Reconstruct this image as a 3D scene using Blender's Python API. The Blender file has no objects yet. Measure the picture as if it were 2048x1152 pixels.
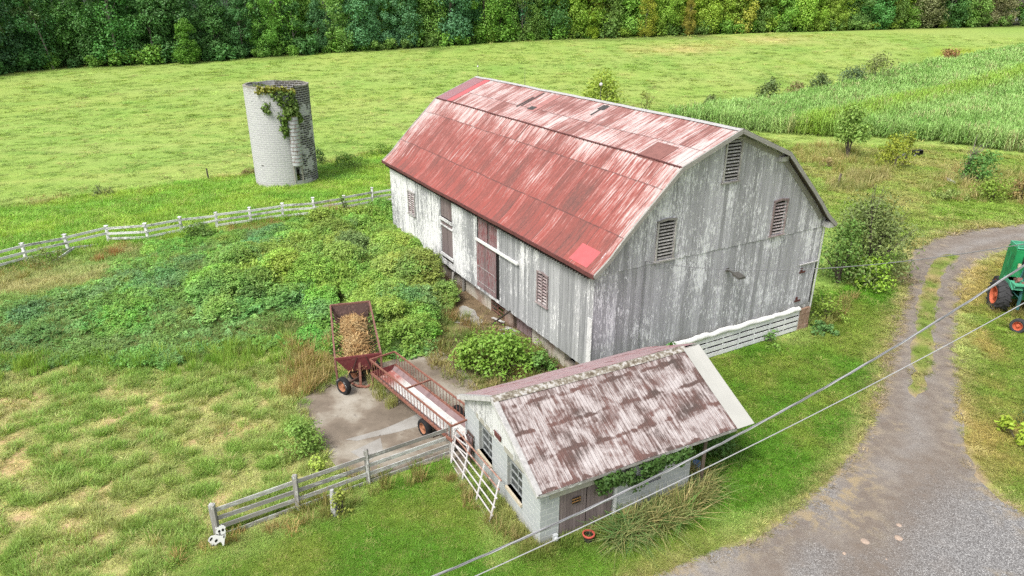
import bpy, math, random
import numpy as np
from mathutils import Vector, Matrix
from mathutils.geometry import delaunay_2d_cdt
random.seed(7); RNG = np.random.default_rng(11)
S = bpy.context.scene
COL = S.collection
V = lambda *a: np.array(a, float)

# ------------------------------------------------------------------ camera
F_PX, PITCH, ROLL, CAM_H = 1385.55, 0.39329, 0.00236, 15.0
CO = V(0, 0, CAM_H)
_cp, _sp = math.cos(PITCH), math.sin(PITCH)
_fw = V(0, _cp, -_sp); _u0 = V(0, _sp, _cp); _r0 = V(1, 0, 0)
_c, _s = math.cos(ROLL), math.sin(ROLL)
_rt = _c * _r0 + _s * _u0; _up = -_s * _r0 + _c * _u0
cd = bpy.data.cameras.new('camera'); cam = bpy.data.objects.new('camera', cd); COL.objects.link(cam)
cam.matrix_world = Matrix(((_rt[0], _up[0], -_fw[0], 0), (_rt[1], _up[1], -_fw[1], 0), (_rt[2], _up[2], -_fw[2], CAM_H), (0, 0, 0, 1)))
cd.sensor_width = 36; cd.lens = F_PX / 2048 * 36; cd.clip_start = .1; cd.clip_end = 4000
S.camera = cam

# ------------------------------------------------------------------ terrain (metres)
def sm(t):
    t = np.clip(t, 0, 1); return t * t * (3 - 2 * t)
def H(x, y):
    x = np.asarray(x, float); y = np.asarray(y, float)
    h = sm((y - 72) / 150) * (5.2 + 0.018 * np.clip(x, -250, 400))
    h = h + .75 * np.exp(-((x + 15) / 6.5) ** 2 - ((y - 38) / 4.5) ** 2)
    h = h + .5 * np.exp(-((x + 24) / 6) ** 2 - ((y - 34) / 4.5) ** 2)
    return h
def ray(px, py): return _fw + _rt * (px - 1024) / F_PX - _up * (py - 576) / F_PX
def at(px, py, z=0.0):                     # point of the terrain (+z) seen at a place of the survey picture
    d = ray(px, py)
    if d[2] < 0 and (z != 0 or True):
        t = 5.0
        for _ in range(6000):
            p = CO + d * t
            if p[2] <= H(p[0], p[1]) + z: break
            t += .06 if t < 90 else .25
        return p
    return CO + d * 300
def ptat(px, py, dist):
    d = ray(px, py); return CO + d / np.linalg.norm(d) * dist
def onplane(px, py, P0, n):
    d = ray(px, py); return CO + d * (np.dot(P0 - CO, n) / np.dot(d, n))

# ------------------------------------------------------------------ numpy value noise
_perm = np.random.default_rng(3).random((256, 256))
def vnoise(x, y):
    x = np.asarray(x, float); y = np.asarray(y, float)
    xi = np.floor(x).astype(int); yi = np.floor(y).astype(int)
    fx = x - xi; fy = y - yi; fx = fx * fx * (3 - 2 * fx); fy = fy * fy * (3 - 2 * fy)
    g = lambda a, b: _perm[a & 255, b & 255]
    return (g(xi, yi) * (1 - fx) + g(xi + 1, yi) * fx) * (1 - fy) + (g(xi, yi + 1) * (1 - fx) + g(xi + 1, yi + 1) * fx) * fy
def fbm(x, y, o=4):
    s = 0; a = .5; n = 0
    for i in range(o):
        s = s + a * vnoise(x * 2 ** i + 17.3 * i, y * 2 ** i + 5.1 * i); n += a; a *= .55
    return s / n
def inpoly(x, y, poly):
    x = np.asarray(x, float); y = np.asarray(y, float); c = np.zeros(x.shape, bool)
    n = len(poly)
    for i in range(n):
        x1, y1 = poly[i][:2]; x2, y2 = poly[(i + 1) % n][:2]
        if y1 == y2: continue
        c ^= ((y1 > y) != (y2 > y)) & (x < (x2 - x1) * (y - y1) / (y2 - y1) + x1)
    return c
def dseg(x, y, pts, close=False):
    x = np.asarray(x, float); y = np.asarray(y, float); d = np.full(x.shape, 1e9)
    P = list(pts) + ([pts[0]] if close else [])
    for (a, b) in zip(P[:-1], P[1:]):
        ax, ay = a[:2]; bx, by = b[:2]; L = (bx - ax) ** 2 + (by - ay) ** 2 + 1e-9
        t = np.clip(((x - ax) * (bx - ax) + (y - ay) * (by - ay)) / L, 0, 1)
        d = np.minimum(d, np.hypot(x - ax - t * (bx - ax), y - ay - t * (by - ay)))
    return d
def G(pxs): return [tuple(at(a, b)[:2]) for a, b in pxs]

# ------------------------------------------------------------------ mesh builder
def nrm(v): v = np.asarray(v, float); return v / (np.linalg.norm(v) + 1e-12)
class MB:
    def __init__(s): s.v = []; s.f = []; s.uv = []; s.r = []; s.m = []; s.mi = 0
    def face(s, pts, uv=None, rnd=0.0):
        b = len(s.v); s.v += [tuple(p) for p in pts]; s.f.append(tuple(range(b, b + len(pts))))
        if uv is None: uv = [(p[0] + p[1] * .37, p[2] + p[1] * .21) for p in pts]
        s.uv += [tuple(u) for u in uv]; s.r.append(rnd); s.m.append(s.mi)
    def box(s, o, a, b, c, rnd=None):         # corner o, three edge vectors
        o, a, b, c = (np.asarray(k, float) for k in (o, a, b, c))
        if np.dot(np.cross(a, b), c) < 0: a, b = b, a
        if rnd is None: rnd = random.random()
        L = [np.linalg.norm(k) for k in (a, b, c)]
        ou = rnd * 37.1; ov = rnd * 91.7
        for (p, e1, e2, l1, l2) in ((o, b, a, L[1], L[0]), (o + c, a, b, L[0], L[1]), (o, a, c, L[0], L[2]), (o + b, c, a, L[2], L[0]), (o, c, b, L[2], L[1]), (o + a, b, c, L[1], L[2])):
            q = [(0, 0), (l1, 0), (l1, l2), (0, l2)]
            if l1 > l2: q = [(j, i) for i, j in q]
            s.face([p, p + e1, p + e1 + e2, p + e2], [(i + ou, j + ov) for i, j in q], rnd)
    def bar(s, p, q, w, h, up=(0, 0, 1), rnd=None):   # square bar between two points
        p = np.asarray(p, float); q = np.asarray(q, float); d = q - p; dn = nrm(d)
        up = np.asarray(up, float)
        if abs(np.dot(dn, nrm(up))) > .99: up = V(0, 1, 0)
        x = nrm(np.cross(dn, up)); y = np.cross(x, dn)
        s.box(p - x * w / 2 - y * h / 2, x * w, y * h, d, rnd)
    def tube(s, pts, r, n=8, caps=True, rnd=None):
        pts = [np.asarray(p, float) for p in pts]; k = len(pts)
        if rnd is None: rnd = random.random()
        rs = r if hasattr(r, '__len__') else [r] * k
        rings = []; L = 0; ls = []; ref = None
        for i, p in enumerate(pts):
            d = nrm(pts[min(i + 1, k - 1)] - pts[max(i - 1, 0)])
            if ref is None: ref = V(0, 0, 1) if abs(d[2]) < .9 else V(1, 0, 0)
            x = nrm(np.cross(d, ref)); y = np.cross(x, d); ref = y
            if i: L += np.linalg.norm(p - pts[i - 1])
            ls.append(L)
            rings.append([p + rs[i] * (math.cos(t) * x + math.sin(t) * y) for t in np.linspace(0, 2 * math.pi, n, endpoint=False)])
        for i in range(k - 1):
            for j in range(n):
                j2 = (j + 1) % n; c = 2 * math.pi * max(rs[i], .01) / n
                s.face([rings[i][j], rings[i + 1][j], rings[i + 1][j2], rings[i][j2]], [(j * c + rnd, ls[i] + rnd * 9), (j * c + rnd, ls[i + 1] + rnd * 9), (j * c + c + rnd, ls[i + 1] + rnd * 9), (j * c + c + rnd, ls[i] + rnd * 9)], rnd)
        if caps:
            s.face(rings[0], None, rnd); s.face(rings[-1][::-1], None, rnd)
    def lathe(s, o, axis, prof, n=24, rnd=0.0):   # prof: list of (radius, height along axis)
        o = np.asarray(o, float); a = nrm(axis); ref = V(0, 0, 1) if abs(a[2]) < .9 else V(1, 0, 0)
        x = nrm(np.cross(a, ref)); y = np.cross(a, x)
        R = [[o + a * h + r * (math.cos(t) * x + math.sin(t) * y) for t in np.linspace(0, 2 * math.pi, n, endpoint=False)] for r, h in prof]
        for i in range(len(R) - 1):
            for j in range(n):
                j2 = (j + 1) % n
                s.face([R[i][j], R[i][j2], R[i + 1][j2], R[i + 1][j]], [(j / n, i), ((j + 1) / n, i), ((j + 1) / n, i + 1), (j / n, i + 1)], rnd)
    def prism(s, poly, n, th, rnd=0.0):          # flat outline (3d points) given a thickness along n
        n = nrm(n); P = [np.asarray(p, float) for p in poly]; Q = [p + n * th for p in P]
        cr = sum((np.cross(P[i] - P[0], P[(i + 1) % len(P)] - P[0]) for i in range(len(P))), V(0, 0, 0))
        if np.dot(cr, n) < 0: P = P[::-1]; Q = Q[::-1]
        s.face(Q, None, rnd); s.face(P[::-1], None, rnd)
        for i in range(len(P)):
            j = (i + 1) % len(P); s.face([P[i], P[j], Q[j], Q[i]], None, rnd)
    def build(s, name, mat, parent=None, smooth=False, loc=None):
        me = bpy.data.meshes.new(name)
        vs = np.array(s.v, float)
        pl = V(0, 0, 0)
        if parent is not None: pl = V(*parent.get('_o', (0, 0, 0)))
        elif loc is not None: pl = np.asarray(loc, float)
        me.from_pydata((vs - pl).tolist(), [], s.f)
        u = me.uv_layers.new(name='UVMap'); u.data.foreach_set('uv', np.array(s.uv, np.float32).ravel())
        a = me.attributes.new('rnd', 'FLOAT', 'FACE'); a.data.foreach_set('value', np.array(s.r, np.float32))
        mats = mat if isinstance(mat, (list, tuple)) else [mat]
        for k in mats: me.materials.append(k)
        me.polygons.foreach_set('material_index', s.m)
        if smooth:
            import bmesh
            bm = bmesh.new(); bm.from_mesh(me); bmesh.ops.remove_doubles(bm, verts=bm.verts, dist=1e-5); bm.to_mesh(me); bm.free()
            me.polygons.foreach_set('use_smooth', [True] * len(me.polygons))
            if smooth is not True: me.set_sharp_from_angle(angle=smooth)
        o = bpy.data.objects.new(name, me); COL.objects.link(o)
        if parent is not None:
            o.parent = parent
        elif loc is not None:
            o.location = loc; o['_o'] = list(map(float, loc))
        return o
def tag(o, label=None, cat=None, group=None, kind=None):
    if label: o['label'] = label
    if cat: o['category'] = cat
    if group: o['group'] = group
    if kind: o['kind'] = kind
    return o
def thing(name, loc, label, cat, group=None):
    o = bpy.data.objects.new(name, None); COL.objects.link(o); o.location = loc; o['_o'] = [float(k) for k in loc]
    o.empty_display_size = .2
    return tag(o, label, cat, group)
def sub(child):          # lets a part carry sub-parts: they share the part's frame
    if child.parent is not None: child['_o'] = list(child.parent['_o'])
    return child

# ------------------------------------------------------------------ materials
class NT:
    def __init__(s, name):
        s.m = bpy.data.materials.new(name); s.m.use_nodes = True; s.t = s.m.node_tree; s.t.nodes.clear()
        s.out = s.t.nodes.new('ShaderNodeOutputMaterial')
    def n(s, typ, **kw):
        x = s.t.nodes.new('ShaderNode' + typ)
        for k, v in kw.items(): setattr(x, k, v)
        return x
    def set(s, sock, v):
        if isinstance(v, bpy.types.NodeSocket): s.t.links.new(v, sock)
        elif v is not None:
            if hasattr(sock.default_value, '__len__') and not hasattr(v, '__len__'): v = [v] * len(sock.default_value)
            if hasattr(sock.default_value, '__len__') and len(sock.default_value) == 4 and len(v) == 3: v = (*v, 1)
            sock.default_value = v
    def uv(s): return s.n('UVMap').outputs[0]
    def pos(s): return s.n('NewGeometry').outputs['Position']
    def attr(s, name, out='Fac', typ='GEOMETRY'): return s.n('Attribute', attribute_name=name, attribute_type=typ).outputs[out]
    def math(s, op, a, b=None, clamp=False):
        x = s.n('Math', operation=op, use_clamp=clamp); s.set(x.inputs[0], a)
        if b is not None: s.set(x.inputs[1], b)
        return x.outputs[0]
    def add(s, *a):
        r = a[0]
        for k in a[1:]: r = s.math('ADD', r, k)
        return r
    def mul(s, a, b): return s.math('MULTIPLY', a, b)
    def sc(s, v, sc, off=(0, 0, 0)):
        x = s.n('Mapping'); s.set(x.inputs[0], v); x.inputs['Scale'].default_value = sc; x.inputs['Location'].default_value = off; return x.outputs[0]
    def noise(s, v, scale=1, detail=4, rough=.55, dist=0, col=False):
        x = s.n('TexNoise'); s.set(x.inputs['Vector'], v); x.inputs['Scale'].default_value = scale; x.inputs['Detail'].default_value = detail
        x.inputs['Roughness'].default_value = rough; x.inputs['Distortion'].default_value = dist
        return x.outputs['Color' if col else 'Fac']
    def vor(s, v, scale=1, feat='F1', out='Distance'):
        x = s.n('TexVoronoi', feature=feat); s.set(x.inputs['Vector'], v); x.inputs['Scale'].default_value = scale; return x.outputs[out]
    def white(s, v): x = s.n('TexWhiteNoise', noise_dimensions='3D'); s.set(x.inputs['Vector'], v); return x.outputs['Value']
    def ramp(s, f, stops, interp='LINEAR'):
        x = s.n('ValToRGB'); s.set(x.inputs[0], f); e = x.color_ramp.elements; x.color_ramp.interpolation = interp
        while len(e) < len(stops): e.new(.5)
        for k, (p, c) in zip(e, stops):
            k.position = p; k.color = (*c, 1) if hasattr(c, '__len__') else (c, c, c, 1)
        return x.outputs[0]
    def mr(s, f, a, b, c=0, d=1): x = s.n('MapRange'); s.set(x.inputs[0], f); x.inputs[1].default_value = a; x.inputs[2].default_value = b; x.inputs[3].default_value = c; x.inputs[4].default_value = d; return x.outputs[0]
    def mix(s, f, a, b, blend='MIX'):
        x = s.n('MixRGB', blend_type=blend); s.set(x.inputs[0], f); s.set(x.inputs[1], a); s.set(x.inputs[2], b); return x.outputs[0]
    def sep(s, v): x = s.n('SeparateXYZ'); s.set(x.inputs[0], v); return x.outputs
    def comb(s, a, b, c=0): x = s.n('CombineXYZ'); s.set(x.inputs[0], a); s.set(x.inputs[1], b); s.set(x.inputs[2], c); return x.outputs[0]
    def hsv(s, c, h=.5, sa=1, v=1): x = s.n('HueSaturation'); s.set(x.inputs['Hue'], h); s.set(x.inputs['Saturation'], sa); s.set(x.inputs['Value'], v); s.set(x.inputs['Color'], c); return x.outputs[0]
    def bump(s, h, st=.3, d=.01): x = s.n('Bump'); s.set(x.inputs['Height'], h); x.inputs['Strength'].default_value = st; x.inputs['Distance'].default_value = d; return x.outputs[0]
    def pbr(s, col, rough=.8, metal=0, bump=None, spec=.3, k=.76):
        if k != 1: col = s.mix(1, col, (k, k, k), 'MULTIPLY')
        x = s.n('BsdfPrincipled'); s.set(x.inputs['Base Color'], col); s.set(x.inputs['Roughness'], rough); s.set(x.inputs['Metallic'], metal); x.inputs['Specular IOR Level'].default_value = spec
        if bump is not None: s.set(x.inputs['Normal'], bump)
        s.t.links.new(x.outputs[0], s.out.inputs[0]); return s.m
    def leaf(s, col, trans=.3, rough=.5, spec=.25, bump=None):
        d = s.n('BsdfPrincipled'); s.set(d.inputs['Base Color'], col); d.inputs['Roughness'].default_value = rough; d.inputs['Specular IOR Level'].default_value = spec
        t = s.n('BsdfTranslucent'); s.set(t.inputs[0], s.mix(1, col, (1.0, 1.0, .6), 'MULTIPLY'))
        m = s.n('MixShader'); m.inputs[0].default_value = trans
        s.t.links.new(d.outputs[0], m.inputs[1]); s.t.links.new(t.outputs[0], m.inputs[2]); s.t.links.new(m.outputs[0], s.out.inputs[0]); return s.m
M = {}
LEAFK = 1.42
def simple(name, col, rough=.7, metal=0, var=.15, sc=6, spec=.3, bump=0):
    k = NT(name); p = k.n('TexCoord').outputs['Object']
    n = k.noise(p, sc, 5, .6)
    c = k.mix(1, k.mr(n, .25, .75, 1 - var, 1 + var), (*col, 1), 'MULTIPLY')
    M[name] = k.pbr(c, rough, metal, k.bump(n, bump, .01) if bump else None, spec); return M[name]

def siding(name, dark, light, paint, cover, grad=None, streak=1.0, stain=None):
    k = NT(name); uv = k.uv(); r = k.attr('rnd')
    u, v, _ = k.sep(uv)
    off = k.comb(u, v, k.mul(r, 40))
    fine = k.noise(k.sc(off, (38, 1.6, 1)), 1, 6, .7)
    grain = k.noise(k.sc(off, (9, .55, 1)), 1, 5, .62, .3)
    spots = k.noise(k.sc(off, (17, 4.0, 1)), 1, 6, .68, .6)
    macro = k.noise(k.sc(uv, (.42, .33, 1)), 1, 4, .6)
    wood = k.ramp(k.add(k.mul(fine, .45), k.mul(grain, .45), k.mul(r, .22)), [(.3, dark), (.5, [(a + b) / 2 for a, b in zip(dark, light)]), (.72, light)])
    amt = k.add(k.mul(spots, .95 * streak), k.mul(grain, .22 + (1 - streak) * .75), k.mul(macro, .62), k.mul(r, .09), -.10)
    if grad is not None:      # more paint left towards one end of the wall
        amt = k.add(amt, k.mr(u, grad[0], grad[1], grad[2], grad[3]))
    mask = k.mr(amt, cover, cover + .055)
    col = k.mix(mask, wood, k.mix(k.mul(fine, .55), paint, [c * .72 for c in paint]))
    if stain:
        st = k.mul(k.mr(v, stain[0], stain[1], .8, 0), k.mr(k.noise(k.sc(uv, (2, 1.2, 1)), 1, 4), .3, .55))
        col = k.mix(st, col, stain[2])
    M[name] = k.pbr(col, .85, 0, k.bump(k.add(fine, mask), .35, .006), .2)
siding('gable_boards', (.21, .21, .215), (.55, .54, .585), (.92, .915, .96), .875, stain=(1.15, 1.6, (.13, .13, .085)))
siding('left_boards', (.15, .155, .16), (.48, .485, .49), (.88, .88, .875), .885, (3, 15, -.03, .12), .8)
siding('far_boards', (.12, .12, .12), (.32, .32, .32), (.6, .6, .6), 1.0)
siding('white_boards', (.25, .25, .25), (.5, .5, .49), (.76, .76, .755), .74)
siding('red_boards', (.11, .085, .083), (.26, .21, .205), (.20, .055, .06), .99)
siding('red_boards_faded', (.13, .085, .085), (.33, .25, .25), (.25, .10, .105), .86)
siding('grey_wood', (.14, .13, .115), (.50, .48, .45), (.70, .71, .68), .87)
siding('white_fence_wood', (.2, .19, .18), (.5, .49, .47), (1, 1, .99), .76)
siding('dark_wood', (.025, .02, .018), (.09, .075, .065), (.1, .09, .08), 1.3)
siding('brown_wood', (.06, .045, .035), (.2, .16, .125), (.25, .22, .2), 1.2)
siding('louver_wood', (.18, .165, .155), (.44, .42, .40), (.60, .58, .56), .86)
siding('louver_red', (.17, .12, .12), (.36, .29, .285), (.52, .47, .46), .86)
simple('inside_dark', (.012, .011, .01), .9)  # near-black colour standing in for interior shade behind gaps and openings

# barn roof: painted sheet metal, streaked down the slope; uv = metres (along ridge, down slope; 0 at the break)
k = NT('barn_roof'); uv = k.uv(); s_, t_, _ = k.sep(uv)
wig = k.mul(k.math('SUBTRACT', k.noise(k.sc(uv, (1, .35, 1)), 1, 2), .5), .05)
ss = k.add(s_, wig)
pw = .61
cell = k.math('FLOOR', k.math('DIVIDE', s_, pw)); row = k.math('FLOOR', k.math('DIVIDE', k.add(t_, 30.35), 2.42))
prn = k.white(k.comb(cell, row, 0)); prn2 = k.white(k.comb(cell, 3, 5))
sv = k.comb(ss, k.add(t_, k.mul(prn2, 3)), k.mul(prn, 8))
st1 = k.noise(k.sc(sv, (13, .85, 1)), 1, 7, .7, .25)
st2 = k.noise(k.sc(sv, (6.5, .42, 1)), 1, 5, .6, .4)
spk = k.noise(k.sc(sv, (30, 4.5, 1)), 1, 5, .7)
mac = k.noise(k.sc(uv, (.30, .55, 1)), 1, 4, .55)
upper = k.mr(t_, -.02, .02, 1, 0)
nearbreak = k.mul(k.mr(t_, .0, 1.5, 1, 0), k.mr(t_, -.01, .01, 0, 1))
ends = k.add(k.mr(s_, -.4, .7, .12, 0), k.mr(s_, 19.5, 23.2, 0, .13))
eavered = k.mr(t_, 2.2, 5.2, 0, -.09)
amt = k.add(.06, k.mul(st1, .92), k.mul(st2, .24), k.mul(mac, .36), k.mul(k.math('SUBTRACT', prn, .5), .10), k.mul(upper, .075), k.mul(nearbreak, .10), ends, eavered, k.mul(spk, .20))
red = k.mix(k.mr(k.add(k.mul(mac, .7), k.mul(prn, .26), k.mul(st2, .75), k.mul(st1, .3)), .74, 1.12), (.15, .068, .058), (.315, .075, .06))
red = k.mix(k.mr(spk, .5, .72), red, (.36, .115, .095))
red = k.mix(k.mul(upper, .55), red, (.235, .115, .10))
col = k.mix(k.mr(amt, .915, 1.02), red, (.40, .19, .17))
col = k.mix(k.mr(amt, .995, 1.10), col, (.56, .48, .462))
fr = k.math('FRACT', k.math('DIVIDE', s_, pw))
seam = k.mr(k.math('ABSOLUTE', k.math('SUBTRACT', fr, .5)), .465, .485)
seam = k.mul(seam, k.mr(k.noise(k.sc(uv, (1.3, .9, 1)), 1, 3), .35, .6, .45, 1))
fr2 = k.math('FRACT', k.math('DIVIDE', k.add(t_, 30.35, k.mul(prn2, .02)), 2.42))
lap = k.mul(k.mr(fr2, .012, .03, 1, 0), k.mr(k.noise(k.sc(uv, (2.5, 1, 1)), 1, 3), .3, .55, .25, 1))
col = k.mix(k.math('MAXIMUM', k.mul(seam, .8), k.mul(lap, .75)), col, (.075, .04, .037))
rib = k.math('SINE', k.mul(s_, 2 * math.pi / .1525))
M['barn_roof'] = k.pbr(col, .62, 0, k.bump(k.add(k.mul(rib, .3), k.mul(seam, 1.2), k.mul(st1, .5)), .45, .012), .3)

# shed roof: pale rusting sheets
def shedroof(name, rust, base, cover):
    k = NT(name); uv = k.uv(); s_, t_, _ = k.sep(uv)
    c1 = k.math('FLOOR', k.math('DIVIDE', s_, .13)); r1 = k.white(k.comb(c1, 1, 2))
    c2 = k.math('FLOOR', k.math('DIVIDE', k.add(t_, k.mul(r1, .5)), .62)); r2 = k.white(k.comb(c1, c2, 7))
    sv = k.comb(s_, t_, k.mul(r1, 9))
    a = k.noise(k.sc(sv, (11, 1.1, 1)), 1, 6, .7, .4); b = k.noise(k.sc(uv, (1.1, 1.25, 1)), 1, 5, .6, .8); d = k.noise(k.sc(uv, (26, 7, 1)), 1, 5, .7)
    rows = k.math('FRACT', k.math('DIVIDE', k.add(t_, k.mul(k.math('SUBTRACT', b, .5), .5)), .95))
    rowm = k.mul(k.mr(k.math('ABSOLUTE', k.math('SUBTRACT', rows, .5)), .03, .09, 1, 0), k.mr(k.noise(k.sc(uv, (1.3, .8, 2)), 1, 3), .42, .58))
    amt = k.add(k.mul(a, .70), k.mul(b, .62), k.mul(r2, .075), k.mul(d, .2), k.mul(rowm, .26), -.06)
    dk = k.mix(k.mr(k.noise(k.sc(uv, (.8, 1.2, 1)), 1, 4), .4, .65), rust, (.085, .062, .054))
    col = k.mix(k.mr(amt, cover, cover + .16), k.mix(k.mr(d, .3, .7), base, [x * .8 for x in base]), k.mix(.5, rust, base))
    col = k.mix(k.mr(amt, cover + .12, cover + .24), col, dk)
    fr = k.math('FRACT', k.math('DIVIDE', s_, .13)); rib = k.mr(k.math('ABSOLUTE', k.math('SUBTRACT', fr, .5)), .38, .46)
    col = k.mix(k.mul(rib, .32), col, (.11, .07, .065))
    M[name] = k.pbr(col, .6, 0, k.bump(k.add(rib, k.mul(a, .4)), .7, .014), .3)
shedroof('shed_roof', (.15, .08, .068), (.57, .52, .51), .582)
shedroof('shed_roof_pink', (.36, .11, .115), (.5, .36, .37), .74)
simple('tin_panel', (.46, .455, .42), .45, 0, .06, 1.5)
simple('galv_trim', (.44, .43, .42), .55, 0, .3, 9)
simple('white_trim', (.52, .51, .5), .7, 0, .3, 5)
simple('red_fascia', (.13, .045, .042), .7, 0, .35, 5)
simple('patch_salmon', (.40, .18, .16), .5, 0, .2, 3); simple('patch_red', (.50, .115, .12), .5, 0, .12, 3)
def ribbed(name, a, b, per):
    k = NT(name); u, v, _ = k.sep(k.uv()); f = k.math('FRACT', k.math('DIVIDE', u, per)); m = k.mr(k.math('ABSOLUTE', k.math('SUBTRACT', f, .5)), .2, .3)
    n = k.noise(k.uv(), 5, 4); M[name] = k.pbr(k.mix(k.mul(n, .3), k.mix(m, a, b), (.2, .1, .1)), .5, 0, k.bump(m, .6, .015))
ribbed('patch_ribbed', (.36, .10, .10), (.30, .22, .25), .23)
simple('patch_dark', (.06, .057, .055), .8, 0, .4, 8)
simple('patch_brown', (.24, .105, .09), .6, 0, .2, 4)

def blocks(name, c1, c2, mortar, bw, bh, ms, stain=0):
    k = NT(name); uv = k.uv()
    x = k.n('TexBrick'); k.set(x.inputs['Vector'], uv); x.inputs['Color1'].default_value = (0, 0, 0, 1); x.inputs['Color2'].default_value = (1, 1, 1, 1); x.inputs['Mortar'].default_value = (.5, .5, .5, 1)
    x.inputs['Scale'].default_value = 1; x.inputs['Mortar Size'].default_value = ms; x.inputs['Brick Width'].default_value = bw; x.inputs['Row Height'].default_value = bh; x.inputs['Mortar Smooth'].default_value = .2; x.inputs['Bias'].default_value = 0
    rn = x.outputs['Color']; mo = x.outputs['Fac']
    n = k.noise(k.sc(uv, (3, 3, 1)), 1, 5, .6); m2 = k.noise(k.sc(uv, (.5, .4, 1)), 1, 4)
    col = k.mix(k.add(k.mul(k.sep(rn)[0], .6), k.mul(n, .4)), c1, c2)
    col = k.mix(k.mul(m2, .3), col, [c * .8 for c in c1])
    col = k.mix(mo, col, mortar)
    if stain:
        u, v, _ = k.sep(uv)
        # soot-dark blocks on the weather side and along the top courses
        zone = k.add(k.mr(u, stain[0], stain[1], -.42, .20), k.mr(v, 6.6, 8.4, 0, .30), k.mul(k.math('SUBTRACT', k.noise(k.sc(uv, (.55, .75, 1)), 1, 4, .6), .5), 2.4))
        sel = k.mul(k.mr(k.add(zone, k.mul(k.sep(rn)[0], .34)), .26, .34), k.math('SUBTRACT', 1, k.mul(mo, .75)))
        col = k.mix(sel, col, (.085, .082, .078))
        col = k.mix(k.mul(k.mr(v, 7.6, 8.6, 0, .6), k.mr(n, .4, .6)), col, (.16, .14, .06))
        col = k.mix(k.mul(k.mr(v, .5, 0.05, 0, .6), n), col, (.34, .24, .19))
    else:
        v = k.sep(uv)[1]; col = k.mix(k.mul(k.mr(v, .55, .0, 0, .8), k.mr(n, .35, .6)), col, (.30, .27, .2))
    M[name] = k.pbr(col, .9, 0, k.bump(k.add(k.mul(mo, -1), k.mul(n, .3)), .5, .01), .15)
blocks('shed_block', (.43, .455, .46), (.50, .525, .53), (.62, .63, .62), .40, .20, .012)
blocks('silo_block', (.45, .45, .455), (.56, .56, .56), (.66, .655, .65), .52, .185, .022, stain=(6.6, 7.7))
simple('silo_cap', (.34, .32, .28), .9, 0, .4, 4)
k = NT('foundation'); uv = k.uv(); n = k.noise(k.sc(uv, (1.2, 2.6, 1)), 1, 5, .65); n2 = k.noise(k.sc(uv, (.5, .6, 3)), 1, 3)
M['foundation'] = k.pbr(k.mix(k.mr(n2, .47, .62, 0, .8), k.ramp(n, [(.3, (.26, .225, .175)), (.5, (.52, .48, .41)), (.75, (.62, .585, .52))]), (.26, .16, .12)), .95, 0, k.bump(n, .6, .03), .1)
k = NT('pier_stone'); uv = k.uv(); n = k.noise(k.sc(uv, (3, 4, 1)), 1, 5, .65)
M['pier_stone'] = k.pbr(k.ramp(n, [(.3, (.22, .13, .08)), (.55, (.40, .27, .2)), (.75, (.5, .42, .36))]), .95, 0, k.bump(n, .6, .03), .1)
simple('lintel', (.40, .385, .33), .9, 0, .12, 3); simple('sill', (.56, .49, .37), .9, 0, .15, 6)
k = NT('glass'); n = k.noise(k.n('TexCoord').outputs['Object'], 2.5, 4); M['glass'] = k.pbr(k.ramp(n, [(.35, (.03, .035, .037)), (.7, (.12, .13, .13))]), .22, 0, None, .5)
simple('window_frame', (.34, .36, .36), .7, 0, .3, 8)

def rust(name, a, b, c, sc=9):
    k = NT(name); p = k.n('TexCoord').outputs['Object']; n = k.noise(p, sc, 6, .65); n2 = k.noise(p, sc * .22, 3)
    M[name] = k.pbr(k.mix(k.mr(n2, .4, .62), k.ramp(n, [(.3, a), (.5, b), (.72, c)]), b), .75, 0, k.bump(n, .3, .006), .25)
rust('rust_orange', (.12, .058, .045), (.26, .108, .075), (.38, .23, .185))
rust('rust_brown', (.10, .05, .042), (.24, .115, .09), (.33, .19, .16))
rust('red_paint', (.09, .035, .032), (.19, .042, .045), (.25, .12, .1))
rust('dark_rust', (.035, .024, .022), (.09, .05, .042), (.2, .12, .1))
rust('trough_side', (.13, .095, .095), (.24, .165, .165), (.33, .235, .23), 4)
k = NT('trough_floor'); p = k.uv(); n = k.noise(k.sc(p, (3, 1.2, 1)), 1, 5); v = k.sep(p)[1]
c = k.mix(k.mr(n, .45, .7), (.66, .65, .62), (.42, .41, .38)); c = k.mix(k.mul(k.mr(v, 1.3, .7), k.mr(n, .25, .45)), c, (.34, .12, .10))
M['trough_floor'] = k.pbr(c, .7)
simple('tyre', (.022, .022, .023), .85, 0, .3, 20, .2); simple('tyre_grey', (.05, .05, .052), .9, 0, .35, 12, .2)
simple('tyre_letter', (.6, .6, .6), .7)
rust('rim_orange', (.24, .09, .05), (.38, .17, .09), (.46, .26, .18), 14)
rust('rim_red', (.42, .10, .045), (.58, .13, .06), (.6, .2, .12), 6)
rust('gate_white', (.36, .22, .17), (.56, .54, .53), (.66, .65, .65), 7); rust('gate_rusty', (.18, .07, .045), (.35, .19, .14), (.58, .52, .5), 7)
simple('white_plastic', (.80, .80, .77), .5, 0, .12, 4, .4, .2); simple('skirt_white', (.86, .86, .86), .7, 0, .14, 5)
simple('foam', (.58, .56, .48), .8, 0, .2, 6)
simple('black', (.012, .012, .013), .6); simple('lamp_body', (.10, .095, .085), .6, 0, .2)
simple('green_paint', (.016, .26, .085), .45, 0, .2, 3); simple('green_pale', (.09, .40, .24), .5, 0, .2, 4); simple('teal_metal', (.06, .19, .19), .5, 0, .2, 4)
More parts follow.
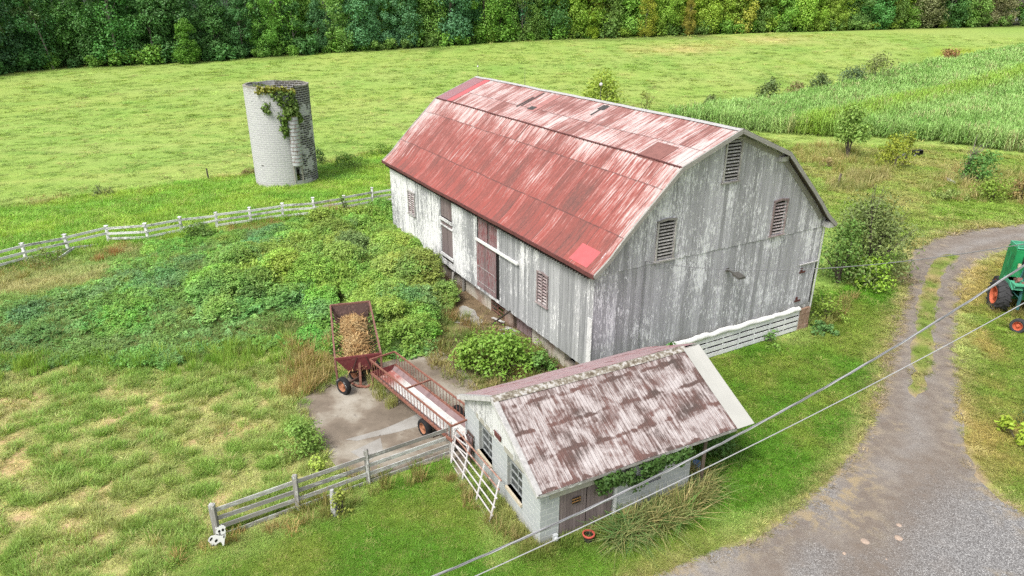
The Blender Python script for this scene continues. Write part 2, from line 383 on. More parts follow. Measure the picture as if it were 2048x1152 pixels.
k = NT('green_worn'); p = k.n('TexCoord').outputs['Object']; n = k.noise(k.sc(p, (3, 3, 1.2)), 1.4, 6, .65); M['green_worn'] = k.pbr(k.ramp(n, [(.36, (.02, .16, .06)), (.5, (.02, .27, .09)), (.66, (.06, .36, .15)), (.76, (.16, .20, .1))]), .55); simple('dark_green', (.01, .10, .03), .6); simple('grille', (.02, .022, .022), .7)
simple('lens_cream', (.6, .55, .38), .4)
simple('cable_grey', (.2, .2, .21), .5, 0, .2, 3); simple('cable_pale', (.36, .36, .37), .4, 0, .1, 3); simple('cable_black', (.03, .03, .032), .6)
simple('bucket_black', (.03, .028, .028), .6); simple('bucket_red', (.5, .10, .07), .5); simple('blue_plastic', (.12, .22, .40), .5)
simple('cow_white', (.72, .72, .72), .6, 0, .04); simple('sign_black', (.01, .01, .01), .6); simple('sign_orange', (.62, .32, .12), .6, 0, .15, 30)
simple('yellow_box', (.30, .26, .10), .6, 0, .3, 6); simple('white_metal', (.5, .52, .53), .5, 0, .1)
simple('stone', (.26, .25, .23), .9, 0, .35, 6, .2, .5)
simple('stone_pink', (.44, .34, .27), .9, 0, .25, 9, .2, .4); simple('glass_ball', (.7, .7, .68), .2, 0, .02)
simple('house_wall', (.5, .5, .5), .8); simple('house_roof', (.14, .09, .1), .8)
k = NT('chute_white'); n = k.noise(k.sc(k.n('TexCoord').outputs['Object'], (1, 1, .4)), 6, 5); M['chute_white'] = k.pbr(k.ramp(n, [(.34, (.25, .2, .17)), (.46, (.46, .475, .485)), (.7, (.55, .57, .58))]), .6)
k = NT('bark'); p = k.n('TexCoord').outputs['Object']; n = k.noise(k.sc(p, (8, 8, 1.5)), 1, 5, .65); M['bark'] = k.pbr(k.ramp(n, [(.3, (.045, .036, .028)), (.7, (.20, .17, .14))]), .95, 0, k.bump(n, .6, .03), .1)
k = NT('pale_bark'); p = k.n('TexCoord').outputs['Object']; n = k.noise(k.sc(p, (8, 8, 1.5)), 1, 5, .65); M['pale_bark'] = k.pbr(k.ramp(n, [(.3, (.12, .1, .085)), (.7, (.30, .27, .235))]), .95, 0, None, .1)

# concrete slab
k = NT('concrete'); p = k.pos(); n = k.noise(p, .55, 5, .6); n2 = k.noise(p, 3.5, 5, .65); n3 = k.noise(p, 40, 4, .7)
c = k.ramp(n, [(.36, (.165, .132, .098)), (.49, (.24, .195, .148)), (.56, (.34, .30, .24)), (.68, (.45, .415, .35))])
c = k.mix(k.mr(n2, .58, .72, 0, .6), c, (.09, .07, .058)); c = k.mix(k.mul(n3, .35), c, (.15, .13, .11))
M['concrete'] = k.pbr(c, .85, 0, k.bump(k.add(k.mul(n2, .6), n3), .25, .01), .25)
k = NT('concrete_pale'); p = k.pos(); n = k.noise(p, 1.1, 5, .6); n3 = k.noise(p, 30, 4, .7)
M['concrete_pale'] = k.pbr(k.mix(k.mul(n3, .5), k.ramp(n, [(.3, (.26, .24, .21)), (.6, (.42, .41, .385))]), (.25, .23, .2)), .9, 0, k.bump(n3, .3, .01), .15)
simple('crack', (.06, .05, .045), .9)
# mud / litter
k = NT('litter'); p = k.pos(); n = k.noise(p, 1.6, 5, .65); n3 = k.noise(k.sc(p, (24, 9, 1)), 1, 5, .7)
M['litter'] = k.pbr(k.mix(k.mr(n3, .4, .65), k.ramp(n, [(.3, (.05, .04, .03)), (.55, (.13, .095, .065)), (.75, (.25, .2, .14))]), (.28, .20, .11)), .95, 0, k.bump(n3, .8, .03), .1)
simple('wet_stone', (.045, .042, .042), .45, 0, .35, 4, .4)

# gravel drive
k = NT('gravel'); p = k.pos(); pa = k.attr('track'); grv = k.attr('loose')
sp = k.vor(p, 36, 'F1', 'Color'); spv = k.sep(sp)[0]; d17 = k.vor(p, 36); big = k.noise(p, .45, 4, .6); mid = k.noise(p, 2.2, 5, .6); fin = k.noise(p, 26, 4, .75)
loose = k.ramp(spv, [(.0, (.15, .142, .138)), (.35, (.265, .258, .252)), (.7, (.37, .362, .355)), (.93, (.48, .475, .465)), (1., (.64, .63, .61))])
loose = k.mix(k.mr(d17, .35, .6, 0, .6), loose, (.08, .075, .075))
packed = k.mix(k.mr(mid, .3, .7), (.228, .206, .184), (.295, .276, .256)); packed = k.mix(k.mr(fin, .3, .72, .0, .75), packed, (.32, .30, .285)); packed = k.mix(k.mul(k.mr(spv, .72, .95), .45), packed, (.40, .39, .38)); packed = k.mix(k.mul(k.mr(spv, .22, .0), .5), packed, (.10, .085, .08))
c = k.mix(k.mr(k.add(grv, k.mul(k.math('SUBTRACT', mid, .5), .9), k.mul(k.math('SUBTRACT', big, .5), .7)), .38, .62), packed, loose)
c = k.mix(k.mul(pa, k.mr(k.add(mid, k.mul(fin, .5)), .45, .95, 1, .45)), c, (.185, .145, .112)); c = k.mix(k.mr(big, .58, .72, 0, .3), c, (.22, .18, .15))
c = k.mix(k.mul(k.attr('dry'), k.mr(k.add(mid, k.mul(fin, .4)), .66, .8)), c, (.34, .27, .17))
M['gravel'] = k.pbr(c, .92, 0, k.bump(k.add(k.mul(d17, 1.2), k.mul(fin, .5)), .5, .02), .15)

# ground under the grass, tinted by a survey of what grows where
k = NT('ground'); c0 = k.attr('Col', 'Color'); p = k.pos()
n1 = k.noise(p, 9, 5, .7); n2 = k.noise(p, 1.3, 5, .6); n3 = k.noise(k.sc(p, (.35, 2.6, 1)), 1, 5, .65); n4 = k.noise(k.sc(p, (.03, .06, .1)), 1, 4, .55)
c = k.mix(1, c0, k.mr(n1, .25, .75, .74, 1.24), 'MULTIPLY'); c = k.mix(1, c, k.mr(n2, .25, .75, .84, 1.16), 'MULTIPLY'); c = k.mix(1, c, k.mr(n3, .25, .75, .92, 1.08), 'MULTIPLY')
c = k.mix(k.mr(n4, .42, .62, 0, .22), c, k.mix(1, c, (1.25, 1.02, .8, 1), 'MULTIPLY'))
M['ground'] = k.pbr(c, .95, 0, k.bump(k.add(n1, n2), .6, .08), .1, 1)

def leafmat(name, inst, trans=.3, dark=.65, spec=.25):
    k = NT(name)
    t = k.attr('tint', 'Color', 'INSTANCER') if inst else k.n('ObjectInfo').outputs['Color']
    lv = k.attr('rnd'); c = k.mix(1, t, k.mr(lv, 0, 1, dark * LEAFK, 1.42 * LEAFK), 'MULTIPLY')
    c = k.hsv(c, k.mr(lv, 0, 1, .488, .512), 1, 1)
    M[name] = k.leaf(c, trans, .55, spec)
leafmat('leaf_inst', True, .3); leafmat('leaf_obj', False, .28, .8); leafmat('grass_inst', True, .35, .72)
leafmat('corn_inst', True, .25, .66, .32)
simple('straw', (.40, .27, .11), .85, 0, .35, 14)
# ------------------------------------------------------------------ survey of the ground (outlines turned into metres)
DRIVE = G([(1310, 1152), (1420, 1107), (1520, 1078), (1600, 1012), (1660, 962), (1710, 908), (1735, 850), (1752, 790), (1775, 710), (1799, 620), (1812, 560), (1822, 505), (1850, 486), (1880, 474), (1930, 460), (2048, 449), (2500, 440), (2500, 470), (2048, 492), (1990, 505), (1950, 527), (1925, 560), (1915, 610), (1911, 680), (1917, 740), (1921, 800), (1924, 850), (1928, 885), (1950, 932), (1985, 985), (2048, 1030), (2500, 1330), (1900, 1500), (1000, 1500), (1150, 1250)])
MEDIAN = G([(1900, 508), (1872, 514), (1856, 534), (1843, 580), (1832, 640), (1822, 720), (1816, 785), (1835, 798), (1850, 785), (1863, 720), (1873, 640), (1877, 580), (1892, 535), (1925, 512)])
SLAB = G([(585, 810), (640, 776), (690, 750), (740, 735), (800, 715), (880, 700), (930, 745), (965, 790)]) + [(-1.6, 18.6), (-2.2, 20.3)] + G([(740, 957), (690, 952), (640, 897)])
LUSH = G([(-400, 470), (0, 414), (205, 389), (415, 361), (500, 348), (640, 328), (780, 298), (900, 290), (800, 402), (742, 415), (628, 437), (434, 467), (219, 512), (0, 540), (-400, 620)])
PAST = G([(-500, 800), (0, 742), (200, 727), (430, 737), (560, 707), (670, 740), (590, 812), (665, 930), (590, 1012), (437, 1078), (380, 1112), (300, 1180), (0, 1500), (-700, 1500)])
BAND = G([(-300, 625), (0, 537), (219, 510), (434, 467), (628, 437), (742, 415), (790, 420), (790, 440), (560, 472), (330, 487), (200, 566), (0, 640), (-300, 720)])
WEEDS = G([(0, 640), (60, 610), (190, 585), (230, 540), (330, 490), (440, 470), (560, 462), (680, 440), (785, 425), (800, 470), (850, 520), (890, 575), (905, 640), (870, 700), (760, 725), (700, 600), (655, 610), (640, 720), (560, 700), (430, 728), (200, 718), (0, 740), (-250, 800), (-250, 690)])
LAWNL = G([(250, 1300), (380, 1120), (440, 1088), (600, 1040), (740, 985), (900, 925), (1000, 1010), (1080, 1105), (1220, 1010), (1400, 925), (1480, 850), (1400, 725), (1590, 670), (1650, 600), (1720, 560), (1800, 500), (1830, 600), (1780, 800), (1600, 1010), (1300, 1152), (900, 1400)])
LAWNR = G([(1925, 560), (1990, 505), (2500, 440), (2500, 1300), (2048, 1030), (1928, 885), (1911, 680)])
BACKR = G([(1400, 250), (1600, 290), (1850, 292), (2048, 312), (2500, 320), (2500, 450), (2048, 447), (1870, 475), (1820, 500), (1760, 480), (1650, 450), (1590, 320)])
CORN = G([(1330, 243), (1500, 222), (1640, 197), (1800, 152), (1900, 131), (2048, 101), (2300, 60), (2500, 70), (2600, 330), (2048, 307), (1860, 283), (1700, 277), (1600, 272), (1480, 262)])
DIRT = G([(1260, 100), (1330, 97), (1420, 86), (1500, 78), (1640, 68), (1700, 72), (1520, 88), (1400, 104), (1300, 110)])
BRIGHT = G([(1880, 104), (1960, 100), (2030, 98), (2020, 110), (1930, 116), (1880, 112)])
LITTER = G([(858, 520), (900, 545), (950, 590), (1010, 640), (1090, 700), (1140, 735), (1090, 740), (1030, 690), (960, 650), (900, 640), (870, 600)])
YARD = G([(860, 700), (905, 665), (960, 640), (1160, 738), (1065, 795), (960, 800), (900, 770)])
BARN_O, BARN_YAW, BL, BW_ = V(3.169, 24.692, 0), .51461, 22.525, 13.166
BU = V(math.cos(BARN_YAW), math.sin(BARN_YAW), 0); BV = V(-math.sin(BARN_YAW), math.cos(BARN_YAW), 0)
def BP(u, v, z): return BARN_O + BU * u + BV * v + V(0, 0, z)
SH_O, SH_YAW = V(.829, 15.972, 0), 1.098
SU = V(-math.cos(SH_YAW), math.sin(SH_YAW), 0); SV = V(math.sin(SH_YAW), math.cos(SH_YAW), 0)
def SP(u, v, z): return SH_O + SU * u + SV * v + V(0, 0, z)
BARNF = [tuple(BP(u, v, 0)[:2]) for u, v in ((.6, .05), (13.1, .05), (13.1, 22.4), (.6, 22.4))]
SHEDF = [tuple(SP(u, v, 0)[:2]) for u, v in ((0, 0), (5.4, 0), (5.4, 5.5), (0, 5.5))]
SILO_C, SILO_R, SILO_H = V(-20.1, 60.97, 0), 2.67, 8.45
OLDLINE = G([(-200, 440), (0, 414), (205, 389), (415, 361), (500, 348), (640, 328), (780, 300)])

WB = [(-700, 220), (-260, 182), (-120, 166), (0, 149), (120, 136), (240, 132), (347, 127), (520, 116), (700, 104), (863, 94), (995, 84), (1108, 79), (1221, 75), (1350, 71), (1500, 66), (1662, 62), (1790, 58), (1871, 56), (1960, 54), (2048, 52), (2140, 50), (2260, 48), (2600, 42)]
_wb = np.array([at(a, b)[:2] for a, b in WB]); WANG = np.arctan2(_wb[:, 0], _wb[:, 1]); WDIST = np.hypot(_wb[:, 0], _wb[:, 1])
def mixc(a, b, t): t = np.clip(t, 0, 1)[..., None]; return np.asarray(a) * (1 - t) + np.asarray(b) * t
def soft(x, y, poly, w):
    d = dseg(x, y, poly, True); i = inpoly(x, y, poly); return sm(.5 + np.where(i, d, -d) / (2 * w))
FIELD_A, FIELD_B = (.198, .296, .064), (.248, .316, .084)
def tint(x, y):
    x = np.asarray(x, float); y = np.asarray(y, float)
    n1 = fbm(x / 2.2, y / 2.2); n2 = fbm(x / 9 + 40, y / 9); n3 = fbm(x / .8 + 9, y / .8 + 3, 3)
    sx = x + (fbm(x / 3.5 + 70, y / 3.5) - .5) * 4.5; sy = y + (fbm(x / 3.5, y / 3.5 + 90) - .5) * 4.5
    ang = .35; mow = fbm((x * math.cos(ang) + y * math.sin(ang)) / 22, (-x * math.sin(ang) + y * math.cos(ang)) / 1.6, 4)
    c = mixc(FIELD_A, FIELD_B, (mow - .5) * 1.7 + (n2 - .5) * 1.6 + .5)
    c = mixc(c, (.14, .25, .045), sm((fbm(x / 6 + 31, y / 2.6 + 7) - .62) * 9) * .6)
    c = mixc(c, (.40, .33, .14), soft(sx, sy, DIRT, 5) * (.35 + .65 * n1) * .95)
    c = mixc(c, (.27, .33, .02), soft(sx, sy, BRIGHT, 3) * .8)
    c = mixc(c, mixc((.185, .285, .045), (.27, .27, .085), (n1 - .5) * 3 + .45), soft(sx, sy, BACKR, 2))
    lush = mixc((.165, .32, .045), (.25, .37, .055), (n1 - .5) * 3.2 + .5)
    c = mixc(c, lush, soft(sx, sy, LUSH, .7))
    c = mixc(c, (.26, .17, .09), np.exp(-(dseg(sx, sy, OLDLINE) / .5) ** 2) * sm((n1 - .42) * 8) * .6)
    c = mixc(c, mixc((.17, .27, .065), (.28, .27, .11), (n1 - .5) * 3.0 + .30), soft(sx, sy, BAND, 1))
    past = mixc((.19, .27, .055), (.42, .36, .175), (n1 - .5) * 3.4 + (n3 - .5) * 1.6 + .52)
    past = mixc(past, (.44, .30, .18), sm((n3 + n1 * .7 - .93) * 8) * .85)
    c = mixc(c, past, soft(sx, sy, PAST, .8))
    c = mixc(c, mixc((.10, .17, .04), (.16, .19, .06), n1), soft(sx, sy, WEEDS, .8))
    c = mixc(c, mixc((.09, .10, .04), (.17, .13, .075), n1), soft(sx, sy, YARD, .5))
    lawn = mixc((.085, .195, .016), (.165, .225, .035), (n1 - .5) * 3.2 + (n2 - .5) * 1.6 + .36)
    c = mixc(c, lawn, soft(sx, sy, LAWNL, .5))
    c = mixc(c, mixc((.145, .215, .032), (.29, .235, .07), (n1 - .5) * 3.4 + (n2 - .5) * 2 + .48), soft(sx, sy, LAWNR, .5))
    dd = dseg(x, y, DRIVE, True); edge = np.exp(-(np.maximum(dd - .1, 0) / (.22 + .5 * n1)) ** 2)
    med = inpoly(x, y, MEDIAN)
    c = mixc(c, (.34, .275, .13), edge * .75 * np.clip(n3 * 1.5, 0, 1))
    c = np.where((inpoly(x, y, DRIVE) & ~med)[..., None], mixc((.20, .165, .115), (.30, .24, .15), n3), c)
    c = np.where(med[..., None], mixc((.13, .18, .035), (.27, .22, .10), (n3 - .5) * 3 + .4), c)
    c = mixc(c, (.12, .085, .05), soft(sx, sy, LITTER, .8) * .9)
    c = mixc(c, (.27, .19, .10), np.exp(-(np.maximum(dseg(x, y, SHEDF, True), 0) / .5) ** 2) * .7 * n3)
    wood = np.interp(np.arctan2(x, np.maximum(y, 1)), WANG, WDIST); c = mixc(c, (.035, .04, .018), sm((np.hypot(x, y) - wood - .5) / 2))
    return np.clip(c, 0, 1)

# ground: one sheet, fine near the buildings and coarse towards the horizon
def axis(a0, a1, d, far0, far1, g=1.22):
    m = list(np.arange(a0, a1 + 1e-6, d)); s = d; L = []
    p = a0
    while p > far0: s = min(s * g, 60); p -= s; L.append(p)
    s = d; p = a1; Rr = []
    while p < far1: s = min(s * g, 60); p += s; Rr.append(p)
    return np.array(L[::-1] + m + Rr)
gx = axis(-44, 62, .42, -1200, 1200); gy = axis(5, 92, .42, -250, 1600)
X, Y = np.meshgrid(gx, gy); Z = H(X, Y)
Z = Z - .0 * X
nx, ny = len(gx), len(gy)
idx = np.arange(nx * ny).reshape(ny, nx)
faces = np.stack([idx[:-1, :-1], idx[:-1, 1:], idx[1:, 1:], idx[1:, :-1]], -1).reshape(-1, 4)
me = bpy.data.meshes.new('ground')
me.from_pydata(np.stack([X, Y, Z], -1).reshape(-1, 3).tolist(), [], faces.tolist())
ca = me.color_attributes.new('Col', 'FLOAT_COLOR', 'POINT')
tc = tint(X.ravel(), Y.ravel()); ca.data.foreach_set('color', np.concatenate([tc, np.ones((len(tc), 1))], 1).astype(np.float32).ravel())
me.materials.append(M['ground']); me.polygons.foreach_set('use_smooth', [True] * len(me.polygons))
ground = bpy.data.objects.new('ground', me); COL.objects.link(ground); ground['kind'] = 'structure'

def sheet(name, rings, z, mat, step=.35, rough=.25, attrs=None, seed=0):
    pts = []; edges = []
    R2 = []
    for ring in rings:
        q = []
        for a, b in zip(ring, ring[1:] + ring[:1]):
            L = math.hypot(b[0] - a[0], b[1] - a[1]); n = max(1, int(L / step))
            for i in range(n): q.append((a[0] + (b[0] - a[0]) * i / n, a[1] + (b[1] - a[1]) * i / n))
        q = np.array(q)
        if rough: q = q + np.stack([fbm(q[:, 0] * 1.3 + seed, q[:, 1] * 1.3) - .5, fbm(q[:, 0] * 1.3, q[:, 1] * 1.3 + 50 + seed) - .5], -1) * rough * 2.2
        R2.append([tuple(k) for k in q]); b0 = len(pts); pts += R2[-1]; n = len(q); edges += [(b0 + i, b0 + (i + 1) % n) for i in range(n)]
    if attrs:        # inner points so that attributes can vary
        P = np.array(R2[0]); x0, y0 = P.min(0); x1, y1 = P.max(0)
        gx_, gy_ = np.meshgrid(np.arange(x0, x1, .6), np.arange(y0, y1, .6)); gx_ = gx_.ravel() + RNG.uniform(-.15, .15, gx_.size); gy_ = gy_.ravel() + RNG.uniform(-.15, .15, gy_.size)
        ok = inpoly(gx_, gy_, R2[0]) & (dseg(gx_, gy_, R2[0], True) > .3)
        for h in R2[1:]: ok &= ~inpoly(gx_, gy_, h) & (dseg(gx_, gy_, h, True) > .3)
        ok &= np.hypot(gx_, gy_) < 75
        pts += list(zip(gx_[ok], gy_[ok]))
    vs, es, fs, *_ = delaunay_2d_cdt([Vector(p) for p in pts], edges, [], 0, 1e-5)
    A = np.array([(v.x, v.y) for v in vs]); T = np.array([f for f in fs if len(f) == 3])
    cx = A[T].mean(1); ok = inpoly(cx[:, 0], cx[:, 1], R2[0])
    for h in R2[1:]: ok &= ~inpoly(cx[:, 0], cx[:, 1], h)
    T = T[ok]
    a, b, c = A[T[:, 0]], A[T[:, 1]], A[T[:, 2]]; fl = ((b - a)[:, 0] * (c - a)[:, 1] - (b - a)[:, 1] * (c - a)[:, 0]) < 0; T[fl] = T[fl][:, ::-1]
    me = bpy.data.meshes.new(name); me.from_pydata([(p[0], p[1], float(H(p[0], p[1])) + z) for p in A], [], T.tolist())
    for k, fn in (attrs or {}).items():
        at_ = me.attributes.new(k, 'FLOAT', 'POINT'); at_.data.foreach_set('value', np.asarray(fn(A[:, 0], A[:, 1]), np.float32))
    me.materials.append(mat); o = bpy.data.objects.new(name, me); COL.objects.link(o); o['kind'] = 'structure'
    return o
LOOSE = G([(1420, 1100), (1520, 1075), (1600, 1015), (1650, 985), (1670, 960), (1660, 1010), (1620, 1060), (1560, 1110), (1700, 1040), (1800, 960), (1870, 900), (1895, 860), (1900, 740), (1910, 640), (1915, 700), (1920, 800), (1930, 890), (1990, 985), (2048, 1030), (2400, 1300), (2200, 1400), (1500, 1400), (1650, 1152), (1500, 1120)])
LOOSE2 = G([(1900, 650), (1915, 640), (1917, 740), (1922, 800), (1905, 800)]); TRACKS = G([(1690, 1152), (1760, 1030), (1850, 940), (1880, 880), (1850, 810), (1790, 800), (1760, 830), (1800, 870), (1790, 930), (1720, 1010), (1640, 1100)])
TRK = [G(q) for q in ([(2048, 462), (1930, 475), (1860, 500), (1835, 540), (1815, 620), (1790, 740), (1775, 830), (1765, 870), (1770, 900)], [(2048, 480), (1960, 500), (1915, 535), (1895, 600), (1885, 700), (1880, 780), (1862, 830), (1880, 880), (1895, 910)], [(1895, 905), (1870, 950), (1810, 1000), (1760, 1050), (1740, 1100), (1735, 1180)], [(1765, 870), (1720, 930), (1740, 1000), (1745, 1060)], [(1500, 1200), (1540, 1110), (1580, 1070), (1600, 1045)])]
TRW = [.75, .8, 1.0, .7, .8]
DRYSPOT = G([(1712, 955), (1700, 985), (1690, 1015), (1710, 1035)])
def trackf(x, y):
    x2 = x + (fbm(x / 1.2, y / 1.2 + 40) - .5) * 1.2; y2 = y + (fbm(x / 1.2 + 60, y / 1.2) - .5) * 1.2
    return np.clip(np.max([np.exp(-(dseg(x2, y2, q) / w) ** 2) for q, w in zip(TRK, TRW)], 0) * 1.1, 0, 1)
def loosef(x, y): return np.clip(soft(x, y, LOOSE, .9) * .9 + soft(x, y, LOOSE2, .3) - soft(x, y, TRACKS, .7) * .5 - trackf(x, y) * .38 + sm((22.5 - y) / 5) * .28, 0, 1)
sheet('driveway', [DRIVE, MEDIAN], .006, M['gravel'], .3, .28, {'loose': loosef, 'track': trackf, 'dry': lambda x, y: np.clip(np.exp(-dseg(x, y, DRIVE, True) / .45) + np.exp(-(dseg(x, y, DRYSPOT) / .8) ** 2) + .8 * (fbm(x / 1.3, y / 1.3) > .74), 0, 1)})
sheet('concrete_pad', [SLAB], .03, M['concrete'], .5, .12)
def strip(name, px, w, z, mat):
    P = [at(*p) for p in px]; mb = MB()
    for a, b in zip(P[:-1], P[1:]):
        d = nrm(b - a); n = V(-d[1], d[0], 0) * w / 2; a = a - d * w * .3
        zz = V(0, 0, z); mb.face([a - n + zz, b - n + zz, b + n + zz, a + n + zz])
    o = mb.build(name, mat); o['kind'] = 'structure'; return o
strip('concrete_joint', [(672, 840), (700, 833), (760, 815), (800, 805)], .10, .036, M['concrete_pale'])
sheet('concrete_patch', [G([(690, 884), (730, 872), (790, 850), (835, 828), (858, 838), (845, 852), (800, 866), (760, 874), (715, 886)])], .034, M['concrete_pale'], .3, .1)
sheet('concrete_patch', [G([(700, 906), (762, 880), (764, 905), (735, 925)])], .034, M['concrete_pale'], .3, .08)
strip('concrete_crack', [(600, 918), (662, 897), (720, 884), (760, 872), (800, 866), (850, 853)], .035, .036, M['crack'])
strip('concrete_crack', [(764, 876), (769, 886), (765, 900), (766, 912)], .03, .036, M['crack'])
sheet('barnyard_paving', [G([(852, 562), (880, 556), (900, 575), (918, 590), (912, 602), (880, 604), (862, 598)])], .02, M['concrete_pale'], .25, .3, None, 3)
sheet('barnyard_paving', [G([(905, 628), (925, 612), (955, 622), (965, 640), (955, 655), (930, 650), (912, 648)])], .02, M['concrete_pale'], .25, .3, None, 8)
sheet('barnyard_litter', [G([(858, 515), (905, 545), (955, 590), (1015, 640), (1090, 700), (1135, 735), (1070, 728), (1010, 690), (960, 668), (915, 650), (880, 610), (866, 560)])], .012, M['litter'], .3, .35, None, 5)
# ------------------------------------------------------------------ barn
ZE, ZB, ZR, BK, ZK, OG, OE, ZT = 5.245, 1.116, 10.348, 3.594, 9.148, .409, .323, 5.473
barn = thing('barn', BARN_O, 'big weathered grey bank barn with a streaked red gambrel roof', 'barn')
SLOPE = (ZK - ZT) / (BK + OE)
def roofz(u):
    u = min(u, BW_ - u)
    return (ZK + (u - BK) * (ZR - ZK) / (BW_ / 2 - BK)) if u > BK else ZT + (u + OE) * SLOPE
def siding_wall(mb, P, L, zlo, zhi, bw, holes=(), out=None, th=.025, du=0):
    u = 0.0
    while u < L - 1e-6:
        w = min(bw * random.uniform(.86, 1.14), L - u)
        if L - u - w < .08: w = L - u
        a, b = u + .004, u + w - .004; c = (a + b) / 2; r = random.random()
        segs = [[zlo(c) + random.uniform(-.02, .02), None]]
        hs = sorted([h for h in holes if h[0] - .02 < c < h[1] + .02], key=lambda h: h[2])
        for h in hs: segs[-1][1] = h[2]; segs.append([h[3], None])
        off = out * random.uniform(.0, .012)
        for z0, z1 in segs:
            ta, tb = (z1, z1) if z1 is not None else (zhi(a), zhi(b))
            if max(ta, tb) - z0 < .04: continue
            f = [P(a, z0) + off, P(b, z0) + off, P(b, tb) + off, P(a, ta) + off]
            if np.dot(np.cross(f[1] - f[0], f[2] - f[0]), out) < 0: f = f[::-1]
            bk = [p - out * th for p in f]
            U = lambda p: (np.dot(p - P(0, 0), nrm(P(1, 0) - P(0, 0))), p[2])
            mb.face(f, [U(p) for p in f], r)
            for i in range(4):
                j = (i + 1) % 4; mb.face([f[j], f[i], bk[i], bk[j]], [U(f[j]), U(f[i]), U(bk[i]), U(bk[j])], r)
        u += w
# near-black core just behind the boards, painting interior shade into their gaps
core = MB()
prof = [(.03, ZB), (.03, ZE), (BK, ZK - .22), (BW_ / 2, ZR - .22), (BW_ - BK, ZK - .22), (BW_ - .03, ZE), (BW_ - .03, ZB)]
n_ = len(prof); A = [BP(u, .035, z) for u, z in prof]; B = [BP(u, BL - .035, z) for u, z in prof]
core.face(A); core.face(B[::-1])
for i in range(n_):
    j = (i + 1) % n_; core.face([A[j], A[i], B[i], B[j]])
core.build('frame', M['inside_dark'], barn)  # solid dark fill without separate timbers, interior shade put into its colour
gl = [(6.20, 6.98, 8.22, 9.88), (2.96, 3.80, 5.38, 7.0), (9.52, 10.27, 5.40, 6.92), (11.95, 13.03, 1.36, 3.56)]
mb = MB(); siding_wall(mb, lambda u, z: BP(u, 0, z), BW_, lambda u: ZB, lambda u: 5.30, .235, [h for h in gl if h[3] < 4], -BV)
mb.build('wall', M['gable_boards'], barn)
mb = MB(); siding_wall(mb, lambda u, z: BP(u, -.022, z), BW_, lambda u: 5.25, lambda u: roofz(u) - .10, .225, [h for h in gl if h[3] > 4], -BV)
mb.build('wall', M['gable_boards'], barn)
ll = [(18.42, 19.38, 2.86, 4.22), (13.02, 14.5, 1.42, 5.03), (7.86, 9.95, 3.90, 4.98), (7.80, 10.08, 1.27, 3.82), (3.32, 4.08, 2.68, 4.08)]
mb = MB(); siding_wall(mb, lambda v, z: BP(0, v, z), BL, lambda v: ZB - .02, lambda v: 5.20, .215, ll, -BU)
mb.build('wall', M['left_boards'], barn)
mb = MB(); siding_wall(mb, lambda u, z: BP(u, BL, z), BW_, lambda u: ZB, lambda u: roofz(u) - .10, .3, [], BV)
siding_wall(mb, lambda v, z: BP(BW_, v, z), BL, lambda v: .9, lambda v: 5.25, .3, [], BU)
mb.build('wall', M['far_boards'], barn)
# corner board, patched white below
mb = MB(); mb.box(BP(-.012, -.03, ZB - .04), BV * .30, -BU * .03, V(0, 0, 2.35)); mb.build('corner_board', M['white_boards'], barn)
mb = MB(); mb.box(BP(BW_ - .05, -.05, ZB), BU * .09, -BV * .02, V(0, 0, 4.2)); mb.build('corner_board', M['white_boards'], barn)
# forebay beam, basement wall
mb = MB(); mb.box(BP(.30, .1, ZB - .16), BV * (BL - .2), BU * .2, V(0, 0, .13)); mb.build('forebay_beam', M['brown_wood'], barn)
mb = MB()
segs = [(.1, 1.6), (2.45, 5.2), (7.0, 7.9), (9.35, 15.4), (16.6, 22.4)]
for a, b in segs: mb.box(BP(.40, a, -.2), BV * (b - a), BU * .35, V(0, 0, ZB + .1))
for a, b, z0 in ((1.6, 2.45, .75),): mb.box(BP(.40, a, -.2), BV * (b - a), BU * .35, V(0, 0, .5))
mb.box(BP(13.0, .2, -.3), BV * (BL - .4), -BU * .35, V(0, 0, ZB + .25)); mb.box(BP(.7, 22.35, -.3), BU * 12.2, -BV * .35, V(0, 0, ZB + .3))
mb.box(BP(.7, .12, -.3), BU * 11.6, BV * .3, V(0, 0, ZB + .3))
mb.build('foundation', M['foundation'], barn)
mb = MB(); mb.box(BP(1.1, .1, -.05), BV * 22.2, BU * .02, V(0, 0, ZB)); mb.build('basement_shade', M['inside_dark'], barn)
for a, b, mt in ((5.35, 6.75, 'red_boards_faded'), (15.45, 16.55, 'brown_wood')):
    mb = MB(); siding_wall(mb, lambda v, z: BP(.46, v + a, z), b - a, lambda v: .08, lambda v: ZB - .03, .2, [], -BU); mb.build('basement_door', M[mt], barn)
mb = MB()
for z in (.15, .38, .6, .82, 1.0): mb.bar(BP(.42, 7.95, z), BP(.42, 9.3, z), .035, .035)
for v in (7.97, 8.6, 9.28): mb.bar(BP(.40, v, .05), BP(.40, v, 1.05), .04, .03)
mb.build('basement_gate', M['rust_brown'], barn)
for v in (12.4, 17.6):
    mb = MB(); mb.bar(BP(.25, v, .0), BP(.3, v, ZB - .1), .12, .12); mb.build('forebay_post', M['grey_wood'], barn)

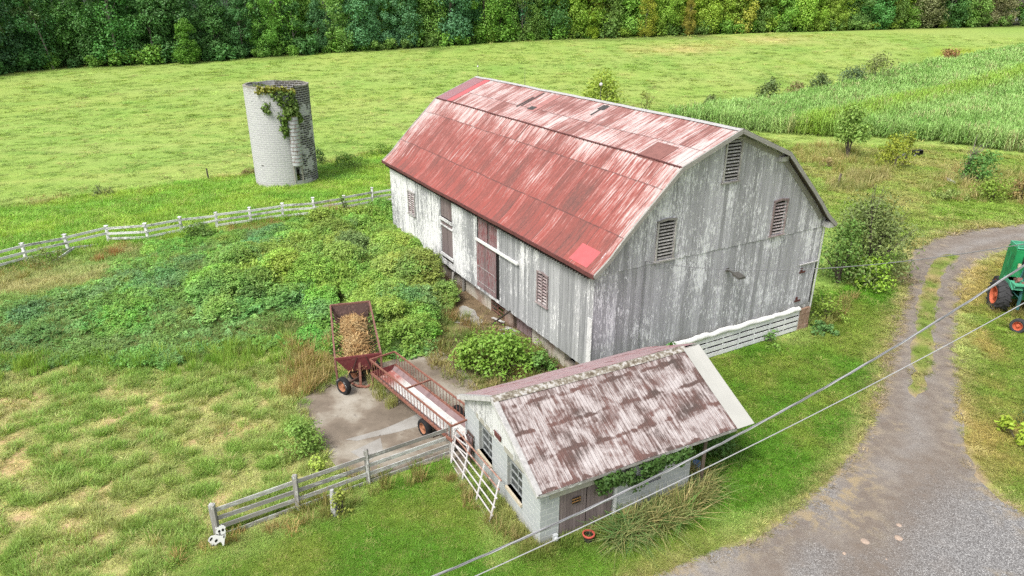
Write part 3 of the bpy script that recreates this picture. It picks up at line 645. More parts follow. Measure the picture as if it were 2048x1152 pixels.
# louvred openings
def louver(P, out, a0, a1, z0, z1, frame, slat, arch=0, cols=1, n=None):
    """P(a, z) -> point on the wall, out = outward normal"""
    ax = nrm(P(1, 0) - P(0, 0)); up = V(0, 0, 1); w = a1 - a0; h = z1 - z0
    mb = MB(); fw = .075
    mb.box(P(a0 - fw, z0 - .02) + out * .018, ax * fw, out * .05, up * (h + .04)); mb.box(P(a1, z0 - .02) + out * .018, ax * fw, out * .05, up * (h + .04))
    if arch:
        m = (a0 + a1) / 2
        for s, e in ((a0 - fw, m), (m, a1 + fw)):
            zs, ze = (z1, z1 + arch) if s < m - 1e-6 and e <= m + 1e-6 else (z1 + arch, z1)
            mb.prism([P(s, zs + .02) + out * .016, P(e, ze + .02) + out * .016, P(e, ze + .11) + out * .016, P(s, zs + .11) + out * .016], out, .06)
    else: mb.box(P(a0 - fw - .03, z1 + .02) + out * .016, ax * (w + 2 * fw + .06), out * .07, up * .07)
    mb.box(P(a0 - fw - .04, z0 - .09) + out * .014, ax * (w + 2 * fw + .08), out * .10, up * .06)
    for c in range(1, cols): mb.box(P(a0 + w * c / cols - .03, z0) + out * .016, ax * .06, out * .05, up * h)
    f = sub(mb.build('louver_window', M[frame], barn))
    mb = MB(); mb.prism([P(a0, z0) - out * .03, P(a1, z0) - out * .03, P(a1, z1) - out * .03, P(a0, z1) - out * .03], -out, .004); mb.build('backing', M['inside_dark'], f)
    mb = MB(); n = n or int(h / .135); h2 = h + (arch * .7 if arch else 0)
    for i in range(int(n * h2 / h)):
        z = z0 + .03 + i * h / n; 
        mb.prism([P(a0 + .01, z) + out * .035, P(a1 - .01, z) + out * .035, P(a1 - .01, z + .055) - out * .015, P(a0 + .01, z + .055) - out * .015], V(0, 0, 1) + out, .014, random.random())
    mb.build('slat', M[slat], f)
    return f
PG = lambda u, z: BP(u, -.022, z); PL = lambda v, z: BP(0, v, z)
louver(PG, -BV, *gl[0], 'louver_wood', 'louver_wood'); louver(PG, -BV, 2.96, 3.80, 5.38, 6.92, 'louver_wood', 'louver_wood', .06); louver(PG, -BV, 9.52, 10.27, 5.40, 6.86, 'louver_red', 'louver_red', .06)
louver(PL, -BU, *ll[0], 'louver_wood', 'louver_red', 0, 2); louver(PL, -BU, 3.32, 4.08, 2.68, 4.0, 'louver_red', 'louver_red', .06, 2)
# doors on the forebay side
def boarddoor(name, P, out, a0, a1, z0, z1, mt, off=.0, bw=.2, label=None):
    mb = MB(); siding_wall(mb, lambda a, z: P(a + a0, z) + out * off, a1 - a0, lambda a: z0, lambda a: z1, bw, [], out)
    d = sub(mb.build(name, M[mt], barn))
    if label: d['label'] = label
    return d
boarddoor('hay_door', PL, -BU, 13.04, 14.48, 3.92, 5.02, 'red_boards', -.01)
boarddoor('hay_door', PL, -BU, 13.04, 14.48, 1.80, 3.62, 'red_boards', -.01)
for z, h in ((3.70, .16), (1.62, .16), (3.40, .07)): mb = MB(); mb.box(BP(-.01, 12.95, z), BV * 1.62, -BU * .06, V(0, 0, h)); mb.build('door_ledge', M['white_boards'], barn)
boarddoor('hay_door', PL, -BU, 13.04, 14.48, 1.42, 1.60, 'dark_wood', -.03)
boarddoor('upper_door', PL, -BU, 8.93, 9.93, 3.92, 4.97, 'red_boards_faded', -.01); boarddoor('upper_door', PL, -BU, 7.88, 8.82, 3.92, 4.97, 'red_boards_faded', -.01)
d = boarddoor('sliding_door', PL, -BU, 7.96, 10.06, 1.30, 3.80, 'red_boards_faded', .03, .2, 'faded red sliding door')
mb = MB()
for z in (1.6, 2.45): mb.box(BP(-.058, 8.05, z), BV * 1.9, -BU * .008, V(0, 0, .02))
for v in (8.1, 9.85): mb.box(BP(-.060, v, 1.6), BV * .02, -BU * .006, V(0, 0, .87))
mb.build('door_trim', M['white_trim'], d)
mb = MB(); mb.box(BP(-.03, 5.75, 3.82), BV * 4.25, -BU * .12, V(0, 0, .10)); mb.build('door_rail', M['white_plastic'], barn)
d = boarddoor('side_door', lambda u, z: BP(u, 0, z), -BV, 11.97, 13.02, 1.38, 3.52, 'gable_boards', .012, .2)
for z in (1.62, 3.1): mb = MB(); mb.box(BP(11.92, -.045, z), BU * .42, -BV * .012, V(0, 0, .09)); mb.box(BP(11.98, -.045, z + .1), BU * .14, -BV * .01, V(0, 0, .16)); mb.build('hinge', M['red_fascia'], d)
mb = MB(); mb.box(BP(11.85, -.03, 3.53), BU * 1.28, -BV * .07, V(0, 0, .05)); mb.build('door_hood', M['white_trim'], barn)
# trim line between gable and lower boards, little returns at the eaves
mb = MB(); mb.box(BP(BW_ - .15, -OG + .02, 5.28), BU * .42, BV * .42, V(0, 0, .26)); mb.build('eave_return', M['white_trim'], barn)
mb = MB(); mb.box(BP(BW_ - BK - .25, -.20, 8.72), BU * .45, BV * .18, V(0, 0, .2)); mb.build('eave_return', M['white_trim'], barn)

# roof: sheet metal on four slopes with a kick at the eaves, following the slightly wavy rafters
def wav(v, u): return .045 * (vnoise(v * .35, u * .2 + 3) - .5) + .02 * (vnoise(v * 1.4, 9) - .5)
def slope_profile():
    kick = []
    for u in (-OE, -.12, .1, .4, .9, 1.6, 2.4, 3.1, BK): kick.append((u, ZT + (u + OE) * SLOPE - (.11 * math.exp(-((u - .35) / .5) ** 2))))
    return kick
low = slope_profile(); upp = [(BK + (BW_ / 2 - BK) * t, ZK + (ZR - ZK) * t) for t in (0, .33, .66, 1)]
roof = MB(); vs_ = np.linspace(-OG, BL + OG, 47)
def strips(profile, mirror, t0sign):
    pts = list(profile); D = [0]
    for a, b in zip(pts[:-1], pts[1:]): D.append(D[-1] + math.hypot(b[0] - a[0], b[1] - a[1]))
    tt = [D[-1] - d for d in D] if t0sign > 0 else [-d for d in D]
    for i in range(len(pts) - 1):
        for j in range(len(vs_) - 1):
            q = []
            for (k, v) in ((i, j), (i, j + 1), (i + 1, j + 1), (i + 1, j)):
                u, z = pts[k]; vv = vs_[v]; zz = z + wav(vv, u)
                q.append((BP(BW_ - u if mirror else u, vv, zz), (vv, tt[k])))
            if not mirror: q = q[::-1]
            if np.cross(q[1][0] - q[0][0], q[2][0] - q[0][0])[2] < 0: q = q[::-1]
            roof.face([p for p, _ in q], [w for _, w in q])
for mirror in (False, True):
    strips(low, mirror, 1); strips(upp, mirror, -1)
# underside boards
und = MB()
for mirror in (False, True):
    for prof_ in (low, upp):
        for (a, b) in zip(prof_[:-1], prof_[1:]):
            f = [BP((BW_ - u) if mirror else u, v, z - .07) for (u, z, v) in ((a[0], a[1], -OG + .03), (a[0], a[1], BL + OG - .03), (b[0], b[1], BL + OG - .03), (b[0], b[1], -OG + .03))]
            if np.cross(f[1] - f[0], f[2] - f[0])[2] > 0: f = f[::-1]
            und.face(f)
und.build('roof_boards', M['brown_wood'], barn)
rf = sub(roof.build('roof', M['barn_roof'], barn, smooth=.5))
def along(prof_, mirror, v, w, h, dz, mb, dv=0):
    for a, b in zip(prof_[:-1], prof_[1:]):
        p = BP((BW_ - a[0]) if mirror else a[0], v, a[1] + dz); q = BP((BW_ - b[0]) if mirror else b[0], v, b[1] + dz)
        mb.bar(p, q, w, h, rnd=.3)
for v in (-OG, BL + OG):
    for mirror in (False, True):
        mb = MB(); along(low, mirror, v, .05, .16, -.09, mb); along(upp, mirror, v, .05, .16, -.09, mb)
        mb.build('rake_board', M['grey_wood' if v < 0 else 'white_trim'], rf)
        mb = MB(); along(low, mirror, v + (.02 if v < 0 else -.02), .09, .015, .015, mb); along(upp, mirror, v + (.02 if v < 0 else -.02), .09, .015, .015, mb)
        mb.build('rake_trim', M['grey_wood'], rf)
# friezes under the near rake
mb = MB()
for mirror in (False, True):
    along([(k[0], k[1]) for k in low[3:]], mirror, -.055, .04, .20, -.30, mb); along(upp, mirror, -.055, .04, .18, -.28, mb)
mb.build('frieze', M['grey_wood'], barn)
mb = MB()
for i in range(46):
    v0, v1 = vs_[i], vs_[i + 1]
    mb.bar(BP(BK, v0, ZK + wav(v0, BK) + .014), BP(BK, v1, ZK + wav(v1, BK) + .014), .10, .03, rnd=.5)
for v in np.arange(-.3, BL + .3, .305): mb.box(BP(BK - .06, v, ZK - .035 + wav(v, BK)), BV * .05, BU * .08, V(0, 0, .05))
mb.build('break_flashing', M['red_fascia'], rf)
mb = MB()
for i in range(46):
    v0, v1 = vs_[i], vs_[i + 1]; m = BW_ / 2
    for s in (-1, 1):
        f = [BP(m, v0, ZR + .03 + wav(v0, m)), BP(m, v1, ZR + .03 + wav(v1, m)), BP(m + s * .2, v1, ZR - .035 + wav(v1, m)), BP(m + s * .2, v0, ZR - .035 + wav(v0, m))]
        if np.cross(f[1] - f[0], f[2] - f[0])[2] < 0: f = f[::-1]
        mb.face(f, None, .2)
mb.build('ridge_cap', M['galv_trim'], rf)
for mirror in (False, True):
    mb = MB()
    for i in range(46):
        v0, v1 = vs_[i], vs_[i + 1]; u = -OE - .03
        mb.bar(BP(BW_ - u if mirror else u, v0, ZT - .07 + wav(v0, -OE)), BP(BW_ - u if mirror else u, v1, ZT - .07 + wav(v1, -OE)), .05, .15, rnd=.4)
    mb.build('eave_fascia', M['red_fascia'], rf)
# dark blocks below the eave: rafter tails that also draw in torn edge shadows
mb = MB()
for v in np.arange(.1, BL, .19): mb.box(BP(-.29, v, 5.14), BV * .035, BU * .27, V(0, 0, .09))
mb.build('rafter_tail_shadow', M['dark_wood'], barn)
# newer sheets and worn holes on the roof
def onroof(u0, u1, v0, v1, mat, name='roof_patch', lift=.018, n=None):
    mb = MB(); pr = sorted(low + upp[1:])
    zf = lambda u: float(np.interp(u, [k[0] for k in pr], [k[1] for k in pr]))
    N = 6
    for i in range(N):
        for j in range(max(1, int(abs(v1 - v0) / .5))):
            m = max(1, int(abs(v1 - v0) / .5)); va, vb = v0 + (v1 - v0) * j / m, v0 + (v1 - v0) * (j + 1) / m
            ua, ub = u0 + (u1 - u0) * i / N, u0 + (u1 - u0) * (i + 1) / N
            f = [(ua, va), (ub, va), (ub, vb), (ua, vb)]
            P_ = [BP(u, v, zf(u) + wav(v, u) + lift) for u, v in f]
            if np.cross(P_[1] - P_[0], P_[2] - P_[0])[2] < 0: P_ = P_[::-1]; f = f[::-1]
            mb.face(P_, [(v, u) for u, v in f])
    mb.build(name, M[mat], rf)
def uv_roof(px, py, upper):
    if upper: P0 = BP(BK, 0, ZK); d = nrm(V(0, 0, 0) + BU * (BW_ / 2 - BK) + V(0, 0, ZR - ZK))
    else: P0 = BP(-OE, 0, ZT); d = nrm(BU * (BK + OE) + V(0, 0, ZK - ZT))
    p = onplane(px, py, P0, np.cross(d, BV)) - BARN_O
    return float(np.dot(p, BU)), float(np.dot(p, BV))
onroof(BK + .05, BW_ / 2 - .05, BL + OG - 1.55, BL + OG - .04, 'patch_ribbed')
onroof(BK + .05, BW_ / 2 - .05, BL + OG - 2.35, BL + OG - 1.56, 'patch_red', lift=.012)
a = uv_roof(1131, 519, False); b = uv_roof(1181, 523, False)
onroof(-.22, .42, b[1] - .05, a[1] - .1, 'patch_red')
a = uv_roof(1320, 325, True); b = uv_roof(1388, 303, True); onroof(a[0], b[0], 1.0, 2.3, 'patch_brown')
for px, py, du, dv in ((1050, 204, .55, .09), (1066, 199, .75, .07), (1064, 217, .16, .28), (1207, 216, .2, .26), (1198, 221, .5, .07)):
    a = uv_roof(px, py, True); onroof(max(BK + .1, a[0] - du), min(BW_ / 2 - .25, a[0] + du), a[1] - dv, a[1] + dv, 'patch_dark', 'roof_hole')
a = uv_roof(1095, 203, True); onroof(a[0] - 1.1, min(BW_ / 2 - .3, a[0] + 1.0), a[1] - .35, a[1] + .3, 'patch_salmon', lift=.01)
# lightning rods on the ridge
for v, h, ball in ((BL + .2, .95, .055), (16.6, 1.0, 0), (9.1, 1.15, .085)):
    mb = MB(); mb.tube([BP(BW_ / 2, v, ZR), BP(BW_ / 2, v, ZR + h)], [.018, .008], 6); r = sub(mb.build('lightning_rod', M['lamp_body'], rf))
    if v == 16.6:
        pass
    if ball:
        mb = MB(); mb.lathe(BP(BW_ / 2, v, ZR + h * .62), V(0, 0, 1), [(max(.001, ball * math.sin(t)), ball * (1 - math.cos(t))) for t in np.linspace(0, math.pi, 9)], 12)
        mb.build('glass_ball', M['glass_ball'], rf, smooth=True)
# floodlight on the gable
mb = MB(); mb.box(BP(7.02, -.03, 4.12), BU * .14, -BV * .06, V(0, 0, .16)); mb.bar(BP(7.09, -.05, 4.22), BP(7.12, -.55, 4.12), .05, .05); mb.prism([BP(6.95, -.45, 4.13), BP(7.32, -.45, 4.13), BP(7.36, -.85, 4.03), BP(6.98, -.85, 4.03)], V(0, 0, 1), .09)
mb.build('floodlight', M['lamp_body'], barn)
mb = MB(); mb.tube([BP(2.42, -.05, 5.45), BP(2.40, -.05, 3.4), BP(2.37, -.05, 1.2)], .016, 5); mb.build('conduit', M['cable_grey'], barn)
# white slatted skirt and stone pier below the gable
sk = MB()
for z, h in ((.06, .2), (.34, .2), (.62, .2), (.90, .2)):
    u = 4.2
    while u < 12.3:
        w = min(2.03, 12.35 - u); sk.box(BP(u + .01, -.09 + random.uniform(-.008, .008), z + random.uniform(-.01, .01)), BU * (w - .02), -BV * .028, V(0, 0, h)); u += 2.03
for u in np.arange(4.3, 12.4, 1.01): sk.box(BP(u, -.06, .0), BU * .09, -BV * .026, V(0, 0, 1.15))
sk.build('skirt_board', M['skirt_white'], barn)
mb = MB(); mb.box(BP(4.1, -.03, 0), BU * 8.3, -BV * .01, V(0, 0, 1.15)); mb.build('skirt_backing', M['inside_dark'], barn)
mb = MB(); N = 40
for i in range(N):
    u0 = 4.0 + 8.35 * i / N; u1 = 4.0 + 8.35 * (i + 1) / N
    def ring(u):
        k = .02 + .06 * vnoise(u * 1.1, 3) + .03 * vnoise(u * 4, 8); zt = 1.33 + .10 * (vnoise(u * 2.1, 5) - .5) + .05 * (vnoise(u * 6, 1) - .5)
        return [BP(u, -.03, zt), BP(u, -.10 - k * .5, zt - .02), BP(u, -.13 - k, zt - .12), BP(u, -.12 - k * .8, 1.13), BP(u, -.08, 1.08)]
    a, b = ring(u0), ring(u1)
    for j in range(4): mb.face([a[j], b[j], b[j + 1], a[j + 1]][::-1])
mb.build('tarp', M['white_plastic'], barn, smooth=True)
mb = MB()
for i in range(4):
    for j in range(2): mb.box(BP(12.42 + j * .37, -.12 + random.uniform(-.02, .02), .0 + i * .29), BU * .36, BV * .5, V(0, 0, .28))
mb.build('stone_pier', M['pier_stone'], barn)
# ------------------------------------------------------------------ block shed
shed = thing('shed', SH_O, 'small grey block shed with a rust-stained pale metal roof in front of the barn', 'shed')
SW, SL, SE = 5.42, 5.56, 2.15
RU, RZ, ULE, ZLE, LR = 2.83, 3.72, 5.62, 2.27, 7.95
def block_wall(mb, P, L, Hh, out, holes, th=.2):
    us = sorted({0, L} | {h[0] for h in holes} | {h[1] for h in holes}); zs = sorted({-.2, Hh} | {h[2] for h in holes} | {h[3] for h in holes})
    for a, b in zip(us[:-1], us[1:]):
        for c, d in zip(zs[:-1], zs[1:]):
            if any(h[0] - 1e-6 <= a and b <= h[1] + 1e-6 and h[2] - 1e-6 <= c and d <= h[3] + 1e-6 for h in holes): continue
            f = [P(a, c), P(b, c), P(b, d), P(a, d)]; U = [(a, c), (b, c), (b, d), (a, d)]
            if np.dot(np.cross(f[1] - f[0], f[2] - f[0]), out) < 0: f = f[::-1]; U = U[::-1]
            mb.face(f, U)
    for a, b, c, d in holes:        # reveals
        for p, q in (((a, c), (b, c)), ((b, c), (b, d)), ((b, d), (a, d)), ((a, d), (a, c))):
            p0, q0 = P(*p), P(*q); f = [p0, q0, q0 - out * th, p0 - out * th]
            m = (p0 + q0) / 2; c0 = P((a + b) / 2, (c + d) / 2)
            if np.dot(np.cross(f[1] - f[0], f[2] - f[0]), c0 - m) < 0: f = f[::-1]
            mb.face(f, [(0, 0), (.3, 0), (.3, .2), (0, .2)])
gw = [(3.22, 4.24, .84, 2.04), (1.12, 2.12, .84, 2.04)]
rw = [(.64, 2.56, .02, 1.72), (3.75, 4.4, 1.0, 1.5)]
PGs = lambda u, z: SP(u, 0, z); PRs = lambda v, z: SP(0, v, z)
mb = MB(); block_wall(mb, PGs, SW, 2.12, -SV, gw); mb.build('wall', M['shed_block'], shed)
mb = MB(); block_wall(mb, PRs, SL, 2.0, -SU, rw); mb.build('wall', M['shed_block'], shed)
mb = MB(); block_wall(mb, lambda v, z: SP(SW, v, z), SL, 2.2, SU, []); block_wall(mb, lambda u, z: SP(u, SL, z), SW, 2.12, SV, []); mb.build('wall', M['shed_block'], shed)
mb = MB(); mb.box(SP(.25, .25, .02), SU * (SW - .5), SV * (SL - .5), V(0, 0, 1.9)); mb.build('inside', M['inside_dark'], shed)
# boarded gable top
gz = lambda u: (SE + .02 + (RZ - SE) * (u / RU)) if u < RU else RZ + (ZLE - RZ) * (u - RU) / (ULE - RU)
mb = MB(); siding_wall(mb, lambda u, z: SP(u, -.015, z), SW, lambda u: 2.13, lambda u: gz(u) - .07, .15, [], -SV); mb.build('gable', M['white_boards'], shed); mb = MB(); siding_wall(mb, lambda u, z: SP(u, SL + .015, z), SW, lambda u: 2.13, lambda u: gz(u) - .07, .2, [], SV)
mb.build('gable', M['white_boards'], shed)
mb = MB(); mb.box(SP(1.0, -.012, 2.05), SU * 1.3, -SV * .012, V(0, 0, .2)); mb.build('lintel', M['lintel'], shed); mb = MB(); mb.box(SP(3.1, -.012, 2.05), SU * 1.3, -SV * .012, V(0, 0, .2)); mb.build('lintel', M['lintel'], shed); mb = MB(); mb.box(SP(-.012, .3, 1.73), SV * 3.0, -SU * .015, V(0, 0, .24)); mb.build('lintel', M['lintel'], shed)
for a, b, c, d in gw:
    mb = MB()
    for u in (a, b - .05): mb.box(SP(u, .12, c), SU * .05, SV * .05, V(0, 0, d - c))
    for z in np.linspace(c, d - .04, 5): mb.box(SP(a + .05, .125, z), SU * (b - a - .1), SV * .03, V(0, 0, .035))
    mb.box(SP((a + b) / 2 - .015, .126, c), SU * .03, SV * .028, V(0, 0, (d - c) * .98))
    w = sub(mb.build('window', M['window_frame'], shed))
    mb = MB(); mb.box(SP(a + .05, .15, c), SU * (b - a - .1), SV * .008, V(0, 0, d - c)); mb.build('pane', M['glass'], w)
    mb = MB(); mb.box(SP(a - .03, -.07, c - .1), SU * (b - a + .06), SV * .2, V(0, 0, .1)); mb.build('sill', M['sill'], w)
mb = MB(); mb.box(SP(2.46, -.05, 2.27), SU * .42, -SV * .03, V(0, 0, .17)); mb.box(SP(2.44, -.06, 2.44), SU * .46, -SV * .04, V(0, 0, .025)); mb.build('vent', M['red_fascia'], shed)
# double plank doors
for v0, v1, lab in ((.66, 1.585, None), (1.615, 2.54, None)):
    mb = MB(); siding_wall(mb, lambda v, z: SP(.03, v + v0, z), v1 - v0, lambda v: .05 + .1 * random.random(), lambda v: 1.70, .13, [], -SU); mb.build('door', M['red_boards'], shed)
mb = MB(); mb.box(SP(-.02, 2.57, .05), SV * .1, -SU * .03, V(0, 0, 1.72)); mb.build('door_jamb', M['white_boards'], shed)
mb = MB(); mb.box(SP(-.02, .42, .2), SV * .14, -SU * .1, V(0, 0, .22)); mb.lathe(SP(-.12, .49, .31), -SU, [(.07, 0), (.07, .04), (.05, .06), (.001, .06)], 14); mb.build('meter_box', M['white_metal'], shed)
mb = MB(); mb.box(SP(-.02, 2.85, .02), SV * .42, -SU * .25, V(0, 0, .42)); mb.build('door_step', M['yellow_box'], shed)
# roof: two slopes with ribs, wavy worn edge, ridge and bare tin at the far end
def slope(mb, a, b, v0, v1, lift=0, n=20, m=8):
    for i in range(n):
        for j in range(m):
            va, vb = v0 + (v1 - v0) * i / n, v0 + (v1 - v0) * (i + 1) / n; ta, tb = j / m, (j + 1) / m
            q = []
            for v, t in ((va, ta), (vb, ta), (vb, tb), (va, tb)):
                w = .025 * (vnoise(v * .9 + 4, t * 2) - .5) - .03 * math.sin(math.pi * (v - v0) / (v1 - v0)) * (1 - t)
                q.append((SP(a[0] + (b[0] - a[0]) * t, v, a[1] + (b[1] - a[1]) * t + w + lift), (v, t * math.hypot(b[0] - a[0], b[1] - a[1]))))
            if np.cross(q[1][0] - q[0][0], q[2][0] - q[0][0])[2] < 0: q = q[::-1]
            mb.face([k for k, _ in q], [k for _, k in q])
rs = MB(); slope(rs, (RU, RZ), (-.17, SE), -.2, 7.3); srf = sub(rs.build('roof', M['shed_roof'], shed, smooth=.5))
rs = MB(); slope(rs, (RU, RZ), (ULE, ZLE), -.2, LR); rs.build('roof', M['shed_roof_pink'], shed, smooth=.5)
rs = MB(); slope(rs, (RU - .1, RZ - .03), (-.22, SE - .02), 7.22, LR, .016, 4, 6); rs.build('tin_panel', M['tin_panel'], srf)
und = MB()
for a, b in (((RU, RZ), (-.17, SE)), ((RU, RZ), (ULE, ZLE))):
    f = [SP(a[0], -.18, a[1] - .06), SP(a[0], LR - .02, a[1] - .06), SP(b[0], LR - .02, b[1] - .06), SP(b[0], -.18, b[1] - .06)]
    if np.cross(f[1] - f[0], f[2] - f[0])[2] > 0: f = f[::-1]
    und.face(f)
und.build('roof_boards', M['grey_wood'], shed)
for a, b, tag_ in (((RU, RZ), (-.17, SE), 0), ((RU, RZ), (ULE, ZLE), 1)):
    mb = MB(); mb.bar(SP(a[0], -.2, a[1] - .06), SP(b[0], -.2, b[1] - .06), .04, .15); mb.build('rake_board', M['white_trim'], srf)
    mb = MB(); mb.bar(SP(a[0], -.13, a[1] + .02), SP(b[0], -.13, b[1] + .02), .17, .015); mb.build('rake_trim', M['galv_trim'], srf)
    mb = MB(); mb.bar(SP(b[0] + (.02 if not tag_ else -.02), -.18, b[1] - .07), SP(b[0] + (.02 if not tag_ else -.02), 7.25, b[1] - .07), .035, .1); mb.build('eave_fascia', M['grey_wood'], srf)
mb = MB()
for i in range(30):
    v0, v1 = -.2 + 7.55 * i / 30, -.2 + 7.55 * (i + 1) / 30
    for s, k in ((-1, (RZ - SE) / (RU + .17)), (1, (RZ - ZLE) / (ULE - RU))):
        w = lambda v: -.03 * math.sin(math.pi * (v + .2) / 7.5)
        f = [SP(RU, v0, RZ + .035 + w(v0)), SP(RU, v1, RZ + .035 + w(v1)), SP(RU + s * .2, v1, RZ - k * .2 + .03 + w(v1)), SP(RU + s * .2, v0, RZ - k * .2 + .03 + w(v0))]
        if np.cross(f[1] - f[0], f[2] - f[0])[2] < 0: f = f[::-1]
        mb.face(f, None, random.random())
k = NT('ridge_worn'); n = k.noise(k.n('TexCoord').outputs['Object'], 7, 5, .65); M['ridge_worn'] = k.pbr(k.ramp(n, [(.38, (.11, .085, .06)), (.5, (.26, .23, .18)), (.6, (.50, .48, .46))]), .7)
mb.build('ridge_cap', M['ridge_worn'], srf)
for v in (6.15,):
    mb = MB(); mb.bar(SP(.05, v, 0), SP(.05, v, SE - .1), .1, .1); mb.build('porch_post', M['brown_wood'], shed)
mb = MB(); mb.bar(SP(.05, SL, 2.0), SP(.05, LR - .1, 2.0), .05, .14); mb.build('porch_beam', M['grey_wood'], shed); mb = MB(); mb.bar(SP(5.3, 7.7, 0), SP(5.3, 7.7, 2.1), .1, .1); mb.build('porch_post', M['brown_wood'], shed); mb = MB(); mb.bar(SP(5.3, SL, 2.1), SP(5.3, LR - .1, 2.1), .05, .14); mb.build('porch_beam', M['grey_wood'], shed)
# posted sign on the door
def text(name, body, loc, xdir, ydir, size, mat, parent):
    cu = bpy.data.curves.new(name, 'FONT'); cu.body = body; cu.size = size; cu.extrude = .0008; cu.align_x = 'CENTER'; cu.align_y = 'CENTER'; cu.space_character = 1.02
    t = bpy.data.objects.new(name, cu); COL.objects.link(t)
    dg = bpy.context.evaluated_depsgraph_get(); me = bpy.data.meshes.new_from_object(t.evaluated_get(dg)); bpy.data.objects.remove(t)
    me.materials.clear(); me.materials.append(mat)
    o = bpy.data.objects.new(name, me); COL.objects.link(o)
    x = Vector(nrm(xdir)); y = Vector(nrm(ydir)); z = x.cross(y); m = Matrix((x, y, z)).transposed().to_4x4(); m.translation = Vector(loc) - Vector(parent['_o']); o.parent = parent; o.matrix_local = m
    return o
SGC = SP(-.03, 1.215, 1.37)
mb = MB(); mb.box(SP(-.02, 1.065, 1.26), SV * .30, -SU * .006, V(0, 0, .225))
sg = sub(mb.build('warning_sign', M['sign_black'], None, loc=SP(-.02, 1.065, 1.26))); tag(sg, 'small black and orange PRIVATE PROPERTY sign on the shed door', 'sign'); sg['_o'] = list(map(float, SP(-.02, 1.065, 1.26)))
text('lettering', 'PRIVATE', SP(-.0275, 1.215, 1.425), SV, V(0, 0, 1), .078, M['sign_orange'], sg)
text('lettering', 'PROPERTY', SP(-.0275, 1.215, 1.325), SV, V(0, 0, 1), .066, M['sign_orange'], sg)

# ------------------------------------------------------------------ silo
silo = thing('silo', SILO_C, 'roofless round grey block silo with a vine and white chute', 'silo')
d0 = nrm(V(0, 0, 0) - SILO_C); TH0 = math.atan2(d0[1], d0[0])
CH = TH0 + math.radians(21)           # the chute side
def SI(th, r, z): return SILO_C + V(r * math.cos(th), r * math.sin(th), z)
mb = MB(); N = 96
def notch(th): return max(0, 1 - abs((th - CH + math.pi) % (2 * math.pi) - math.pi) / .22)
for i in range(N):
    a, b = CH + 2 * math.pi * i / N, CH + 2 * math.pi * (i + 1) / N
    rel = lambda t: (t - TH0 + math.pi * 2) % (2 * math.pi)
    top = lambda t: SILO_H - (.55 if notch(t) > .25 else 0) + .03 * math.sin(t * 7)
    ta, tb = top((a + b) / 2), top((a + b) / 2)
    zs = [-.3, .55, 1.75, ta]
    for k in range(3):
        if k == 1 and notch((a + b) / 2) > .62: continue
        # unrolled face length, measured so that the stained side lies to the right of the chute
        ua, ub = (a - TH0) * SILO_R, (b - TH0) * SILO_R
        ua += 2 * math.pi * SILO_R * 0 + 6.2; ub += 6.2
        if ua > 6.2 + math.pi * SILO_R: ua -= 2 * math.pi * SILO_R; ub -= 2 * math.pi * SILO_R
        mb.face([SI(a, SILO_R, zs[k]), SI(b, SILO_R, zs[k]), SI(b, SILO_R, zs[k + 1]), SI(a, SILO_R, zs[k + 1])], [(ua, zs[k]), (ub, zs[k]), (ub, zs[k + 1]), (ua, zs[k + 1])])
        mb.face([SI(b, SILO_R - .2, zs[k]), SI(a, SILO_R - .2, zs[k]), SI(a, SILO_R - .2, zs[k + 1]), SI(b, SILO_R - .2, zs[k + 1])], [(ub, zs[k]), (ua, zs[k]), (ua, zs[k + 1]), (ub, zs[k + 1])])
wl = mb.build('wall', M['silo_block'], silo)
mb = MB()
for i in range(N):
    a, b = CH + 2 * math.pi * i / N, CH + 2 * math.pi * (i + 1) / N
    t = SILO_H - (.55 if notch((a + b) / 2) > .25 else 0) + .03 * math.sin((a + b) / 2 * 7)
    mb.face([SI(a, SILO_R + .02, t), SI(b, SILO_R + .02, t), SI(b, SILO_R - .2, t), SI(a, SILO_R - .2, t)])
    mb.face([SI(a, SILO_R + .02, t - .1), SI(b, SILO_R + .02, t - .1), SI(b, SILO_R + .02, t), SI(a, SILO_R + .02, t)])
mb.build('rim', M['silo_cap'], silo)
mb = MB()
cc = SI(CH, SILO_R + .05, 0); cx_ = nrm(V(-math.sin(CH), math.cos(CH), 0)); co = nrm(V(math.cos(CH), math.sin(CH), 0))
zz = np.linspace(1.95, 6.05, 14)
for i in range(13):
    for j in range(12):
        a, b = math.pi * j / 12, math.pi * (j + 1) / 12; P = lambda t, z, k=0: cc + cx_ * (.46 + k) * math.cos(t) + co * (.42 + k) * math.sin(t) + V(0, 0, z)
        mb.face([P(a, zz[i]), P(b, zz[i]), P(b, zz[i + 1] - .03), P(a, zz[i + 1] - .03)][::1 if np.dot(np.cross(P(b, 1) - P(a, 1), V(0, 0, 1)), P((a + b) / 2, 0) - cc) > 0 else -1])
ch = sub(mb.build('chute', M['chute_white'], silo, smooth=.6))
mb = MB()
for z in zz[1:]:
    pts = [cc + cx_ * .475 * math.cos(t) + co * .435 * math.sin(t) + V(0, 0, z - .015) for t in np.linspace(0, math.pi, 13)]; mb.tube(pts, .014, 5)
mb.build('hoop', M['rust_brown'], ch)
mb = MB()
for s in (-1, 1): mb.bar(SI(CH + s * .135, SILO_R + .03, .5), SI(CH + s * .135, SILO_R + .03, 1.9), .1, .08)
mb.build('door_frame', M['silo_cap'], silo)

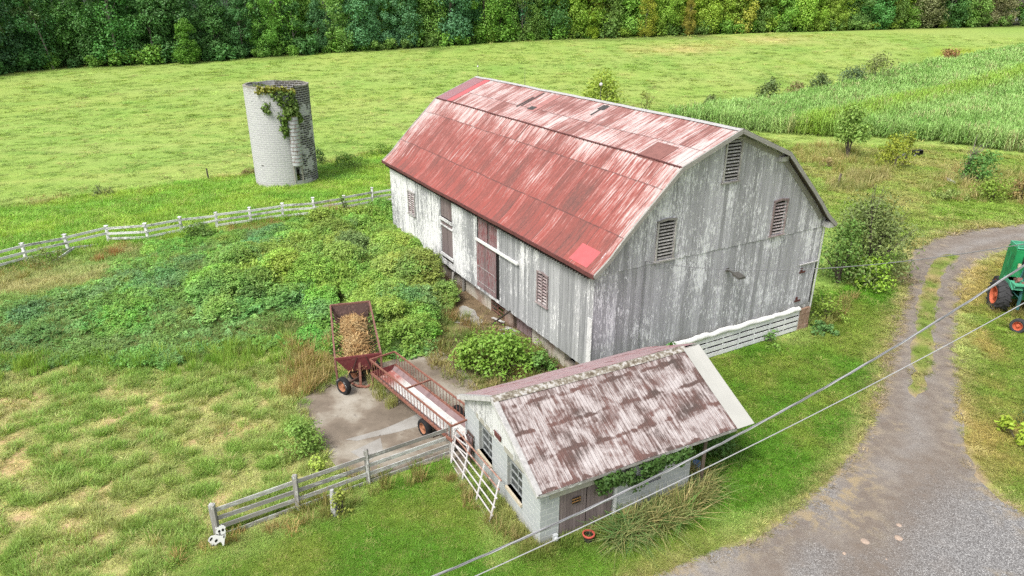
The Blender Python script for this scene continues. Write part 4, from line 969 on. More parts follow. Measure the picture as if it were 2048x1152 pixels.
# ------------------------------------------------------------------ board fences
def zof(px, py, ground_pt):   # height of something seen at (px,py) standing over a ground point
    d = ray(px, py); t = np.dot(V(ground_pt[0], ground_pt[1]), d[:2]) / np.dot(d[:2], d[:2]); return CAM_H + d[2] * t - float(H(*ground_pt[:2]))
fg = [at(437, 1077), at(597, 1019), at(738, 968), at(902, 908)]
fence = thing('board_fence', fg[0], 'grey weathered four-rail board fence running from the cow cutout to the shed', 'fence')
tops = [1.30, 1.32, 1.36, 1.34]
for i, p in enumerate(fg):
    mb = MB(); lean = V(*RNG.uniform(-.03, .03, 2), 0)
    mb.bar(p - V(0, 0, .1), p + lean + V(0, 0, tops[i]), .16 if i in (0,) else .13, .14); mb.box(p + lean + V(-.05, -.05, tops[i]), V(.1, 0, 0), V(0, .1, 0), V(0, 0, .02)); mb.build('post', M['grey_wood'], fence)
dirn = nrm(fg[-1] - fg[0]); side = V(dirn[1], -dirn[0], 0)
for i in range(3):
    a, b = fg[i], fg[i + 1]
    for z in (1.07, .74, .42, .10):
        mb = MB(); mb.bar(a + side * .02 + dirn * (.1 if i == 0 else -.02) + V(0, 0, z + random.uniform(-.02, .02)), b + side * .02 + dirn * .02 + V(0, 0, z + random.uniform(-.02, .02)), .03, .145); mb.build('rail', M['grey_wood'], fence)

wp_px = [(-62, 560, 520), (55, 527, 496), (139, 508, 480), (219, 489, 468), (298, 484, 454), (365, 470, 445), (435, 461, 435), (503, 450, 423), (566, 441, 412), (631, 435, 400), (690, 424, 393), (746, 413, 384), (800, 404, 376)]
wp = [at(a, b) for a, b, c in wp_px]
wf = thing('white_fence', wp[2], 'peeling white board fence between the weeds and the field', 'fence')
for (a, b, c), p in zip(wp_px, wp):
    h = 1.28 if a not in (631, 746) else 1.5; mb = MB(); q = p + V(*RNG.uniform(-.07, .07, 2), h); mb.bar(p - V(0, 0, .1), q, .15, .15); mb.box(q + V(-.11, -.11, 0), V(.22, 0, 0), V(0, .22, 0), V(0, 0, .035)); mb.build('post', M['white_fence_wood'], wf)
for i in range(len(wp) - 1):
    a, b = wp[i], wp[i + 1]; d = nrm(b - a); sd = V(d[1], -d[0], 0) * .09
    for j, z in enumerate((1.12, .76, .40, .08)):
        if (i, j) in ((1, 3), (3, 3), (4, 3), (5, 2), (9, 2), (5, 3), (10, 3)): continue
        z0 = z1 = z
        if (i, j) == (2, 2): z1 = .05
        if (i, j) == (5, 1): z0 = .5
        mb = MB(); mb.bar(a + sd + V(0, 0, z0 + random.uniform(-.05, .05)), b + sd + V(0, 0, z1 + random.uniform(-.05, .05)), .035, .15); mb.build('rail', M['white_fence_wood'], wf)
a, b = at(108, 527), at(152, 509); mb = MB(); mb.bar(a + V(0, 0, .1), b + V(0, 0, .45), .04, .15)
tag(mb.build('fallen_rail', M['white_fence_wood'], None, loc=a), 'loose white rail dropped at a slant beside the white fence', 'board')

# ------------------------------------------------------------------ hay feeder wagons
def wheel(parent, c, ax, r, w, rim, tyre='tyre', letters=False, lugs=0):
    """tyre (root part) with rim, hub and, if any, white letters"""
    ax = nrm(ax); mb = MB(); rr = r * .60
    prof = [(rr, -w * .42), (r * .80, -w * .5), (r * .93, -w * .46), (r, -w * .3), (r, w * .3), (r * .93, w * .46), (r * .80, w * .5), (rr, w * .42), (rr * .96, 0), (rr, -w * .42)]
    mb.lathe(c, ax, prof, 36)
    if lugs:
        ref = V(0, 0, 1); x = nrm(np.cross(ax, ref)); y = np.cross(ax, x)
        for i in range(lugs):
            for s in (-1, 1):
                t = 2 * math.pi * (i + (0 if s > 0 else .5)) / lugs; t2 = t - .20
                P = lambda a, h, q: c + (x * math.cos(a) + y * math.sin(a)) * q + ax * h
                mb.bar(P(t, s * w * .02, r * 1.0), P(t2, s * w * .50, r * .965), w * .13, r * .10, up=P(t, 0, 1) - c)
    t = sub(mb.build('tyre', M[tyre], parent, smooth=.6)); 
    mb = MB(); mb.lathe(c, ax, [(rr * 1.04, w * .40), (rr * .98, w * .44), (rr * .90, w * .36), (rr * .82, w * .10), (rr * .62, w * .02), (rr * .42, w * .06), (rr * .40, w * .2), (rr * .30, w * .24), (rr * .28, w * .36), (.001, w * .38)], 28)
    mb.build('rim', M[rim], t, smooth=.5)
    mb = MB(); mb.lathe(c, -ax, [(rr * 1.02, w * .40), (rr * .9, w * .3), (rr * .8, w * .05), (.001, w * .05)], 20); mb.build('wheel_disc', M[rim], t, smooth=.5)
    if letters:
        mb = MB(); ref = V(0, 0, 1); x = nrm(np.cross(ax, ref)); y = np.cross(ax, x)
        for k, (t0, n) in enumerate(((1.1, 6), (3.4, 7), (5.2, 5), (.1, 5))):
            for i in range(n):
                a = t0 + i * .125; q = r * .865; P = lambda a_, q_: c + (x * math.cos(a_) + y * math.sin(a_)) * q_ + ax * (w * .49 + .004 - (abs(q_ / r - .8)) * w * .3)
                for (s0, s1, q0, q1) in ([(-.034, -.018, -.055, .055), (.012, .03, -.055, .055)] if i % 3 else [(-.034, -.016, -.055, .055)]) + [(-.034, .03, .03 - .06 * (i % 2), .055 - .06 * (i % 2))]:
                    mb.face([P(a + s0, q + r * q0 * 1.1), P(a + s1, q + r * q0 * 1.1), P(a + s1, q + r * q1 * 1.1), P(a + s0, q + r * q1 * 1.1)])
        mb.build('tyre_lettering', M['tyre_letter'], t)
    return t
TZ = 1.38
# the wagon seen end on, full of hay
w1 = [at(670, 719, TZ), at(762, 709, TZ), at(662, 613, TZ), at(737, 600, TZ)]
c1 = (w1[0] + w1[1]) / 2; ydir = nrm(((w1[2] + w1[3]) / 2 - c1) * V(1, 1, 0)); xdir = V(ydir[1], -ydir[0], 0)
L1 = float(np.dot((w1[2] + w1[3]) / 2 - c1, ydir)); W1 = float(np.linalg.norm(w1[1] - w1[0])) ; O1 = c1 * V(1, 1, 0)
P1 = lambda x, y, z: O1 + xdir * x + ydir * y + V(0, 0, z)
hw = W1 / 2
wa = thing('feeder_wagon', P1(0, 0, 0), 'rusty red hay feeder wagon holding straw, parked end-on beside the weeds', 'wagon')
mb = MB()
for x in (-hw, hw): mb.bar(P1(x, -.02, TZ), P1(x, L1, TZ), .075, .075)
mb.bar(P1(-hw, L1, TZ), P1(hw, L1, TZ), .08, .08)
mb.build('top_rail', M['rust_brown'], wa)
mb = MB(); mb.bar(P1(-hw, 0, TZ), P1(hw, 0, TZ), .06, .10); mb.build('top_rail', M['red_paint'], wa)
bx = .42; bz = .72
mb = MB(); mb.prism([P1(-hw + .03, .0, TZ - .04), P1(hw - .03, .0, TZ - .04), P1(bx, .06, bz), P1(-bx, .06, bz)], -ydir, .025); mb.build('end_panel', M['red_paint'], wa)
mb = MB(); mb.prism([P1(-hw, L1, TZ + .02), P1(hw, L1, TZ + .02), P1(hw * .8, L1 - .45, .6), P1(-hw * .8, L1 - .45, .6)], ydir, .025); mb.build('end_panel', M['dark_rust'], wa)
for s in (-1, 1):
    mb = MB(); n = 17
    for i in range(n):
        y = .15 + (L1 - .5) * i / (n - 1); mb.bar(P1(s * hw, y, TZ - .05), P1(s * bx, min(L1 - .4, y + .28), bz), .028, .028)
    mb.bar(P1(s * bx, .05, bz), P1(s * bx, L1 - .4, bz), .06, .06); mb.build('side_bars', M['dark_rust'], wa)
mb = MB(); mb.box(P1(-bx, .06, bz - .04), xdir * 2 * bx, ydir * (L1 - .5), V(0, 0, .03)); mb.build('floor', M['dark_rust'], wa)
for s in (-1, 1):
    for y in (.0, L1 - .2):
        mb = MB(); mb.bar(P1(s * (hw - .02), y, .02), P1(s * hw, y, TZ), .08, .07); mb.build('leg', M['rust_brown'], wa)
mb = MB(); mb.bar(P1(-bx, .3, .55), P1(bx, .3, .55), .08, .08); mb.bar(P1(0, .1, .62), P1(0, L1 - .5, .62), .1, .1); mb.bar(P1(-.3, -.02, bz), P1(-.05, -.03, TZ), .03, .03); mb.bar(P1(.5, -.02, bz), P1(.3, -.03, TZ), .03, .03); mb.build('chassis', M['dark_rust'], wa)
wc = at(688, 790); mb = MB(); tp = at(722, 776); mb.bar(tp + V(0, 0, .02), tp + V(-.02, .25, TZ + .03), .10, .08); mb.build('drawbar_post', M['rust_orange'], wa)
mb = MB(); a = tp + V(-.45, .1, .22); mb.tube([a, tp + V(-.1, -.08, .14), tp + V(.25, -.08, .10), tp + V(.5, .05, .14)], .055, 7); mb.tube([tp + V(.25, -.08, .1), tp + V(.42, .15, .12), tp + V(.62, .12, .14)], .035, 6); mb.build('drawbar', M['rust_orange'], wa)
axw = nrm(V(-.62, -.78, .0)); R_ = .375
wheel(wa, wc + V(0, .1, R_), axw, R_, .24, 'rim_orange', letters=True)
wheel(wa, at(708, 768) + V(.06, .25, R_ + .02), nrm(V(-.55, -.83, 0)), R_, .26, 'rim_orange')
wheel(wa, at(742, 762) + V(.1, .45, R_), -axw, R_, .26, 'rim_orange')
mb = MB(); mb.bar(wc + V(0, .1, R_) - axw * .05, at(742, 762) + V(.1, .45, R_), .08, .08); mb.build('axle', M['dark_rust'], wa)
# the slatted bunk wagon running towards the shed
TA, TB = at(740, 720, 1.42), at(787, 702, 1.42); EA = at(905, 855, 1.42)
yd = nrm((EA - TA) * V(1, 1, 0)); xd = V(yd[1], -yd[0], 0)
if np.dot(TB - TA, xd) < 0: xd = -xd
W2 = float(np.dot(TB - TA, xd)); L2 = float(np.linalg.norm((EA - TA))) - .05; O2 = TA * V(1, 1, 0)
P2 = lambda x, y, z: O2 + xd * x + yd * y + V(0, 0, z)
wb = thing('feeder_wagon', P2(0, 0, 0), 'orange-rusty slatted bunk wagon with a white trough floor running towards the shed', 'wagon')
for x in (0, W2):
    mb = MB(); mb.bar(P2(x, 0, 1.42), P2(x, L2, 1.42), .055, .055); mb.build('top_rail', M['rust_orange'], wb)
    mb = MB(); mb.bar(P2(x, 0, .80), P2(x, L2, .80), .06, .10); mb.build('lower_rail', M['rust_orange'], wb)
    mb = MB()
    for i in range(27): mb.bar(P2(x, .12 + i * (L2 - .2) / 26, .82), P2(x, .12 + i * (L2 - .2) / 26, 1.40), .022, .022)
    mb.build('side_bars', M['rust_orange' if x == 0 else 'rust_brown'], wb)
for y in (0, 2.9, L2):
    mb = MB(); mb.bar(P2(0, y, 1.42), P2(W2, y, 1.42), .06, .06); mb.build('cross_bar', M['rust_orange'], wb)
mb = MB(); xo, fl = W2 * .30, .52
mb.prism([P2(.0, 0, .84), P2(W2, 0, .84), P2(W2 - xo, .06, fl), P2(xo, .06, fl)], -yd, .02); mb.prism([P2(.0, L2, .84), P2(W2, L2, .84), P2(W2 - xo, L2 - .06, fl), P2(xo, L2 - .06, fl)], yd, .02); mb.build('end_panel', M['red_paint'], wb)
mb = MB(); mb.prism([P2(.0, 0, .80), P2(0, L2, .80), P2(xo, L2, fl), P2(xo, 0, fl)], -xd, .015); mb.prism([P2(W2, 0, .80), P2(W2, L2, .80), P2(W2 - xo, L2, fl), P2(W2 - xo, 0, fl)], xd, .015); mb.build('trough_side', M['trough_side'], wb)
mb = MB(); N = 24
for i in range(N):
    y0, y1 = L2 * i / N, L2 * (i + 1) / N
    mb.face([P2(xo, y0, fl + .01), P2(xo, y1, fl + .01), P2(W2 - xo * .25, y1, fl + .14), P2(W2 - xo * .25, y0, fl + .14)][::1 if xd[0] * yd[1] - xd[1] * yd[0] < 0 else -1], [(0, y0), (0, y1), (1, y1), (1, y0)][::1 if xd[0] * yd[1] - xd[1] * yd[0] < 0 else -1])
mb.build('trough_floor', M['trough_floor'], wb)
mb = MB(); mb.bar(P2(W2 / 2, .2, .44), P2(W2 / 2, L2 - .2, .44), .12, .12); mb.bar(P2(-.1, 4.9, .42), P2(W2 + .1, 4.9, .42), .1, .1)
for s in (xo, W2 - xo): mb.bar(P2(s, .1, fl - .05), P2(s, L2 - .1, fl - .05), .06, .08)
mb.build('chassis', M['dark_rust'], wb)
for y in (.05,):
    for x in (.02, W2 - .02): mb = MB(); mb.bar(P2(x, y, 0), P2(x, y, .8), .06, .06); mb.build('leg', M['rust_brown'], wb)
wheel(wb, at(850, 874) + V(0, .08, .36), nrm(-xd), .36, .24, 'rim_orange', letters=False); wheel(wb, at(850, 874) + V(0, .08, .36) + xd * (W2 + .35), nrm(xd), .36, .24, 'rim_orange')
# straw lying in the first wagon
hb = MB(); Nx, Ny = 14, 34
def hayz(x, y): return .78 + .42 * math.exp(-((y - L1 * .62) / (L1 * .22)) ** 2 - (x / .5) ** 2) + .30 * math.exp(-((y - L1 * .28) / (L1 * .16)) ** 2 - (x / .45) ** 2) + .14 * (fbm(x * 3 + 4, y * 3, 3) - .5)
for i in range(Nx):
    for j in range(Ny):
        q = []
        for a, b in ((i, j), (i + 1, j), (i + 1, j + 1), (i, j + 1)):
            y = .12 + (L1 - .7) * b / Ny; x = (-.50 + 1.0 * a / Nx) * (1 + .25 * math.sin(y * 2)); q.append(P1(x, y, hayz(x, y)))
        if np.cross(q[1] - q[0], q[2] - q[0])[2] < 0: q = q[::-1]
        hb.face(q)
for i in range(5200):
    y = RNG.uniform(.1, L1 - .55); x = RNG.normal(0, .27); x = max(-.72, min(.72, x)); z = hayz(x, y) + RNG.uniform(-.02, .07); t = RNG.uniform(0, math.pi * 2); l = RNG.uniform(.08, .30)
    d = xdir * math.cos(t) * l + ydir * math.sin(t) * l + V(0, 0, RNG.normal(0, .09)); p = P1(x, y, z); n = nrm(np.cross(d, V(0, 0, 1))) * RNG.uniform(.008, .018); m = p + d * .5 + V(0, 0, RNG.uniform(0, .04))
    hb.face([p - n, p + n, m + n, m - n], None, RNG.random()); hb.face([m - n, m + n, p + d + n, p + d - n], None, RNG.random())
k = NT('hay'); r = k.attr('rnd'); n = k.noise(k.n('TexCoord').outputs['Object'], 2.2, 4); M['hay'] = k.pbr(k.mix(k.mr(n, .35, .65), k.ramp(r, [(0, (.24, .14, .055)), (.5, (.52, .37, .16)), (1, (.72, .56, .30))]), k.ramp(r, [(0, (.22, .11, .04)), (1, (.48, .29, .11))])), .9)
tag(hb.build('hay', M['hay'], None, loc=P1(0, 2, .8)), 'tangled golden straw heaped inside the end-on feeder wagon', 'hay')
# plank on the pad
a, b = at(626, 787), at(662, 773); mb = MB(); mb.bar(a + V(0, 0, .06), b + V(0, 0, .06), .1, .05)
tag(mb.build('plank', M['brown_wood'], None, loc=a), 'thin grey plank lying on the concrete left of the lettered tyre', 'board')

# ------------------------------------------------------------------ pipe gate leaning by the shed
gA, gB = at(900, 926), at(981, 1052); tA, tB = at(911, 858, 1.2), at(1003, 962, 1.12)
gate = thing('pipe_gate', (gA + gB) / 2, 'white tubular farm gate leaning against the block shed wall', 'gate')
GP = lambda s, t: (gA * (1 - s) + gB * s) * (1 - t) + (tA * (1 - s) + tB * s) * t
for k, t in enumerate((.04, .22, .4, .6, .8, 1.0)):
    mb = MB(); mb.tube([GP(0 if k else .0, t), GP(.5, t), GP(1.0, t)], .026 if t < 1 else .03, 7); mb.build('rail', M['gate_rusty' if t > .75 else 'gate_white'], gate)
for s in (.03, .32, .66, .97):
    mb = MB(); mb.tube([GP(s, 0), GP(s, 1)], .03, 7) if s not in (.32, .66) else mb.bar(GP(s, .0), GP(s, 1), .075, .03, up=(-SV)); mb.build('upright', M['gate_white'], gate)
# bent end of a second gate behind it
g2 = thing('bent_gate', at(925, 905), 'bent white pipe hoop standing between the grey fence and the gate', 'gate')
q = [at(902, 925), at(907, 868, 1.05), at(911, 858, 1.25), at(918, 856, 1.27), at(929, 866, 1.25), at(933, 880, 1.1), at(936, 905, .65)]
mb = MB(); mb.tube(q, .035, 8); mb.build('hoop', M['gate_white'], g2)
mb = MB(); mb.tube([at(908, 871, 1.0), at(935, 893, .95)], .025, 6); mb.tube([at(906, 885, .8), at(936, 912, .6)], .025, 6); mb.build('rail', M['gate_white'], g2)
g3 = thing('rusty_panel', at(945, 925), 'dark rusty metal panel propped on the block wall behind the white gate', 'panel')
e = SP(5.05, -.18, 0); mb = MB()
for s in (0, .42): mb.bar(e - SU * s + V(0, 0, .0), e - SU * s + SV * .12 + V(0, 0, 1.15), .05, .05)
for z in (.2, .55, .85, 1.12): mb.bar(e + SV * .1 * z + V(0, 0, z), e - SU * .42 + SV * .1 * z + V(0, 0, z), .045, .045)
mb.build('frame', M['dark_rust'], g3)
mb = MB(); mb.prism([e + V(0, 0, .35), e - SU * .42 + V(0, 0, .35), e - SU * .42 + SV * .1 + V(0, 0, 1.0), e + SV * .1 + V(0, 0, 1.0)], -SV, .015); mb.build('sheet', M['trough_side'], g3)

# ------------------------------------------------------------------ painted cow
cg = at(432, 1096); cn = nrm(V(-.15, -1, 0)); cP0 = cg.copy()
def cowp(zx, zy): return onplane(380 + zx / 6.024, 920 + zy / 6.024, cP0, cn)
ol = [(322, 842), (318, 822), (340, 815), (352, 795), (366, 800), (372, 778), (386, 792), (402, 790), (428, 812), (418, 830), (430, 855), (424, 885), (430, 910), (418, 950), (410, 1030), (394, 1036), (384, 1004), (368, 985), (332, 1004), (304, 1032), (298, 1072), (284, 1086), (262, 1068), (246, 1030), (244, 1000), (222, 985), (216, 968), (228, 940), (248, 920), (296, 912), (312, 890), (306, 872)]
cow = thing('cow_cutout', cg, 'flat wooden cow painted white with black spots at the fence end', 'decoration')
mb = MB(); mb.prism([cowp(*p) for p in ol], -cn, .018); body = sub(mb.build('board', M['cow_white'], cow))
mb = MB()
for poly in ([(248, 940), (268, 930), (272, 945), (258, 965), (240, 980), (236, 965)], [(300, 965), (320, 950), (334, 955), (330, 975), (312, 992), (298, 984)], [(276, 1020), (290, 1014), (294, 1036), (284, 1058), (274, 1050)], [(404, 910), (418, 906), (414, 935), (402, 940)], [(340, 850), (356, 840), (368, 852), (364, 872), (346, 876), (338, 866)], [(382, 830), (400, 820), (412, 834), (408, 852), (392, 858), (382, 848)], [(346, 882), (366, 880), (372, 892), (352, 896)], [(310, 888), (340, 898), (390, 900), (420, 884), (420, 890), (390, 906), (340, 905), (308, 894)]):
    mb.prism([cowp(*p) + cn * .004 for p in poly], cn, .004)
mb.build('black_patch', M['black'], body)
mb = MB(); mb.bar(cg + V(.05, .06, -.1), cg + V(.08, .06, .7), .04, .03); mb.build('stake', M['grey_wood'], cow)

# ------------------------------------------------------------------ small things round the shed
bk = at(1176, 1087); bucket = thing('bucket', bk, 'black bucket with a red-orange rim below the shed doors', 'bucket')
mb = MB(); mb.lathe(bk, V(0, 0, 1), [(.001, .01), (.13, .01), (.165, .36), (.15, .36), (.12, .08), (.001, .08)], 22); mb.build('body', M['bucket_black'], bucket, smooth=.5)
mb = MB(); mb.lathe(bk, V(0, 0, 1), [(.165, .33), (.185, .34), (.19, .38), (.15, .39), (.145, .34)], 24); mb.build('rim', M['bucket_red'], bucket, smooth=.5)
mb = MB(); mb.tube([bk + V(.02, .02, .1), bk + V(.05, .06, .62)], .008, 5); mb.build('stick', M['brown_wood'], bucket)
sheet('stone_slab', [G([(1160, 1082), (1185, 1072), (1225, 1088), (1240, 1104), (1215, 1116), (1180, 1112), (1160, 1100)])], .03, M['wet_stone'], .2, .1)
rk = at(1150, 1063); mb = MB()
for dx, dy, r in ((0, 0, .22), (-.25, -.05, .16)):
    mb.lathe(rk + V(dx, dy, -.05), V(.1, .1, 1), [(.001, 0), (r, .02), (r * 1.05, r * .6), (r * .6, r * 1.1), (.001, r * 1.2)], 9)
tag(mb.build('rock', M['stone'], None, loc=rk), 'lumpy grey stone beside the shed doors near the bucket', 'rock')
bl = at(1391, 946); mb = MB(); mb.lathe(bl, V(0, 0, 1), [(.001, 0), (.15, 0), (.165, .15), (.165, .4), (.14, .46), (.001, .46)], 18)
tag(mb.build('blue_drum', M['blue_plastic'], None, smooth=.5, loc=bl), 'small blue plastic drum under the open end of the shed roof', 'drum')
ps = at(671, 1032); mb = MB(); mb.tube([ps, ps + V(-.02, .03, .3), ps + V(-.01, .05, .62), ps + V(-.05, .08, .95)], [.13, .12, .115, .06], 9)
kk = NT('birch'); n = kk.noise(kk.sc(kk.n('TexCoord').outputs['Object'], (2, 2, 11)), 1, 4, .6); M['birch'] = kk.pbr(kk.ramp(n, [(.36, (.10, .10, .11)), (.46, (.42, .42, .42)), (.7, (.56, .55, .53))]), .8)
tag(mb.build('white_stump', M['birch'], None, smooth=.8, loc=ps), 'whitish banded stump standing in weeds before the grey fence', 'stump')
for i, (px, py, r) in enumerate(((1798, 1052, .12), (1797, 1077, .13), (1730, 1084, .15), (1772, 1121, .06), (1688, 1108, .06))):
    p = at(px, py); mb = MB(); mb.lathe(p + V(0, 0, -.03), V(.1, .05, 1), [(.001, 0), (r, .01), (r * .9, .06), (r * .4, .085), (.001, .09)], 9)
    tag(mb.build('stone', M['stone_pink'], None, loc=p), 'flat pale pinkish stone lying in the gravel of the drive', 'stone', 'pale stones in the drive')
# prop, dark plank and loose boards by the barn wall
a = at(985, 648); b = BP(-.03, 6.55, 1.2); mb = MB(); mb.bar(a + V(0, 0, .02), b, .12, .06)
tag(mb.build('leaning_plank', M['dark_wood'], None, loc=a), 'dark plank leaning on the barn wall beside the basement gate', 'board')
a = at(903, 584); mb = MB(); mb.bar(a, BP(-.05, 9.9, .0) * V(1, 1, 0) * 0 + a + V(.12, .25, 1.1), .1, .08)
tag(mb.build('leaning_prop', M['grey_wood'], None, loc=a), 'pale grey prop standing upright against the barn overhang', 'board')
for i, (p, q, lab) in enumerate((((1012, 655), (1040, 668), 'longest loose board in the litter along the barn wall'), ((1000, 663), (1022, 660), 'short pale board lying across the litter by the barn'), ((1005, 672), (1030, 674), 'broken board nearest the bush in the barn litter'), ((985, 640), (1008, 652), 'loose board lying just below the leaning dark plank'))):
    a, b = at(*p), at(*q); mb = MB(); mb.bar(a + V(0, 0, .05 + .03 * i), b + V(0, 0, .07 + .04 * i), .14, .03); tag(mb.build('loose_board', M['grey_wood'], None, loc=a), lab, 'board', 'loose boards by the barn')

# ------------------------------------------------------------------ green combine at the right edge
cw = at(1985, 617); ax_ = nrm(V(-.966, .26, 0)); hd = nrm(V(-.26, -.966, 0))
comb = thing('combine', cw, 'green combine harvester with big orange-rimmed wheels at the right edge', 'combine')
C = lambda r, f, z: cw - ax_ * r + hd * f + V(0, 0, z)         # r to its left (right in the picture), f forward
wheel(comb, C(.12, 0, .78), ax_, .78, .62, 'rim_red', 'tyre_grey', lugs=16); wheel(comb, C(2.65, 0, .78), -ax_, .78, .62, 'rim_red', 'tyre_grey', lugs=16)
wheel(comb, C(1.0, -2.7, .45), ax_, .45, .3, 'rim_red', 'tyre_grey', lugs=10); wheel(comb, C(2.1, -2.7, .45), -ax_, .45, .3, 'rim_red', 'tyre_grey', lugs=10)
mb = MB(); mb.box(C(1.15, -3.0, .75), -ax_ * .9, hd * 1.7, V(0, 0, .8)); pr = [(-1.5, 1.0), (-1.5, 3.1), (-1.3, 3.25), (-.5, 3.25), (-.38, 3.15), (-.35, .75), (-1.2, .7)]
mb.prism([C(.50, f, z) for f, z in pr], -ax_, 1.95); hull = sub(mb.build('body', M['green_paint'], comb)); mb = MB(); mb.box(C(.49, -1.3, 1.0), -ax_ * .012, hd * .85, V(0, 0, 1.9)); mb.bar(C(.485, -.9, 1.5), C(.485, -.9, 2.9), .012, .03); mb.box(C(.56, -.345, 1.75), -ax_ * 1.8, hd * .015, V(0, 0, .55)); mb.build('side_panel', M['green_worn'], hull)
mb = MB(); mb.box(C(.86, -.34, 2.45), -ax_ * 1.5, hd * .012, V(0, 0, .42)); mb.build('grille', M['grille'], hull)
mb = MB(); mb.tube([C(.52, -.42, 3.27), C(2.42, -.42, 3.27)], .05, 8); mb.box(C(.52, -1.45, 3.22), -ax_ * 1.9, hd * .06, V(0, 0, .16)); mb.box(C(.52, -1.4, 3.22), -ax_ * .06, hd * .95, V(0, 0, .16)); mb.bar(C(.7, -1.2, 3.3), C(2.3, -.7, 3.34), .1, .05); mb.bar(C(.7, -.7, 3.3), C(2.3, -1.25, 3.33), .1, .05); mb.bar(C(1.2, -1.3, 3.3), C(1.3, -.6, 3.36), .06, .06); mb.build('tank_rim', M['green_pale'], hull)
mb = MB(); mb.box(C(.68, -.3, 2.3), -ax_ * .12, hd * .1, V(0, 0, .2)); mb.build('headlight', M['lens_cream'], comb)
mb = MB(); mb.box(C(.30, -.45, 1.66), -ax_ * 2.2, hd * 1.35, V(0, 0, .08)); mb.box(C(.30, -.45, 1.56), -ax_ * .05, hd * 1.35, V(0, 0, .12)); mb.prism([C(.28, -.5, 1.74), C(.28, .25, 1.74), C(.28, .75, 1.50), C(.28, .78, 1.42), C(.28, -.5, 1.6)], -ax_, .5); mb.build('platform', M['green_pale'], comb)
mb = MB()
cab = [(.95, -.25), (.95, .75), (1.4, 1.0), (2.3, 1.0), (2.3, -.25)]
for r, f in cab: mb.bar(C(r, f, 1.74), C(r + (.08 if r < 1.2 else 0), f * .86, 2.62), .06, .06)
for (a, b) in zip(cab, cab[1:]):
    for z, q in ((1.76, 1), (2.62, .86)): mb.bar(C(a[0] + (.08 if a[0] < 1.2 and z > 2 else 0), a[1] * q, z), C(b[0] + (.08 if b[0] < 1.2 and z > 2 else 0), b[1] * q, z), .05, .05)
cf = sub(mb.build('cab', M['teal_metal'], comb))
mb = MB(); mb.prism([C(r + .03, f * .93, 1.8) for r, f in cab], V(0, 0, 1), .75); mb.build('cab_glass', M['glass'], cf)
mb = MB(); mb.prism([C(r + .0, f * .95, 2.65) for r, f in [(.9, -.3), (.9, .8), (1.4, 1.1), (2.4, 1.1), (2.4, -.3)]], V(0, 0, 1), .09); k = NT('cab_roof'); n = k.noise(k.n('TexCoord').outputs['Object'], 8, 4); M['cab_roof'] = k.pbr(k.ramp(n, [(.35, (.18, .13, .12)), (.65, (.34, .28, .27))]), .8); mb.build('cab_roof', M['cab_roof'], cf)
mb = MB(); mb.box(C(.9, -.2, .85), -ax_ * 1.2, hd * .8, V(0, 0, .7)); mb.prism([C(1.0, .6, 1.1), C(2.3, .6, 1.1), C(2.3, 2.6, .3), C(1.0, 2.6, .3)], V(0, 0, 1), .5); mb.build('feeder_house', M['dark_green'], comb)
mb = MB(); mb.bar(C(.85, .62, .3), C(.85, .5, 1.66), .10, .10); mb.bar(C(.85, .55, .9), C(.4, .3, 1.3), .04, .04); mb.build('ladder', M['teal_metal'], comb)
mb = MB(); mb.bar(C(.3, 0, .78), C(2.5, 0, .78), .2, .2); mb.bar(C(1.1, -2.7, .5), C(1.9, -2.7, .5), .14, .14); mb.build('axle', M['dark_green'], comb)
mb = MB()
for a, b, w in ((C(.62, .1, 1.78), C(.62, .5, 1.95), .22), (C(.75, .55, 1.75), C(.95, .75, 1.85), .15), (C(.5, .5, 1.74), C(.55, .62, 1.9), .14)): mb.bar(a, b, w, .12)
mb.build('lever_box', M['rust_brown'], comb)
mb = MB(); mb.lathe(C(1.5, .9, 1.45), -ax_, [(.001, 0), (.32, 0), (.32, .2), (.001, .2)], 18); mb.lathe(C(1.15, 1.1, .9), -ax_, [(.001, 0), (.38, 0), (.38, .12), (.001, .12)], 18); mb.build('pulley', M['dark_rust'], comb)
# small wheel of an old implement lying in the grass before it
iw = at(2028, 664); imp = thing('implement_wheel', iw, 'small loose tyre with an orange rim standing in the grass before the combine', 'wheel')
wheel(imp, iw + V(.12, 0, .34), nrm(V(-.75, -.62, .12)), .36, .34, 'rim_red', 'tyre_grey')
mb = MB(); mb.bar(iw + V(.15, .05, .34), iw + V(1.3, .75, .4), .08, .08); mb.build('axle', M['dark_rust'], imp)
